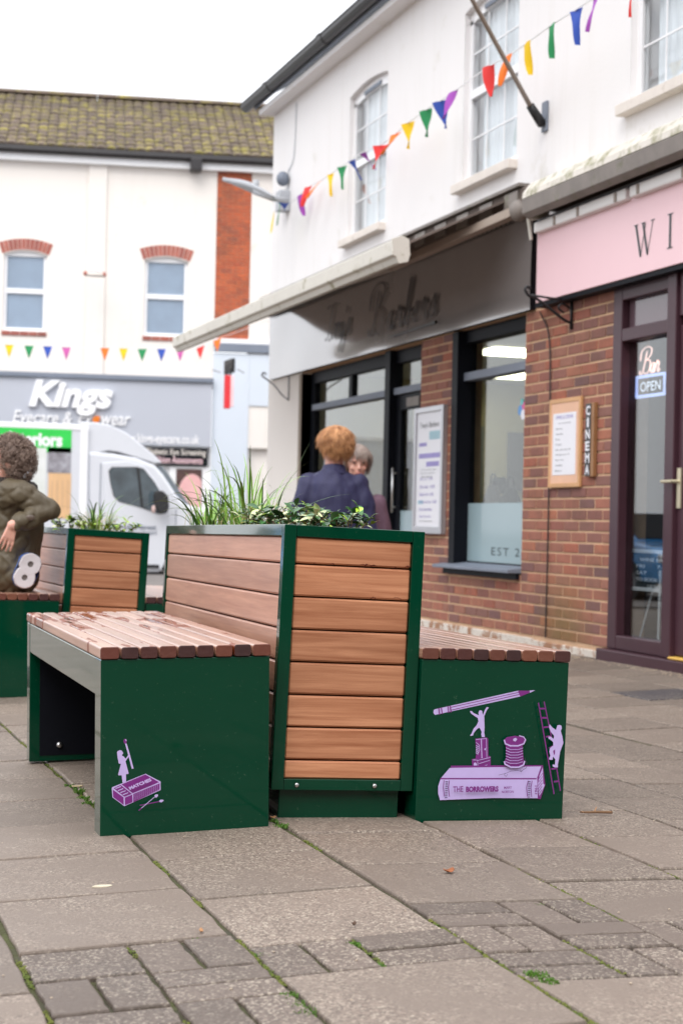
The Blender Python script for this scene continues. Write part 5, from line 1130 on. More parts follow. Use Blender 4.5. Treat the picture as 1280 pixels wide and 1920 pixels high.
q1, q2 = (0.3488, 4.8713)[1], (0.3528, 4.6932)[1]
lx(MB().box(bL+.01, 5.0, -.08, .0, q2, q1), 'cornice_band', M['slate'], bevel=.01); lx(MB().box(bL+.01, 5.0, -.06, .0, q1+.002, q1+.1), 'cornice_top', M['white'], bevel=.01)
RY, RZ = 3.2, (-1.8003, 10.6135)[1]
ang = math.atan2(RZ-(gz+.28), RY+.24); sl_len = math.hypot(RZ-(gz+.28), RY+.24)
rp = MB(); rp.add([(XL-.3, -.24, gz+.24), (5.0, -.24, gz+.24), (5.0, RY, RZ-.04), (XL-.3, RY, RZ-.04), (XL-.3, 7, gz-.3), (5, 7, gz-.3)], [(0, 1, 2, 3), (3, 2, 5, 4)]); lx(rp, 'roof', M['gutter'])
TW, TL_ = .20, .30
tm_ = MB(); n = 8; pr = [(-.093+i*.186/n, .02*math.sin(i*math.pi/n)+.012) for i in range(n+1)]
nrow = int(sl_len/TL_)+1
tm_.add([(x, 0, z+.018) for x, z in pr]+[(x, TL_+.06, z-.002) for x, z in pr]+[(x, 0, z-.03) for x, z in pr], [(i, i+1, n+2+i, n+1+i) for i in range(n)]+[(i, i+1, 2*n+3+i, 2*n+2+i) for i in range(n)])
tile_me = tm_.mesh('roof_tile', M['roof_tile'], fix=False)
tiles = []
for rI in range(nrow):
    for cI in range(int((5.0-XL)/TW)): tiles.append((rI, XL+TW*(cI+.5)))
tiles.sort(key=lambda q: (not (-4.9 < q[1] < 1.5), q[0])); extra = MB()
for i, (rI, x) in enumerate(tiles):
    s_ = rI*TL_; p = (x, -.28+s_*math.cos(ang), gz+.265+s_*math.sin(ang)); jt = bj.uniform(-.006, .006)
    if i < 296: inst('roof_tile', tile_me, lb, (p[0], p[1], p[2]+jt), (ang, bj.uniform(-.01, .01), bj.uniform(-.01, .01)))
    else:
        extra.add([(p[0]+a, p[1]+b*math.cos(ang)-c*math.sin(ang), p[2]+b*math.sin(ang)+c*math.cos(ang)+jt) for a, b, c in tm_.v], tm_.f)
tag(extra.build('roof_tile', M['roof_tile'], lb, fix=False), kind='stuff')
rc = MB(); 
for i in range(30): rc.prism([(RY+.16*math.cos(t), RZ+.0+.12*math.sin(t)) for t in [R_(a) for a in range(-10, 200, 30)]], XL+i*.45, XL+i*.45+.44, lambda p, a: (a, p[0], p[1]))
lx(rc, 'ridge_tile', M['roof_tile']); 
# alarm box
ab = thing('alarm_box', 'small white alarm box with two stub lamps on the cream wall between the windows', 'alarm', (0, 0, 0))
pA = Vector((5.8, 33.2, 5.8817)); ab.location = pA
MB().box(-.14, .14, -.06, .04, -.10, .12).build('alarm_case', M['white'], ab, bevel=.03)
MB().tube([(-.19, -.02, -.14), (.19, -.02, -.14)], .05, 8).build('lamp_bar', M['stone_cream'], ab, smooth=True)
for x in (-.19, .19): MB().ball((x, -.03, -.13), (.045, .05, .05)).build('stub_lamp', M['brick_red'], ab, smooth=True)
# shop sign
es = thing('fascia_sign', 'pale grey eyecare fascia sign with raised white Kings lettering', 'shop sign', (8.46, 33.5, -.34), (0, 0, R_(-10)))
MB().box(XL, XR-.02, -.13, -.001, fz0, fz1-.08).build('sign_panel', M['grey_fascia'], es)
MB().box(XL, XR-.0, -.20, -.001, fz1-.078, fz1+.02).build('sign_cornice', M['slate'], es, bevel=.01)
def lfn(y): return lambda a, z, d=0: (a, y-d, z)
def ltext(s, p0, p1, bold=.02, shear=.0, m='white', d=.03, y=-.135, par=es, name='sign_lettering', ext=.0):
    mb = MB(); textfit(mb, s, p0[0], p1[0], p0[1], p1[1], lfn(y), bold=bold, shear=shear, ext=ext); return mb.build(name, M[m], par, fix=False)
ltext('Kings', (-3.835, 3.2625), (-2.1362, 3.974), bold=.045, shear=.25, ext=.05, y=-.18)
ltext('Eyecare &', (-4.1498, 3.0025), (-2.9557, 3.3446), bold=.012, shear=.25, ext=.015, y=-.16)
ltext('Ey', (-2.841, 3.042), (-2.5448, 3.3357), bold=.012, shear=.25, ext=.015, y=-.16)
ltext('e', (-2.5404, 3.1387), (-2.3918, 3.2747), bold=.03, shear=.25, m='orange', ext=.03, y=-.16)
ltext('wear', (-2.366, 3.0892), (-1.7724, 3.283), bold=.012, shear=.25, ext=.015, y=-.16)
ltext('www.kings-eyecare.co.uk', (-2.0096, 2.6939), (-0.35, 2.9403), bold=.02, ext=.004, y=-.14)
bk0, bk1 = (-1.6953, 2.3082), (-0.1652, 2.6703)
bp = thing('window_sign', 'black panel with pale lettering Diabetic Eye Screening under the grey fascia', 'sign', (8.46, 33.5, -.34), (0, 0, R_(-10)))
MB().box(bk0[0], bk1[0], -.12, -.002, bk0[1], bk1[1]-.01).build('sign_panel', M['black'], bp)
ltext('Diabetic Eye Screening', (-1.4157, 2.4802), (-0.2103, 2.6461), bold=.01, y=-.125, par=bp, m='stone_cream'); ltext('Vision Assessments', (-1.2375, 2.3419), (-0.2731, 2.4895), bold=.01, y=-.125, par=bp, m='pink')
# shopfront under the sign
lx(MB().box(XL, XR-.01, .02, .1, -.6, fz0-.001), 'shopfront_panel', M['white'])
sfr = lx(MB().box((-0.9415, 1.9985)[0], XR-.02, -.05, .018, -.4, bk0[1]-.02), 'shopfront_frame', M['white'])
ph0, ph1 = (-0.8074, 0.8967), (-0.2745, 2.2368)
po = thing('window_poster', 'poster with a close up pink face photograph in the eyecare shop window', 'poster', (8.46, 33.5, -.34), (0, 0, R_(-10)))
MB().box(ph0[0], ph1[0], -.07, -.052, ph0[1], ph1[1]).build('poster_sheet', mat('dark_hair_print', S(62, 46, 46), rough=.5, col2=S(90, 60, 56), scale=3, bump=0), po)
cxp, czp = (ph0[0]*.38+ph1[0]*.62), ph1[1]-.62
mb = MB(); mb.add([(max(ph0[0]+.02, min(ph1[0]-.01, cxp+.30*math.cos(t*math.pi/12))), -.072, czp+.52*math.sin(t*math.pi/12)) for t in range(24)], [list(range(24))]); mb.build('face_print', mat('pink_face_print', S(232, 186, 184), rough=.5, col2=S(206, 148, 150), scale=1.5, bump=0), po)
wl = thing('window_poster', 'tall sheet of blue and white paper beside the face poster', 'poster', (8.46, 33.5, -.34), (0, 0, R_(-10))) if 0 else None
# hanging sign
hs = thing('hanging_sign', 'narrow red and white hanging sign on a black bracket beside the eyecare shop', 'sign', (8.2834, 31.8, 3.4465))
c0 = Vector((8.2834, 31.8, 3.4465))
def hcb(mb, nm, m, **k): o = mb.build(nm, m, hs, **k); o.location = -c0; return o
a_, b_ = Vector((8.1833, 31.8, 3.0614)), Vector((8.3644, 31.8, 3.7255))
hcb(MB().box(a_.x, b_.x-.07, a_.y-.05, a_.y+.05, a_.z, b_.z), 'sign_board', M['redsign'], bevel=.01)
hcb(MB().box(b_.x-.0695, b_.x, a_.y-.045, a_.y+.045, a_.z+.04, b_.z-.01), 'sign_edge', mat('pale_sign_edge', S(240, 200, 204), rough=.5, bump=0), bevel=.01)
k0 = Vector((8.3457, 31.8, 4.0635)); hcb(MB().box(k0.x-.03, k0.x+.04, k0.y-.03, k0.y+.6, k0.z-.28, k0.z), 'bracket_arm', M['iron'], bevel=.01)
hcb(MB().tube([(k0.x-.05, k0.y, k0.z-.1), (a_.x+.05, k0.y, k0.z-.17), (a_.x+.05, k0.y, b_.z)], .018).tube([(b_.x-.06, k0.y, b_.z), (b_.x-.06, k0.y, k0.z-.2)], .018), 'hanger', M['iron'])
hcb(MB().tube([(7.927, 31.8, 3.8201), (8.1017, 31.8, 3.776)], .018).tube([(8.4379, 31.8, 3.8563), (8.5819, 31.8, 3.7893)], .018), 'stay', M['lamp_grey'])

# ------------------------------------------------------------------ white luton van
VY = 28.0
van = thing('delivery_van', 'white box van with green Interiors sign panel parked in front of the eyecare shop', 'van', (5.0, 29.0, gh(5, 29)))
vo = -Vector(van.location)
def vb(mb, nm, m, par=None, **k):
    o = mb.build(nm, m, par or van, **k)
    if par is None: o.location = vo
    return o
def vy(pts): return [(p[0], p[2]) for p in pts]
ex = lambda y0, y1: (lambda p, a: (p[0], a, p[1]))
box_ = vy([(4.8433, 28.0, 2.4245), (4.8995, 28.0, -0.0381)])
# cargo box
vb(MB().prism([(-1.6, .12), (box_[1][0], .12), (box_[0][0], box_[0][1]), (-1.6, box_[0][1]-.02)], VY, VY+2.05, ex(0, 0)), 'box_body', M['vanwhite'], bevel=.03, seg=3)
vb(MB().box(-1.6, box_[0][0]+.01, VY-.012, VY-.001, box_[0][1]-.10, box_[0][1]-.02), 'roof_trim', M['white'], bevel=.004)
vb(MB().box(box_[0][0]-.13, box_[0][0], VY-.012, VY-.001, .2, box_[0][1]-.1), 'corner_trim', M['white'], bevel=.004)
# fairing over the cab
fa = vy([(4.7878, 28.0, 2.4676), (5.0153, 28.0, 2.4677), (5.2449, 28.0, 2.4313), (5.5238, 28.0, 2.3054), (5.7873, 28.0, 2.1139), (5.9956, 28.0, 1.9561), (6.1483, 28.0, 1.8142), (5.999, 28.0, 1.8094), (5.6997, 28.0, 1.8912), (5.3932, 28.0, 1.9722), (5.209, 28.0, 1.9932), (5.0725, 28.0, 1.9612), (4.9652, 28.0, 1.8669), (4.8953, 28.0, 1.7376), (4.8606, 28.0, 1.6641)])
vb(MB().prism(fa, VY+.06, VY+1.95, ex(0, 0)), 'roof_fairing', M['vanwhite'], bevel=.05, seg=3)
# cab body
cabp = vy([(4.8536, 28.0, 1.9719), (5.0725, 28.0, 1.9612), (5.3017, 28.0, 1.9509), (5.6997, 28.0, 1.8912), (6.0185, 28.0, 1.7733), (6.1717, 28.0, 1.6127), (6.424, 28.0, 1.2514), (6.5781, 28.0, 1.1077), (6.8445, 28.0, 1.0585), (7.0364, 28.0, 0.9888), (7.1372, 28.0, 0.7588), (7.185, 28.0, 0.3416), (7.1723, 28.0, 0.0626), (6.6988, 28.0, -0.0357), (6.598, 28.0, 0.2401), (6.4528, 28.0, 0.404), (6.2948, 28.0, 0.3278), (6.2053, 28.0, 0.1425), (6.1729, 28.0, -0.0784), (5.1194, 28.0, -0.09), (4.8999, 28.0, -0.0562)])
vb(MB().prism(cabp, VY+.03, VY+1.95, ex(0, 0)), 'cab_body', M['vanwhite'], bevel=.06, seg=3)
dw = vy([(5.1004, 27.98, 1.7799), (5.5307, 27.98, 1.8303), (5.7911, 27.98, 1.7656), (6.02, 27.98, 1.516), (6.273, 27.98, 1.0818), (6.3156, 27.98, 0.862), (6.2924, 27.98, 0.2362), (6.1672, 27.98, -0.0227), (5.2607, 27.98, -0.0332), (5.1917, 27.98, 0.5836)])
dd = vb(MB().prism(dw, VY+.018, VY+.08, ex(0, 0)), 'cab_door', M['vanwhite'], bevel=.012)
wn = vy([(5.2207, 27.97, 1.6381), (5.2742, 27.97, 1.7034), (5.6975, 27.97, 1.7166), (5.8093, 27.97, 1.6927), (6.0003, 27.97, 1.4694), (6.2134, 27.97, 1.1355), (6.1615, 27.97, 0.9506), (6.0493, 27.97, 0.9572), (5.7498, 27.97, 1.051), (5.4065, 27.97, 1.1339), (5.3127, 27.97, 1.2225), (5.2525, 27.97, 1.4482)])
def vd(mb, nm, m, **k): o = mb.build(nm, m, dd, **k); return o
vd(MB().prism([(p[0]+(p[0]-5.6)*.03, p[1]+(p[1]-1.3)*.035) for p in wn], VY+.010, VY+.0175, ex(0, 0)), 'window_seal', M['darkrubber'])
vd(MB().prism(wn, VY+.004, VY+.0095, ex(0, 0)), 'window', mat('van_window_tint', S(92, 106, 114), rough=.04, var=.45, scale=1.4, col2=S(42, 50, 56), bump=0, coat=1, coatr=.02))
qd = vy([(5.6883, 27.97, 1.7163), (5.7345, 27.97, 1.7178), (5.8243, 27.97, 1.0345), (5.7776, 27.97, 1.0517)]); vd(MB().prism(qd, VY+.0, VY+.0038, ex(0, 0)), 'window_divider', M['darkrubber'])
vd(MB().box(*[(5.0, 43.6313, 14.2385)[0]*0+v for v in ((5.2833, 28.0, 0.7488)[0], (5.4486, 28.0, 0.7522)[0])], VY-.005, VY+.017, (5.285, 28.0, 0.676)[2], (5.2835, 28.0, 0.7397)[2]), 'door_handle', M['slate'], bevel=.008)
wsn = vy([(6.0562, 28.0, 1.7561), (6.1715, 28.0, 1.6218), (6.424, 28.0, 1.2514), (6.5781, 28.0, 1.1077), (6.6924, 28.0, 1.0734), (6.4779, 28.0, 1.3635), (6.2643, 28.0, 1.6614), (6.1492, 28.0, 1.7774)])
vb(MB().prism(wsn, VY+.15, VY+1.83, ex(0, 0)), 'windscreen', mat('windscreen_tint', S(120, 130, 138), rough=.04, var=.4, scale=2, bump=0, coat=1), bevel=.01)
mir = vy([(5.953, 27.9, 1.2567), (5.9884, 27.9, 1.3308), (6.1, 27.9, 1.3338), (6.1953, 27.9, 1.2447), (6.2182, 27.9, 1.0619), (6.1833, 27.9, 0.9512), (6.0534, 27.9, 0.9299), (5.9761, 27.9, 1.0562)])
mo = vb(MB().prism(mir, VY-.28, VY-.12, ex(0, 0)), 'wing_mirror', M['darkrubber'], bevel=.03, seg=3)
mb = MB().ball(((5.9343, 27.7, 1.0094)[0], VY-.3, (5.9343, 27.7, 1.0094)[2]), (.035, .03, .07)); mb.build('mirror_lamp', mat('mirror_indicator', S(206, 178, 172), rough=.3, bump=0), mo, smooth=True)
vb(MB().tube([(mir[4][0] if 0 else (6.1573, 28.0, 1.0148)[0], VY+.02, (6.1573, 28.0, 1.0148)[2]), ((6.1375, 28.0, 1.0603)[0], VY-.14, (6.1365, 28.0, 1.1062)[2])], .03, 8), 'mirror_arm', M['darkrubber'])
def wheel(cx, cz, y, s=1):
    t = vb(MB().tube([(cx, y, cz), (cx, y+.05, cz), (cx, y+.2, cz), (cx, y+.24, cz)], [.30, .335, .335, .30], 28), 'wheel', M['darkrubber'], smooth=False)
    MB().tube([(cx, y-.004, cz), (cx, y+.03, cz)], [.20, .21], 20).build('rim', M['alu'], t)
cz_ = gh(6.5, 28)+.335
for cx in ((6.4514, 28.0, 0.0537)[0], .6):
    for y in (VY+.05, VY+1.72): wheel(cx, cz_, y)
vb(MB().box(-1.5, (6.12, 28.0, 0.6006)[0], VY+.1, VY+1.9, -.05, .15), 'chassis', M['darkrubber'])
vb(MB().box(*[(5.075, 28.0, 1.8523)[0]-.004, (5.075, 28.0, 1.8523)[0]+.008], VY+.02, VY+.035, .1, (5.0767, 28.0, 1.7797)[2]), 'panel_seam', M['slate'])
vb(MB().box((6.4011, 28.0, 0.6058)[0]-.006, (6.4011, 28.0, 0.6058)[0]+.004, VY+.018, VY+.04, (6.4032, 28.0, 0.5137)[2], (6.3916, 28.0, 1.0202)[2]), 'panel_seam', M['slate'])
vb(MB().box(.3, (6.12, 28.0, 0.6006)[0], VY+.0, VY+.02, .0, .06), 'sill_strip', M['darkrubber'])
hl = vy([(6.9247, 28.0, 0.875), (7.0975, 28.0, 0.823), (7.14, 28.0, 0.6381), (7.025, 28.0, 0.6545)]); vb(MB().prism(hl, VY+.02, VY+.5, ex(0, 0)), 'headlight', M['alu'], bevel=.01)
vb(MB().box((6.8736, 28.0, 0.6146)[0], (7.1882, 28.0, 0.6204)[0], VY+.05, VY+1.93, (6.8876, 28.0, 0.0035)[2], (6.88, 28.0, 0.3368)[2]), 'bumper', M['darkrubber'], bevel=.04)
gp0, gp1 = (1.6476, 27.98, 1.9307), (4.5615, 27.98, 2.3221)
vb(MB().box(gp0[0], gp1[0], VY-.012, VY-.0005, gp0[2], gp1[2]), 'green_sign_panel', mat('bright_green_vinyl', S(52, 208, 84), rough=.4, bump=0))
mb = MB(); q0, q1 = (3.5073, 27.98, 2.0229), (4.4097, 27.98, 2.2622); textfit(mb, 'Interiors', q0[0], q1[0], q0[2], q1[2], lfn(VY-.0135), bold=.05); vb(mb, 'sign_lettering', M['white'], fix=False)
mb = MB(); q0, q1 = (3.1392, 27.98, 2.0099), (3.4147, 27.98, 2.2245); textfit(mb, '&', q0[0], q1[0], q0[2], q1[2], lfn(VY-.0135), bold=.05); vb(mb, 'sign_lettering', M['white'], fix=False)
mb = MB(); q0, q1 = (1.9854, 27.98, 1.9689), (3.0126, 27.98, 2.2093); textfit(mb, 'Flooring', q0[0], q1[0], q0[2], q1[2], lfn(VY-.0135), bold=.05); vb(mb, 'sign_lettering', M['white'], fix=False)
# pictures of rooms printed on the side
d0, d1 = (4.1891, 27.98, 0.9242), (4.5693, 27.98, 1.5824)
vb(MB().box(d0[0], d1[0], VY-.012, VY-.0005, d0[2]-.1, d1[2]), 'side_print', mat('oak_door_print', S(226, 184, 138), rough=.5, var=.15, scale=4, stretch=(6, 1, .5), bump=0))
for t in (.15, .38, .62, .85): vb(MB().box(d0[0]+(d1[0]-d0[0])*t, d0[0]+(d1[0]-d0[0])*t+.015, VY-.0135, VY-.0122, d0[2]+.05, d1[2]-.12), 'side_print_line', M['mortar'])
d0, d1 = (4.174, 27.98, 1.5885), (4.5594, 27.98, 2.0152)
vb(MB().box(d0[0], d1[0], VY-.012, VY-.0005, d0[2], d1[2]), 'side_print', mat('grey_room_print', S(176, 176, 184), rough=.5, col2=S(110, 104, 110), scale=7, bump=0))
d0, d1 = (3.9157, 27.98, 1.1866), (4.1467, 27.98, 2.0008)
vb(MB().box(d0[0], d1[0], VY-.0125, VY-.0005, d0[2], d1[2]), 'side_print', mat('pale_room_print', S(226, 228, 228), rough=.5, col2=S(200, 206, 196), scale=3, bump=0))
for s_, q0, q1 in (('Little Street', (5.4836, 27.98, 0.6619), (6.0563, 27.98, 0.7464)), ('Leighton Buzzard', (5.5227, 27.98, 0.5624), (6.0588, 27.98, 0.6364))):
    mb = MB(); textfit(mb, s_, q0[0], q1[0], q0[2], q1[2], lfn(VY-.002), bold=.02); vd(mb, 'door_lettering', M['slate'], fix=False)

# blue car parked out of frame to the left, seen mirrored in the plum door glass
car = thing('parked_car', 'blue parked car mirrored in the glass beside the plum door', 'car', (-3.2, 24.4, gh(-3, 24)))
bpth = [(-2.0, .3), (-2.05, .62), (-1.9, .84), (-1.15, .95), (-.55, 1.38), (.75, 1.42), (1.4, 1.0), (1.95, .9), (2.02, .55), (1.98, .3)]
cbm = MB(); 
for i, (yy, ins) in enumerate(((-.85, .0), (.85, 0))): pass
cbm.prism(bpth, -.85, .85, lambda p, a: (a*(1 if p[1] < 1 else .82), p[0], p[1])); CB = cbm.build('body', mat('blue_car_paint', S(60, 140, 205), rough=.25, coat=1, bump=0), car, bevel=.07, seg=3)
for sx in (-1, 1):
    MB().prism([(-1.0, .97), (-.5, 1.32), (.68, 1.35), (1.2, 1.0)], sx*.80, sx*.83, lambda p, a: (a*(1 if p[1] < 1.1 else .9), p[0], p[1])).build('side_window', M['black'], car)
    for yy in (-1.3, 1.25):
        w0 = MB().tube([(sx*.70, yy, .31), (sx*.87, yy, .31)], .31, 22).build('wheel', M['darkrubber'], car); MB().tube([(sx*.865, yy, .31), (sx*.88, yy, .31)], .19, 16).build('rim', M['alu'], w0)
MB().prism([(-1.13, .96), (-.58, 1.36), (-.56, 1.34), (-1.1, .94)], -.66, .66, lambda p, a: (a, p[0]-.02, p[1]+.02)).build('windscreen', M['black'], car)
for sx in (-.65, .65): MB().box(sx-.14, sx+.14, -2.06, -1.98, .6, .74).build('headlight', M['alu'], car, bevel=.03)

# easel blackboard inside the plum doorway
eb = thing('blackboard', 'small black letter board on a white wire easel behind the door glass', 'notice board', (WX+.35, 9.2, .08))
q = [(5.175, 9.5163, 0.6989), (5.175, 8.9896, 0.7181), (5.175, 9.0059, 0.4813), (5.175, 9.5564, 0.4702)]
yl, yr, zt, zb = q[0][1], q[1][1], q[0][2], q[2][2]; EX = 5.175
cb(MB().box(EX, EX+.012, yr, yl, zb, zt), 'board', mat('letter_board_black', S(34, 44, 50), rough=.6, bump=0), eb)
cb(MB().box(EX-.012, EX+.014, yr, yl, zt-.0, zt+.024).box(EX-.012, EX+.014, yr, yl, zb-.024, zb).box(EX-.012, EX+.014, yl, yl+.024, zb-.024, zt+.024).box(EX-.012, EX+.014, yr-.024, yr, zb-.024, zt+.024), 'board_frame', M['poster_white'], eb, bevel=.003)
ll = yl-yr
for i, (s_, a, b) in enumerate((('WINE BAR', .2, .85), ('FRI      7-11', .12, .9), ('SAT      7-11', .12, .9), ('TO BOOK CALL', .12, .95), ('US NOW', .4, .85))):
    mb = MB(); zz = zt-.03-i*.042; textfit(mb, s_, yl-ll*a, yl-ll*b, zz-.022, zz, lambda a_, z, d=0: (EX-.002, a_, z), bold=.02); cb(mb, 'board_lettering', M['poster_white'], eb, bevel=0)
zf = .1
cb(MB().tube([(EX+.03, (yl+yr)/2+.03, zb), (EX+.03, (yl+yr)/2+.22, zf)], .006).tube([(EX+.03, (yl+yr)/2-.03, zb), (EX+.03, (yl+yr)/2-.2, zf)], .006).tube([(EX+.03, (yl+yr)/2, zb+.02), (EX+.25, (yl+yr)/2, zf)], .006).tube([(EX-.02, yr+.12, zt-.1), (EX-.02, yr+.13, zf)], .009), 'easel', M['poster_white'], eb)
ns_ = thing('neon_sign', 'small pink and blue neon sign reading Bar OPEN behind the door glass', 'neon sign', (WX+.2, 9.15, 1.6))
NP = mat('pink_neon_tube', (1, .62, .55), emit=.9, bump=0); NBm = mat('blue_neon_tube', (.45, .55, 1), emit=.8, bump=0); NW = mat('white_neon_tube', (.8, .85, 1), emit=.7, bump=0)
n0, n1 = (5.17, 9.4929, 1.6985), (5.17, 9.1366, 1.825); NX = 5.17
ob = [(NX, n0[1], n0[2]), (NX, n1[1], n0[2]), (NX, n1[1], n1[2]), (NX, n0[1], n1[2]), (NX, n0[1], n0[2])]
cb(MB().tube(ob, .011, 6), 'tube_border', NBm, ns_, smooth=True)
mb = MB(); textfit(mb, 'OPEN', n0[1]-.05, n1[1]+.05, n0[2]+.03, n1[2]-.035, lambda a_, z, d=0: (NX, a_, z), bold=.0); cb(mb, 'tube_lettering', NW, ns_)
GL['r2'] = GL['r']
mb = MB(); c0 = (5.17, 9.4639, 1.8439); cursive(mb, 'Bar', .02, c0[2], .15, lambda a_, z, d=0: (NX, c0[1]-a_, z), sp=.95, wd=.12, slant=.2); cb(mb, 'tube_script', NP, ns_)

# unseen brick terrace added behind the camera to darken reflections in paint and glass
tb = thing('added_terrace', 'unseen brown brick terrace added behind the camera to darken reflections in the glossy paint', 'building', (0, -10, 0))
MB().box(-22, 16, -.4, 0, -.3, 6.6).build('wall', mat('brown_terrace_brick', S(112, 84, 70), rough=.9, var=.3), tb)
MB().prism([(.35, 6.6), (-3.5, 9.3), (-7, 6.6)], -22, 16, lambda p, a: (a, p[0], p[1])).build('roof', M['slate'], tb)
for i in range(10):
    x = -20+i*3.6
    wf_ = MB().box(x, x+1.1, .0, .04, 3.9, 5.5).build('window_frame', M['white'], tb); MB().box(x+.08, x+1.02, .041, .05, 3.98, 5.42).build('pane', M['black'], wf_)
    MB().box(x-.5, x+2.3, .0, .06, .2, 2.4).build('shop_window', M['black'], tb); MB().box(x-.6, x+2.6, .0, .15, 2.5, 3.1).build('shop_fascia', M['slate'] if i % 2 else M['purple'], tb)
# ------------------------------------------------------------------ plants
def leafmesh(name, l, w, m, bend=.25, fold=.15, seg=4, point=1.0):
    mb = MB(); vs = []
    for i in range(seg+1):
        t = i/seg; ww = w*math.sin(math.pi*min(1, t*.92+.06))**point*.5; z = bend*l*math.sin(t*1.5)-fold*l*t*t
        vs += [(-ww, l*t, z+ww*.35), (0, l*t, z), (ww, l*t, z+ww*.35)]
    mb.add(vs, [(i*3+k, i*3+k+1, i*3+4+k, i*3+3+k) for i in range(seg) for k in (0, 1)]); return mb.mesh(name, m, smooth=True, fix=False)
def leafmat(name, c, rough=.4, rand=.3, tr=.25):
    m = mat(name, c, rough=rough, var=.3, scale=30, rand=rand, bump=.1, spec=.5)
    m.node_tree.nodes['Principled BSDF'].inputs['Transmission Weight'].default_value = 0
    b = m.node_tree.nodes['Principled BSDF']; b.inputs['Subsurface Weight'].default_value = tr; b.inputs['Subsurface Scale'].default_value = .01; b.inputs['Subsurface Radius'].default_value = (.3, 1, .1)
    return m
M['blade'] = leafmat('grass_blade_green', S(136, 180, 74)); M['blade_dark'] = leafmat('deep_grass_green', S(88, 134, 56)); M['straw'] = leafmat('straw_blade', S(196, 178, 126), rough=.8, rand=.15)
M['leafd'] = leafmat('glossy_dark_leaf', S(66, 108, 62), rough=.22, rand=.35); M['leafl'] = leafmat('pale_edged_leaf', S(204, 214, 160), rough=.35); M['leafy'] = leafmat('young_yellow_green_leaf', S(166, 204, 56), rough=.35)
M['stem'] = mat('woody_stem', S(112, 92, 62), rough=.8)
def blade(par, base, lean, az, L, w, droop, m):
    n = 9; vs = []; p = Vector(base); d = Vector((math.sin(lean)*math.cos(az), math.sin(lean)*math.sin(az), math.cos(lean))); h = Vector((math.cos(az), math.sin(az), 0))
    side = Vector((-math.sin(az), math.cos(az), 0)); side = (side+Vector((0, 0, .25))).normalized()
    for i in range(n+1):
        t = i/n; ww = w*(1-t**2.2)*.5+.0003; vs += [p-side*ww, p+side*ww]
        p = p+d*(L/n); d = (d+(h*.6+Vector((0, 0, -1)))*droop/n*(.4+1.6*t)).normalized()
    mb = MB(); mb.add(vs, [(2*i, 2*i+1, 2*i+3, 2*i+2) for i in range(n)]); o = mb.build('leaf_blade', m, par, smooth=True, fix=False); return o
def grass(label, loc, n, Lr, spread, seed, lean=.5, straws=20):
    r = random.Random(seed); g = thing('grass_plant', label, 'grass plant', loc, group='grasses growing in the planters')
    for i in range(n):
        a = r.uniform(0, 2*math.pi); q = r.random()**.5*spread; L = r.uniform(*Lr)*(1 if r.random() < .6 else .6)
        blade(g, (q*math.cos(a), q*math.sin(a)*1.2, 0), r.uniform(.02, lean), a+r.uniform(-.6, .6), L, r.uniform(.005, .0095), r.uniform(.4, 2.4), M['blade'] if r.random() < .6 else M['blade_dark'])
    sm = MB()
    for i in range(straws):
        a = r.uniform(0, 6.28); q = r.random()**.5*spread*1.3; h_ = r.uniform(.03, .11); x, y = q*math.cos(a), q*math.sin(a)
        sm.tube([(x, y, 0), (x+r.uniform(-.02, .02), y+r.uniform(-.02, .02), h_*.6), (x+r.uniform(-.05, .05), y+r.uniform(-.04, .04), h_)], [.0012, .001, .0004], 3, False)
    o = sm.build('dry_stalk', M['straw'], g); o['kind'] = 'stuff'
    return g
pz = 0.02873+PT-.024
def onpl(x, y):      # point on the soil of the near planter
    a = R_(-2.65918); return (1.25617+x*math.cos(a)-y*math.sin(a)+.025, 4.29335+x*math.sin(a)+y*math.cos(a), pz-.009*y*1.0)
g1 = grass('arching green grass clump at the far left end of the near planter', onpl(.11, 1.55), 60, (.14, .28), .08, 21, .7, 26)
g2 = grass('tall upright grass clump in the middle of the near planter', onpl(.13, 1.05), 70, (.18, .33), .085, 22, .5, 40)
g3 = grass('thin grass tuft between the tall clump and the leafy shrub', onpl(.12, .72), 30, (.08, .2), .06, 27, .6, 40)
# single long straight blade and wispy stalks
blade(g2, (.03, -.12, 0), .42, -.25, .33, .0065, .06, M['blade'])
blade(g3, (.0, .0, 0), .9, -.2, .30, .003, .55, M['blade_dark'])
LM = {k_: [leafmesh('leaf', .034, .018, M[k_], .2, .15), leafmesh('leaf', .028, .016, M[k_], -.1, .3)] for k_ in ('leafd', 'leafl', 'leafy')}
LS = {k_: leafmesh('leaf', .016, .008, M[k_], .1, .1) for k_ in ('leafd', 'leafl', 'leafy')}
def shrub(label, loc, stems, hr, rx, ry, seed, mix=('leafd',)*6+('leafl',)*2+('leafy',), per=8, sc=1, cat='shrub'):
    r = random.Random(seed); s = thing('leafy_shrub', label, cat, loc, group='leafy shrubs growing in the planters')
    sm = MB()
    for i in range(stems):
        a = r.uniform(0, 6.28); q = r.random()**.5; x, y = rx*q*math.cos(a), ry*q*math.sin(a); h_ = r.uniform(*hr)*(1-.5*q)
        tip = Vector((x*1.35, y*1.35, h_)); b0 = Vector((x*.6, y*.6, -.01)); mid = (tip+b0)/2+Vector((r.uniform(-.01, .01), r.uniform(-.01, .01), .012))
        sm.tube([b0, mid, tip], [.0022, .0018, .001], 4)
        kx = r.choice(mix)
        for j in range(per):
            t = .25+.75*j/(per-1); p = b0.lerp(mid, min(1, 2*t)) if t < .5 else mid.lerp(tip, 2*t-1)
            kk = kx if r.random() < .75 else r.choice(mix)
            o = inst('leaf', r.choice(LM[kk]), s, p, (r.uniform(-.2, .9), r.uniform(-.5, .5), r.uniform(0, 6.28)), (sc*r.uniform(.7, 1.15),)*3)
    sm.build('stem', M['stem'], s); return s
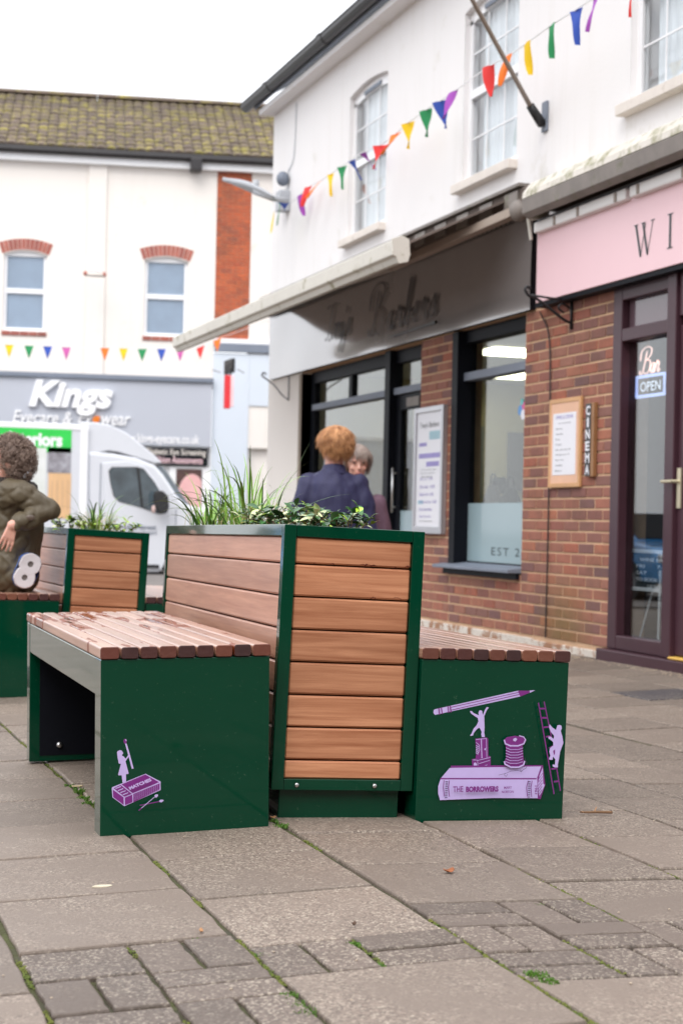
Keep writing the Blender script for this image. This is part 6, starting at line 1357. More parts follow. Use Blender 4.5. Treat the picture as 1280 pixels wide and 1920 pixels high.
shrub('glossy dark leafed shrub spilling along the near planter edge', onpl(.15, .38), 34, (.04, .11), .12, .34, 31, per=10, sc=1.15)
shrub('small bright yellow green shrub at the front corner of the near planter', onpl(.20, .10), 14, (.03, .10), .09, .07, 32, ('leafd', 'leafd', 'leafy', 'leafl'), 8, .9)
def onp2(x, y): return (1.25442+x+.035, 7.95723+y, -0.01724+PT-.024)
gA = grass('pale grass clump in the farther planter in front of the van', onp2(.20, .35), 60, (.12, .26), .085, 41, .5, 90)
shrub('bushy light green plant in the farther planter beside the coat sleeve', onp2(.06, .25), 12, (.05, .12), .09, .14, 42, ('leafy', 'leafl', 'leafy', 'leafd'), 9, 1.1)
shrub('small round leafed plant at the right end of the farther planter', onp2(.30, .22), 8, (.04, .11), .07, .1, 43, ('leafy', 'leafy', 'leafd'), 7, 1.15)

# ------------------------------------------------------------------ people
SKIN = mat('skin', S(216, 164, 146), rough=.5, var=.08, scale=12, bump=.05); SKIN.node_tree.nodes['Principled BSDF'].inputs['Subsurface Weight'].default_value = .15; SKIN.node_tree.nodes['Principled BSDF'].inputs['Subsurface Scale'].default_value = .02
LIP = mat('lips', S(190, 118, 110), rough=.5, bump=0); EYE = mat('eye_dark', S(84, 66, 62), rough=.2, bump=0)
def capsule(mb, a, b, ra, rb, n=12, flat=1):
    a, b = Vector(a), Vector(b); d = b-a; L = d.length; t = d/L; u = t.orthogonal().normalized(); v = t.cross(u); rg = []
    for i in range(5): an = math.pi/2*(i+.15)/5; c = a-t*ra*math.cos(an); rg.append([c+(u*math.cos(k*2*math.pi/n)+v*math.sin(k*2*math.pi/n)*flat)*ra*math.sin(an) for k in range(n)])
    for i in range(7): q = i/6; c = a+d*q; rr_ = ra+(rb-ra)*q; rg.append([c+(u*math.cos(k*2*math.pi/n)+v*math.sin(k*2*math.pi/n)*flat)*rr_ for k in range(n)])
    for i in range(5): an = math.pi/2*(4.85-i)/5; c = b+t*rb*math.cos(an); rg.append([c+(u*math.cos(k*2*math.pi/n)+v*math.sin(k*2*math.pi/n)*flat)*rb*math.sin(an) for k in range(n)])
    mb.rings(rg)
def loft(mb, secs, n=18, yaw=0):
    """sections: (x,y,z,rx,ry)"""
    rg = []
    for x, y, z, rx, ry in secs: rg.append([(x+rx*math.cos(k*2*math.pi/n)*math.cos(yaw)-ry*math.sin(k*2*math.pi/n)*math.sin(yaw), y+rx*math.cos(k*2*math.pi/n)*math.sin(yaw)+ry*math.sin(k*2*math.pi/n)*math.cos(yaw), z) for k in range(n)])
    mb.rings(rg)
def fuse(mb, name, m, par, vox=.01, smooth=3, disp=None):
    me = mb.mesh(name, m); o = bpy.data.objects.new(name, me); COL.objects.link(o)
    r = o.modifiers.new('r', 'REMESH'); r.mode = 'VOXEL'; r.voxel_size = vox
    s = o.modifiers.new('s', 'SMOOTH'); s.factor = .5; s.iterations = smooth
    dg = bpy.context.evaluated_depsgraph_get(); bpy.context.view_layer.update(); dg.update()
    me2 = bpy.data.meshes.new_from_object(o.evaluated_get(dg)); bpy.data.objects.remove(o, do_unlink=True)
    if disp:
        vs = [disp(v.co.copy(), v.normal.copy()) for v in me2.vertices]
        for v, c in zip(me2.vertices, vs): v.co = c
    me2.materials.clear(); me2.materials.append(m); me2.polygons.foreach_set('use_smooth', [True]*len(me2.polygons)); me2.update()
    o = bpy.data.objects.new(name, me2); COL.objects.link(o); o.parent = par; return o
def head_into(mb, c, rotm, s=1):
    """skull, jaw, nose, ears, neck; rotm turns local -Y (face) to where it looks; returns transform"""
    T = lambda p: Vector(c)+rotm @ (Vector(p)*s)
    b = MB()
    def push(x): 
        mb.add([T(v) for v in x.v], x.f)
    x = MB().ball((0, .008, .02), (.076, .094, .098), 20, 14); push(x)
    x = MB().ball((0, -.022, -.045), (.058, .066, .068), 16, 10); push(x)
    x = MB().ball((0, -.05, -.088), (.03, .03, .022), 12, 8); push(x)
    x = MB(); capsule(x, (0, -.086, .01), (0, -.106, -.026), .009, .014, 8); push(x)
    for sx in (-1, 1):
        x = MB().ball((sx*.078, .012, -.005), (.010, .018, .032), 10, 8); push(x)
        x = MB().ball((sx*.032, -.078, .022), (.022, .012, .008), 10, 6); push(x)
        x = MB().ball((sx*.036, -.066, -.03), (.022, .018, .02), 10, 6); push(x)
    x = MB(); capsule(x, (0, -.084, -.055), (0, -.082, -.068), .014, .013, 8); push(x)
    return T
def face_parts(T, par, eyes=True):
    for sx in (-1, 1):
        e = MB(); b = MB().ball((sx*.031, -.0835, .008), (.010, .006, .0055), 10, 6); e.add([T(v) for v in b.v], b.f); e.build('eye', EYE, par, smooth=True)
    e = MB(); b = MB().ball((0, -.097, -.060), (.024, .006, .0055), 10, 6); e.add([T(v) for v in b.v], b.f); e.build('mouth', LIP, par, smooth=True)
def hand(mb, w, d, pn, s=1, curl=.35, thumb=1):
    """palm from wrist w along direction d, palm normal pn, five fingers"""
    d = Vector(d).normalized(); pn = Vector(pn).normalized(); sd_ = d.cross(pn).normalized(); w = Vector(w)
    for k in (-1.5, -.5, .5, 1.5): capsule(mb, w+sd_*k*.010*s, w+d*.078*s+sd_*k*.019*s, .014*s, .0115*s, 8)
    for k, L in ((-1.5, .062), (-.5, .076), (.5, .080), (1.5, .072)):
        p = w+d*.082*s+sd_*k*.0225*s; dd_ = (d+sd_*k*.05).normalized(); r0 = .0084*s
        for j, f in enumerate((.45, .32, .23)):
            dd_ = (dd_+pn*curl*(.5+j*.5)).normalized(); q = p+dd_*L*f*s; capsule(mb, p, q, r0, r0*.92, 8); p = q; r0 *= .92
    p = w+d*.02*s+sd_*thumb*.024*s; dd_ = (d+sd_*thumb*.9+pn*.2).normalized()
    for j, L in enumerate((.038, .032, .026)):
        q = p+dd_*L*s; capsule(mb, p, q, .0125*s-.0015*j, .0115*s-.0015*j, 8); p = q; dd_ = (dd_+d*.35+pn*.15).normalized()
def lock(mb, p, d, L, w, bend, n=4):
    pts = [Vector(p)]; dd_ = Vector(d).normalized()
    for i in range(n): pts.append(pts[-1]+dd_*L/n); dd_ = (dd_+Vector(bend)/n).normalized()
    mb.tube(pts, [w*(1-.75*(i/n)**1.5) for i in range(n+1)], 5)

def hair_mat(name, c1, c2): 
    m = mat(name, c1, rough=.45, col2=c2, scale=26, var=.3, bump=.3, bscale=120); return m
# --- person seen from behind, ginger hair, navy jacket
H1 = (3.4016, 10.3, 1.3532)
fx, fy = H1[0], H1[1]; gz1 = gh(fx, fy)
p1 = thing('person', 'person with short ginger hair and navy jacket standing with their back to us', 'person', (fx, fy, gz1))
Y0 = R_(-16); rm_ = Matrix.Rotation(R_(180)-R_(-14), 3, 'Z')     # face looks away, turned a little left
hz = H1[2]-gz1; k1 = hz/1.60
rotH = Matrix.Rotation(R_(180+22), 3, 'Z') @ Matrix.Rotation(R_(10), 3, 'X')
bd = MB(); T1 = head_into(bd, (0, 0, hz), rotH, 1.02)
sh_z = hz-.19
capsule(bd, (0, -.0, sh_z+.02), (0, .005, hz-.05), .062, .060, 14)
loft(bd, [(0, 0, sh_z-.56, .15, .10), (0, 0, sh_z-.45, .14, .095), (0, 0, sh_z-.3, .145, .10), (0, 0, sh_z-.12, .165, .105), (0, 0, sh_z-.03, .14, .085), (0, 0, sh_z+.02, .07, .06)], yaw=Y0)
ax = Vector((math.cos(Y0), math.sin(Y0), 0)); ay = Vector((-math.sin(Y0), math.cos(Y0), 0))
def P1(x, y, z): return ax*x+ay*y+Vector((0, 0, z))
legs = sh_z-.52
for s_ in (-1, 1):
    capsule(bd, P1(s_*.085, 0, legs), P1(s_*.09, .01, legs*.53), .085, .055); capsule(bd, P1(s_*.09, .01, legs*.53), P1(s_*.095, 0, .09), .052, .036); capsule(bd, P1(s_*.095, 0, .05), P1(s_*.1, .15, .035), .036, .03)
    capsule(bd, P1(s_*.175, 0, sh_z-.06), P1(s_*.225, .0, sh_z-.33), .05, .04); capsule(bd, P1(s_*.225, 0, sh_z-.33), P1(s_*.20, .16, sh_z-.50), .038, .027)
    hand(bd, P1(s_*.20, .165, sh_z-.505), P1(s_*-.1, 1, -.5), P1(-s_, 0, 0)*1, .95, .4, -s_)
b1 = fuse(bd, 'body', SKIN, p1, .009, 2)
jk = MB(); NAVY = mat('navy_jacket_cloth', S(48, 48, 84), rough=.7, var=.25, scale=9, bump=.3, bscale=25)
loft(jk, [(0, 0, sh_z-.60, .195, .135), (0, 0, sh_z-.50, .19, .13), (0, 0, sh_z-.33, .185, .13), (0, -.005, sh_z-.15, .195, .132), (0, -.005, sh_z-.06, .185, .118), (0, 0, sh_z-.005, .135, .095), (0, 0, sh_z+.035, .08, .075)], 22, yaw=Y0)
for s_ in (-1, 1):
    capsule(jk, P1(s_*.165, 0, sh_z-.065), P1(s_*.215, -.01, sh_z-.20), .076, .066); capsule(jk, P1(s_*.215, -.01, sh_z-.20), P1(s_*.238, .0, sh_z-.35), .064, .056); capsule(jk, P1(s_*.238, 0, sh_z-.35), P1(s_*.21, .14, sh_z-.47), .056, .045)
def crease(a, f): 
    def g_(co, nn): 
        q = noise.noise(Vector((co.x*f+3, co.y*f, co.z*f*.55)))*a+noise.noise(Vector((co.x*f*2.2+7, co.y*f*2.2, co.z*f*.8)))*a*.6
        return co+nn*q
    return g_
fuse(jk, 'jacket', NAVY, p1, .011, 2, crease(.017, 10))
col_ = MB(); rg = []
for zz, rr_ in ((sh_z+.0, .098), (sh_z+.02, .083), (sh_z+.055, .074), (sh_z+.06, .068), (sh_z+.03, .066)): rg.append([P1(rr_*math.cos(t*math.pi/10), rr_*.92*math.sin(t*math.pi/10), zz-.012*math.sin(t*math.pi/10)) for t in range(20)])
col_.rings(rg, False); col_.build('collar', NAVY, p1, smooth=True)
tr_ = MB()
for s_ in (-1, 1): capsule(tr_, P1(s_*.088, 0, legs+.03), P1(s_*.092, .01, legs*.53), .105, .072); capsule(tr_, P1(s_*.092, .01, legs*.53), P1(s_*.096, 0, .09), .070, .055)
fuse(tr_, 'trousers', mat('dark_trousers', S(40, 42, 52), rough=.8, bump=.2), p1, .014, 2)
sh = MB()
for s_ in (-1, 1): capsule(sh, P1(s_*.095, -.02, .052), P1(s_*.1, .16, .045), .05, .042)
fuse(sh, 'shoes', M['darkrubber'], p1, .01, 1)
def haircap(T, par, m, lo=-.06, wild=1.0, seed=1, n=420, L=(.05, .09), w=.006, puff=1.0, fringe=True):
    r = random.Random(seed); mb = MB()
    cap_ = MB().ball((0, .014, .030), (.083*puff, .100*puff, .098*puff), 22, 14, lambda p, q: q if (p.z > -.45 or p.y > .1) and not (p.y < -.45 and p.z < .35) else Vector((q.x*.8, q.y*.6+.03, max(q.z, -.03))))
    mb.add([T(v) for v in cap_.v], cap_.f)
    R3 = None
    for i in range(n):
        u = r.uniform(0, 2*math.pi); z = r.uniform(-.55, 1); q = math.sqrt(max(0, 1-z*z)); p = Vector((q*math.cos(u), q*math.sin(u), z))
        if p.y < -.35 and p.z < .5: continue
        if p.z < -.3 and p.y < .15: continue
        b = Vector((p.x*.082*puff, .014+p.y*.099*puff, .03+p.z*.097*puff))
        down = Vector((p.x*.5+r.uniform(-.35, .35)*wild, p.y*.5+r.uniform(-.3, .3)*wild, -1.0)); down = (down-p*down.dot(p)*.85).normalized()
        pts = [b]; d_ = (down+p*.28*wild).normalized(); LL = r.uniform(*L)
        for k in range(4): pts.append(pts[-1]+d_*LL/4); d_ = (d_-p*.12+Vector((r.uniform(-.15, .15)*wild, r.uniform(-.15, .15)*wild, -.1))).normalized()
        mb.tube([T(v) for v in pts], [w*(.6), w, w*.9, w*.6, w*.15], 4)
    return mb.build('hair', m, par, smooth=True, fix=False)
haircap(T1, p1, hair_mat('ginger_hair', S(230, 176, 124), S(160, 106, 66)), seed=3, n=2600, L=(.06, .12), w=.0026, puff=1.04, wild=.75)
gl = MB(); gl.tube([T1((.079, .02, .012)), T1((.078, -.08, .016)), T1((.06, -.102, .014))], .0022, 5).tube([T1((-.079, .02, .012)), T1((-.078, -.08, .016)), T1((-.06, -.102, .014))], .0022, 5)
for s_ in (-1, 1): gl.tube([T1((s_*.034+.025*math.cos(a*math.pi/6), -.104, .010+.02*math.sin(a*math.pi/6))) for a in range(13)], .0022, 5)
gl.build('glasses', M['iron'], p1); face_parts(T1, p1)

# --- older woman facing us behind them
H2 = (3.715, 10.75, 1.2637)
fx, fy = H2[0], H2[1]; gz2 = gh(fx, fy); hz = H2[2]-gz2
p2 = thing('person', 'grey haired woman in a mauve coat facing us behind the navy jacket', 'person', (fx, fy, gz2))
rot2 = Matrix.Rotation(R_(-10), 3, 'Z') @ Matrix.Rotation(R_(8), 3, 'X')
bd = MB(); T2 = head_into(bd, (0, 0, hz), rot2, 1.0); sh_z = hz-.22; YW = R_(-12)
ax = Vector((math.cos(YW), math.sin(YW), 0)); ay = Vector((-math.sin(YW), math.cos(YW), 0))
capsule(bd, (0, .01, sh_z), (0, 0, hz-.07), .05, .048)
loft(bd, [(0, 0, sh_z-.56, .16, .11), (0, 0, sh_z-.4, .14, .1), (0, 0, sh_z-.12, .15, .1), (0, 0, sh_z, .08, .06)], yaw=YW)
legs = sh_z-.52
for s_ in (-1, 1):
    capsule(bd, P1(s_*.085, 0, legs), P1(s_*.09, -.01, legs*.53), .08, .05); capsule(bd, P1(s_*.09, -.01, legs*.53), P1(s_*.09, 0, .09), .05, .035); capsule(bd, P1(s_*.09, 0, .05), P1(s_*.09, -.14, .035), .035, .03)
    capsule(bd, P1(s_*.16, 0, sh_z-.06), P1(s_*.2, .0, sh_z-.33), .045, .038); capsule(bd, P1(s_*.2, 0, sh_z-.33), P1(s_*.18, -.12, sh_z-.50), .036, .026)
    hand(bd, P1(s_*.18, -.125, sh_z-.505), P1(-s_*.1, -.8, -.6), P1(-s_, 0, 0), .9, .4, s_)
fuse(bd, 'body', SKIN, p2, .009, 2)
ck = MB(); loft(ck, [(0, 0, sh_z-.85, .23, .17), (0, 0, sh_z-.6, .21, .15), (0, 0, sh_z-.35, .18, .135), (0, 0, sh_z-.14, .18, .125), (0, 0, sh_z-.03, .14, .10), (0, 0, sh_z+.02, .075, .07)], 22, yaw=YW)
for s_ in (-1, 1): capsule(ck, P1(s_*.155, 0, sh_z-.06), P1(s_*.205, .0, sh_z-.34), .066, .056); capsule(ck, P1(s_*.205, 0, sh_z-.34), P1(s_*.185, -.1, sh_z-.49), .055, .045)
fuse(ck, 'coat', mat('mauve_coat_cloth', S(112, 84, 100), rough=.85, var=.25, scale=10, bump=.4), p2, .012, 3, crease(.012, 9))
sc_ = MB(); sc_.tube([P1(.075*math.cos(t*.6), .07*math.sin(t*.6), sh_z+.03+.006*math.sin(t*2)) for t in range(12)], .022, 8); sc_.build('scarf', mat('dark_scarf', S(48, 40, 54), rough=.9, bump=.3), p2, smooth=True)
haircap(T2, p2, hair_mat('grey_hair', S(176, 160, 150), S(132, 116, 108)), seed=5, wild=.5, n=1500, L=(.05, .11), w=.0026, puff=1.04); face_parts(T2, p2)
sh = MB()
for s_ in (-1, 1): capsule(sh, P1(s_*.09, .02, .05), P1(s_*.09, -.15, .04), .045, .038)
fuse(sh, 'shoes', M['darkrubber'], p2, .01, 1)

# --- seated woman, curly hair, olive quilted coat, elbow on the planter edge
HS = (1.0184, 8.15, 1.1058)
seat = .49
p3 = thing('person', 'seated woman with curly grey brown hair and olive quilted coat, elbow on the planter', 'person', (1.06, 8.15, seat))
o3 = Vector((1.06, 8.15, seat)); L3 = lambda p: Vector(p)-o3
hc = L3(HS); rot3 = Matrix.Rotation(R_(-104), 3, 'Z') @ Matrix.Rotation(R_(6), 3, 'X')       # looks left
bd = MB(); T3 = head_into(bd, hc, rot3, 1.0)
hip = Vector((-.02, .06, .10)); neck = hc+Vector((.035, .02, -.11)); chest = Vector((hc.x+.045, .03, hc.z-.26))
capsule(bd, neck+Vector((.01, 0, -.05)), hc+Vector((.02, 0, -.06)), .05, .048)
capsule(bd, hip, chest, .13, .125, 16)
elb = L3((1.2077, 8.0, 0.8816)); shl = L3((1.0574, 8.03, 0.9576)); wri = L3((1.0226, 7.93, 0.804)); 
capsule(bd, shl, elb, .045, .038); capsule(bd, elb, wri, .036, .026)
hand(bd, wri, Vector(L3((0.9948, 7.93, 0.71)))-wri, (-.1, 1, 0), .80, .22, .15)
for s_ in (-1, 1): capsule(bd, hip+Vector((-.02, s_*.09, -.01)), hip+Vector((-.44, s_*.10, -.0)), .08, .055); capsule(bd, hip+Vector((-.44, s_*.10, 0)), hip+Vector((-.45, s_*.1, -.48)), .052, .036); capsule(bd, hip+Vector((-.45, s_*.1, -.53)), hip+Vector((-.6, s_*.1, -.55)), .036, .03)
shr = chest+Vector((-.02, .17, .06)); capsule(bd, shr, shr+Vector((-.12, .05, -.24)), .045, .038); capsule(bd, shr+Vector((-.12, .05, -.24)), shr+Vector((-.42, .05, -.3)), .036, .027)
hand(bd, shr+Vector((-.42, .05, -.3)), (-1, -.2, -.2), (0, 0, -1), .88, .4, 1)
fuse(bd, 'body', SKIN, p3, .005, 1)
ct_ = MB(); capsule(ct_, hip+Vector((.0, 0, -.02)), chest, .155, .14, 18); capsule(ct_, chest, shl+Vector((-.03, .03, .0)), .12, .075); capsule(ct_, chest, shr, .13, .075)
capsule(ct_, shl, shl.lerp(elb, .5), .072, .066); capsule(ct_, shl.lerp(elb, .5), elb, .064, .047); capsule(ct_, elb, elb.lerp(wri, .85), .047, .043)
capsule(ct_, shr, shr+Vector((-.12, .05, -.24)), .07, .06); capsule(ct_, shr+Vector((-.12, .05, -.24)), shr+Vector((-.37, .05, -.29)), .058, .045)
capsule(ct_, hip+Vector((0, -.08, -.02)), hip+Vector((-.46, -.1, -.005)), .118, .1); capsule(ct_, hip+Vector((0, .08, -.02)), hip+Vector((-.46, .1, -.005)), .118, .1)
capsule(ct_, chest+Vector((0, 0, .1)), neck, .09, .065)
tz = MB()
for s_ in (-1, 1): capsule(tz, hip+Vector((-.06, s_*.09, -.01)), hip+Vector((-.45, s_*.10, -.0)), .088, .07); capsule(tz, hip+Vector((-.45, s_*.10, 0)), hip+Vector((-.455, s_*.1, -.47)), .066, .056)
fuse(tz, 'trousers', mat('black_trousers', S(38, 38, 44), rough=.8, bump=.2), p3, .012, 2)
bz = MB()
for s_ in (-1, 1): capsule(bz, hip+Vector((-.44, s_*.1, -.535)), hip+Vector((-.61, s_*.1, -.55)), .05, .042)
fuse(bz, 'shoes', M['darkrubber'], p3, .01, 1)
OLV = mat('olive_coat_cloth', S(88, 77, 57), rough=.55, var=.2, scale=12, bump=.2, bscale=60)
def quilt(co, nn):
    c_ = crease(.006 if co.x < elb.x-.09 else .013, 15)(co, nn)
    if co.x < elb.x-.08 and co.z < shl.z+.03:      # diamond quilting on the body, plain sleeve
        a = (co.x+co.z)*1.0/.05; b = (co.x-co.z+co.y*.5)/.05
        q = abs(math.sin(a*math.pi/2))*abs(math.sin(b*math.pi/2)); return c_+nn*(.010*min(1, q*1.8)-.004)
    return c_
fuse(ct_, 'coat', OLV, p3, .0075, 2, quilt)
MB().tube([neck+Vector((.10*math.cos(t*.55)-.01, .085*math.sin(t*.55), .0+.012*math.cos(t*.55)*-1)) for t in range(12)], .034, 8).build('coat_collar', mat('dark_cord_collar', S(44, 38, 34), rough=.9, bump=.3), p3, smooth=True)
cuf = elb.lerp(wri, .62); MB().ball(tuple(cuf+Vector((.01, -.05, .008))), (.022, .006, .014), 14, 8).build('cuff_button', mat('horn_button', S(96, 82, 72), rough=.3, bump=0), p3, smooth=True)
face_parts(T3, p3)
ch = MB(); r = random.Random(9); CH = hair_mat('curly_grey_brown_hair', S(182, 160, 146), S(98, 78, 68))
cp = MB().ball((0, .02, .025), (.092, .100, .105), 18, 12, lambda p, q: q if not (p.y < -.4 and p.z < .4) else Vector((q.x*.7, q.y*.5, max(q.z, -.02)))); ch.add([T3(v) for v in cp.v], cp.f)
for i in range(2600):
    u = r.uniform(0, 6.283); z = r.uniform(-.9, 1); q = math.sqrt(1-z*z); p = Vector((q*math.cos(u), q*math.sin(u), z))
    if p.y < -.45 and p.z < .45: continue
    if p.z < -.35 and p.y < -.2: continue
    kq = r.uniform(.93, 1.13); b = Vector((p.x*.098*kq, .022+p.y*.108*kq, .02+p.z*.108*kq+(-.03*max(0, -p.z)))); ra = r.uniform(.004, .009); a0 = r.uniform(0, 6.28)
    u1 = p.orthogonal().normalized(); v1 = p.cross(u1); ax1 = (u1*math.cos(a0)+v1*math.sin(a0)); up1 = p
    sd1 = ax1.cross(up1); pts = []
    for k in range(11): t = k/10*2.4*math.pi; pts.append(T3(b+up1*(ra*math.cos(t)+.004)+sd1*ra*math.sin(t)+ax1*(k/10-.5)*.02))
    ch.tube(pts, .0012, 3)
ch.build('hair', CH, p3, smooth=True, fix=False)

# kitchen rolls in blue wrapper on the bench beside her
kr = thing('kitchen_rolls', 'twin pack of white paper rolls in blue wrapper propped on the bench', 'paper rolls', (1.1048, 7.98, 0.5832))
ko = Vector((1.1048, 7.98, 0.5832))
for c in ((1.1191, 7.98, 0.6191), (1.0928, 7.98, 0.555)):
    c = Vector(c)-ko; mb = MB(); n = 28; R0, R1 = .0525, .0145; rg = []
    for (rr_, yy) in ((R1, .2), (R1, .012), (R1, 0), (R0-.004, -.001), (R0, .004), (R0, .2)):
        rg.append([(c.x+rr_*math.cos(k*2*math.pi/n)*(1+.035*math.sin(k*1.7+c.z*90)+.02*math.sin(k*.9)), yy, c.z+rr_*math.sin(k*2*math.pi/n)) for k in range(n)])
    mb.rings(rg, False); o = mb.build('paper_roll', mat('white_tissue', S(206, 200, 203), rough=.9, var=.05, scale=20, bump=.2), kr, smooth=False)
    mb = MB(); mb.tube([(c.x, .01, c.z), (c.x, .19, c.z)], .0165, 16); mb.build('core', M['soil'] if 0 else mat('card_core', S(120, 112, 108), rough=.9), o)
c1, c2 = Vector((1.1191, 7.98, 0.6191))-ko, Vector((1.0928, 7.98, 0.555))-ko; R0 = .0545; outl = []
dv = (c1-c2); ang0 = math.atan2(dv.z, dv.x)
for k in range(15): t = ang0-math.pi/2+math.pi*k/14; outl.append((c1.x+R0*math.cos(t), c1.z+R0*math.sin(t)))
for k in range(15): t = ang0+math.pi/2+math.pi*k/14; outl.append((c2.x+R0*math.cos(t), c2.z+R0*math.sin(t)))
mb = MB(); vs = [(x, .012+.006*math.sin(i), z) for i, (x, z) in enumerate(outl)]+[(x, .205, z) for x, z in outl]; n = 30
mb.add(vs, [(i, (i+1) % n, n+(i+1) % n, n+i) for i in range(n)]); mb.build('wrapper', mat('blue_plastic_wrapper', S(60, 112, 214), rough=.25, var=.3, scale=9, col2=S(150, 180, 236), bump=.2), kr, smooth=True)

# ------------------------------------------------------------------ weeds, leaves and litter on the pavement
def tuft(mb, x, y, n, h, s, r):
    for i in range(n):
        a = r.uniform(0, 6.28); q = r.random()**.7*s; px_, py_ = x+q*math.cos(a), y+q*math.sin(a)*1.2; z0 = gh(px_, py_)-.006; l = r.uniform(.4, 1)*h; aa = r.uniform(0, 6.28)
        dx, dy = math.cos(aa)*l*.7, math.sin(aa)*l*.7; w_ = r.uniform(.0008, .0018); 
        mb.add([(px_-w_*math.sin(aa), py_+w_*math.cos(aa), z0), (px_+w_*math.sin(aa), py_-w_*math.cos(aa), z0), (px_+dx*.5+w_*math.sin(aa), py_+dy*.5-w_*math.cos(aa), z0+l*.8), (px_+dx, py_+dy, z0+l*.9), (px_+dx*.5-w_*math.sin(aa), py_+dy*.5+w_*math.cos(aa), z0+l*.8)], [(0, 1, 2, 3, 4)])
r = random.Random(13); wd = MB()
for x, y, n, h, s in [(*q[:2], *t) for q, t in zip([(1.2668, 4.2021, 0.035), (1.2677, 4.2806, 0.035), (1.0647, 3.0157, 0.035), (1.0559, 3.022, 0.035), (1.3013, 2.715, 0.035), (1.3037, 2.665, 0.035), (0.8698, 3.0067, 0.035), (0.8423, 2.7406, 0.035), (0.8434, 2.6814, 0.035), (0.8447, 2.64, 0.035), (0.8579, 4.9643, 0.035), (0.8507, 4.8474, 0.035), (0.8634, 5.0452, 0.035), (1.6607, 3.1472, 0.035), (1.5563, 3.2467, 0.035), (0.796, 3.1913, 0.035), (1.0699, 2.8235, 0.035), (1.0666, 2.8767, 0.035), (0.7809, 3.1733, 0.035), (0.848, 5.1006, 0.035), (0.8455, 4.754, 0.035), (1.3061, 2.9486, 0.035)],
    [(60,.014,.02),(40,.014,.015),(70,.01,.014),(30,.01,.01),(110,.012,.022),(90,.012,.02),(40,.008,.014),(60,.010,.018),(70,.01,.02),(60,.01,.02),(60,.018,.02),(50,.016,.02),(40,.014,.015),(40,.008,.015),(50,.008,.012),(30,.008,.01),(50,.006,.014),(40,.006,.014),(20,.007,.01),(40,.014,.018),(50,.015,.018),(20,.007,.01)])]: tuft(wd, x, y, n, h, s, r)
M['weed'] = leafmat('pavement_weed_green', S(98, 140, 50), rough=.6); o = wd.build('weeds', M['weed'], fix=False); tag(o, 'small tufts of green weed growing in the pavement joints', 'weeds', kind='stuff')
# moss bead along the long joints near the camera
ms = MB()
for X_, ya_, yb_, dens in ((.857, 2.4, 3.9, 320), (1.268, 2.4, 4.2, 420), (1.675, 2.8, 4.1, 220), (.434, 2.5, 3.2, 130), (.857, 4.3, 6.4, 240), (2.032, 2.6, 4.0, 160), (.857, 6.4, 8.5, 120), (2.388, 3.2, 4.6, 60), (.02, 2.4, 5, 120), (.645, 2.4, 3.16, 90), (1.47, 2.7, 3.28, 80), (1.072, 2.85, 3.06, 60)):
    for i in range(dens*3):
        y = r.uniform(ya_, yb_)
        if noise.noise(Vector((X_*7, y*3.2, 0))) < -.02: continue
        x = X_+r.gauss(0, .0035); s_ = r.uniform(.0012, .0034); z = gh(x, y)-.006+r.uniform(-.002, .003)
        ms.add([(x-s_, y-s_, z), (x+s_, y-s_, z), (x+s_, y+s_, z), (x-s_, y+s_, z), (x, y, z+s_*.9)], [(0, 1, 4), (1, 2, 4), (2, 3, 4), (3, 0, 4)])
o = ms.build('moss', mat('joint_moss', S(104, 106, 46), rough=1, var=.5, scale=20, col2=S(76, 92, 36), bump=.3), fix=False); tag(o, 'yellow green moss filling the long joints between slabs', 'moss', kind='stuff')
def litter(name, label, cat, pt, m, w_, l_, rz, curl=.3, thick=.001):
    mb = MB(); n = 5; vs = []
    for i in range(n+1):
        t = i/n-.5; hw = w_*(.5-abs(t)**1.6)*1.1; vs += [(t*l_, -hw, abs(t)*curl*l_+.003), (t*l_, 0, abs(t)*curl*l_+.001), (t*l_, hw, abs(t)*curl*l_+.005)]
    mb.add(vs, [(i*3+k, i*3+k+1, i*3+4+k, i*3+3+k) for i in range(n) for k in (0, 1)])
    o = mb.build(name, m, smooth=True, fix=False, loc=(pt[0], pt[1], gh(pt[0], pt[1])+.002)); o.rotation_euler = (0, 0, rz)
    s = o.modifiers.new('thick', 'SOLIDIFY'); s.thickness = thick; tag(o, label, cat); return o
DL = mat('dry_brown_leaf', S(156, 92, 54), rough=.7, var=.4, scale=60); DL2 = mat('tan_leaf', S(190, 140, 96), rough=.7, var=.3, scale=60)
litter('dry_leaf', 'curled orange brown leaf lying on the slab right of centre', 'leaf', (1.4781, 3.5612, 0.03), DL, .018, .03, .3, .5)
litter('dry_leaf', 'small tan leaf at the edge of the small pavers lower left', 'leaf', (0.7979, 3.1898, 0.03), DL2, .008, .02, 1.2, .4)
litter('dry_leaf', 'tiny dark leaf on the central slab in front of the planter', 'leaf', (1.0982, 3.1349, 0.03), mat('dark_leaf', S(84, 62, 48), rough=.8), .008, .016, .8, .6)
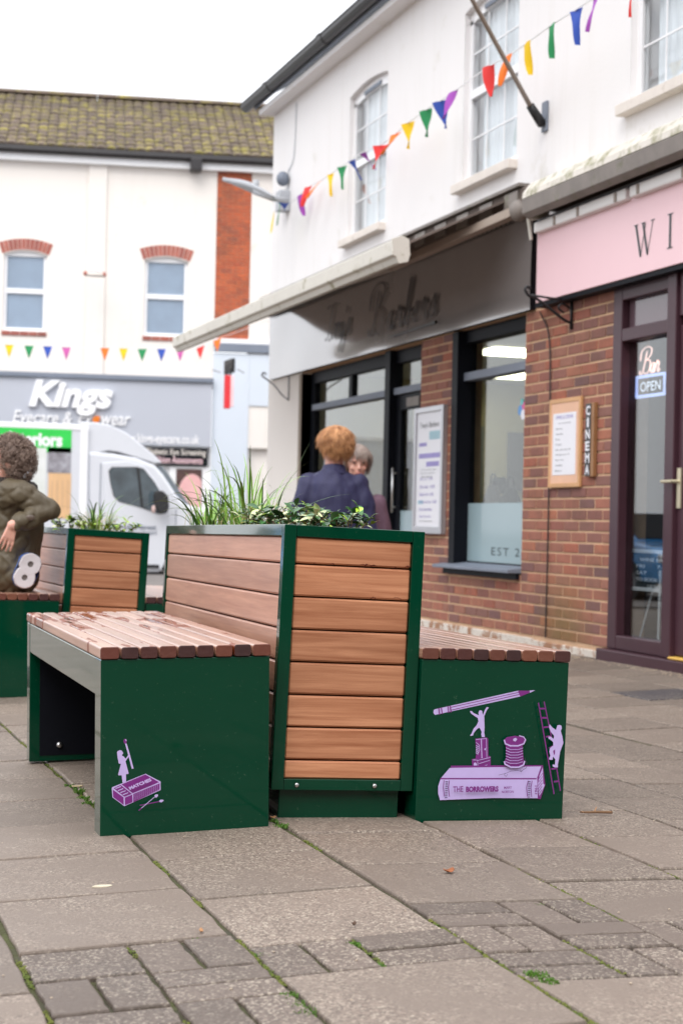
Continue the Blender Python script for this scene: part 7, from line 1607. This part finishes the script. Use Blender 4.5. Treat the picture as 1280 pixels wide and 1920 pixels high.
litter('dry_leaf', 'orange leaf scrap at the corner of the left bench and planter', 'leaf', (1.2678, 4.2966, 0.035), DL2, .010, .016, .2, .4)
litter('dry_leaf', 'pale leaf lying under the left bench', 'leaf', (0.865, 5.0449, 0.035), mat('bleached_leaf', S(206, 186, 150), rough=.7), .01, .035, .1, .1)
st_ = thing('broken_twig', 'broken brown twig and leaf stalk on the slabs right of the benches', 'twig', (*(2.2409, 4.3081, 0.02)[:2], gh(*(2.2409, 4.3081, 0.02)[:2])+.004))
MB().tube([(-.045, .01, .006), (-.02, .004, .005), (.0, .0, .006), (.045, -.02, .007)], [.002, .0035, .004, .0045], 6).build('stick', mat('twig_bark', S(132, 98, 70), rough=.8, var=.4, scale=80), st_, smooth=True)
MB().tube([(-.005, 0, .004), (.006, .004, .02)], [.002, .001], 5).tube([(-.03, .01, .004), (-.045, -.004, .01)], [.002, .001], 5).build('stick', DL2, st_, smooth=True)
b_ = MB(); n = 7; b_.prism([(.022*math.cos(t*6.28/n)*(1+.3*math.sin(t*2)), .012*math.sin(t*6.28/n)) for t in range(n)], 0, .002, lambda p, a: (p[0], p[1], a))
pp = (0.6889, 3.6613, 0.03); o = b_.build('flat_stone_chip', mat('cream_chip', S(206, 196, 172), rough=.8), loc=(pp[0], pp[1], gh(pp[0], pp[1])+.001)); tag(o, 'flat cream paper scrap on the left slab in front of the bench', 'scrap')
gv = MB()
for i in range(260):
    x, y = r.uniform(.2, 3.6), r.uniform(2.5, 6.5); s_ = r.uniform(.0012, .0034); z = gh(x, y)+s_*.5; gv.ball((x, y, z), (s_, s_*r.uniform(.6, 1), s_*.6), 5, 3)
for i in range(240):
    y = r.uniform(8.2, 10.5); x = 4.99-abs(r.gauss(0, .05))-.03; s_ = r.uniform(.002, .007); gv.ball((x, y, gh(x, y)+s_*.4), (s_, s_*.8, s_*.6), 5, 3)
o = gv.build('grit', mat('pale_grit', S(176, 160, 142), rough=.9, rand=.2), fix=False); tag(o, 'scattered grit and tiny stones on the pavement', 'grit', kind='stuff')
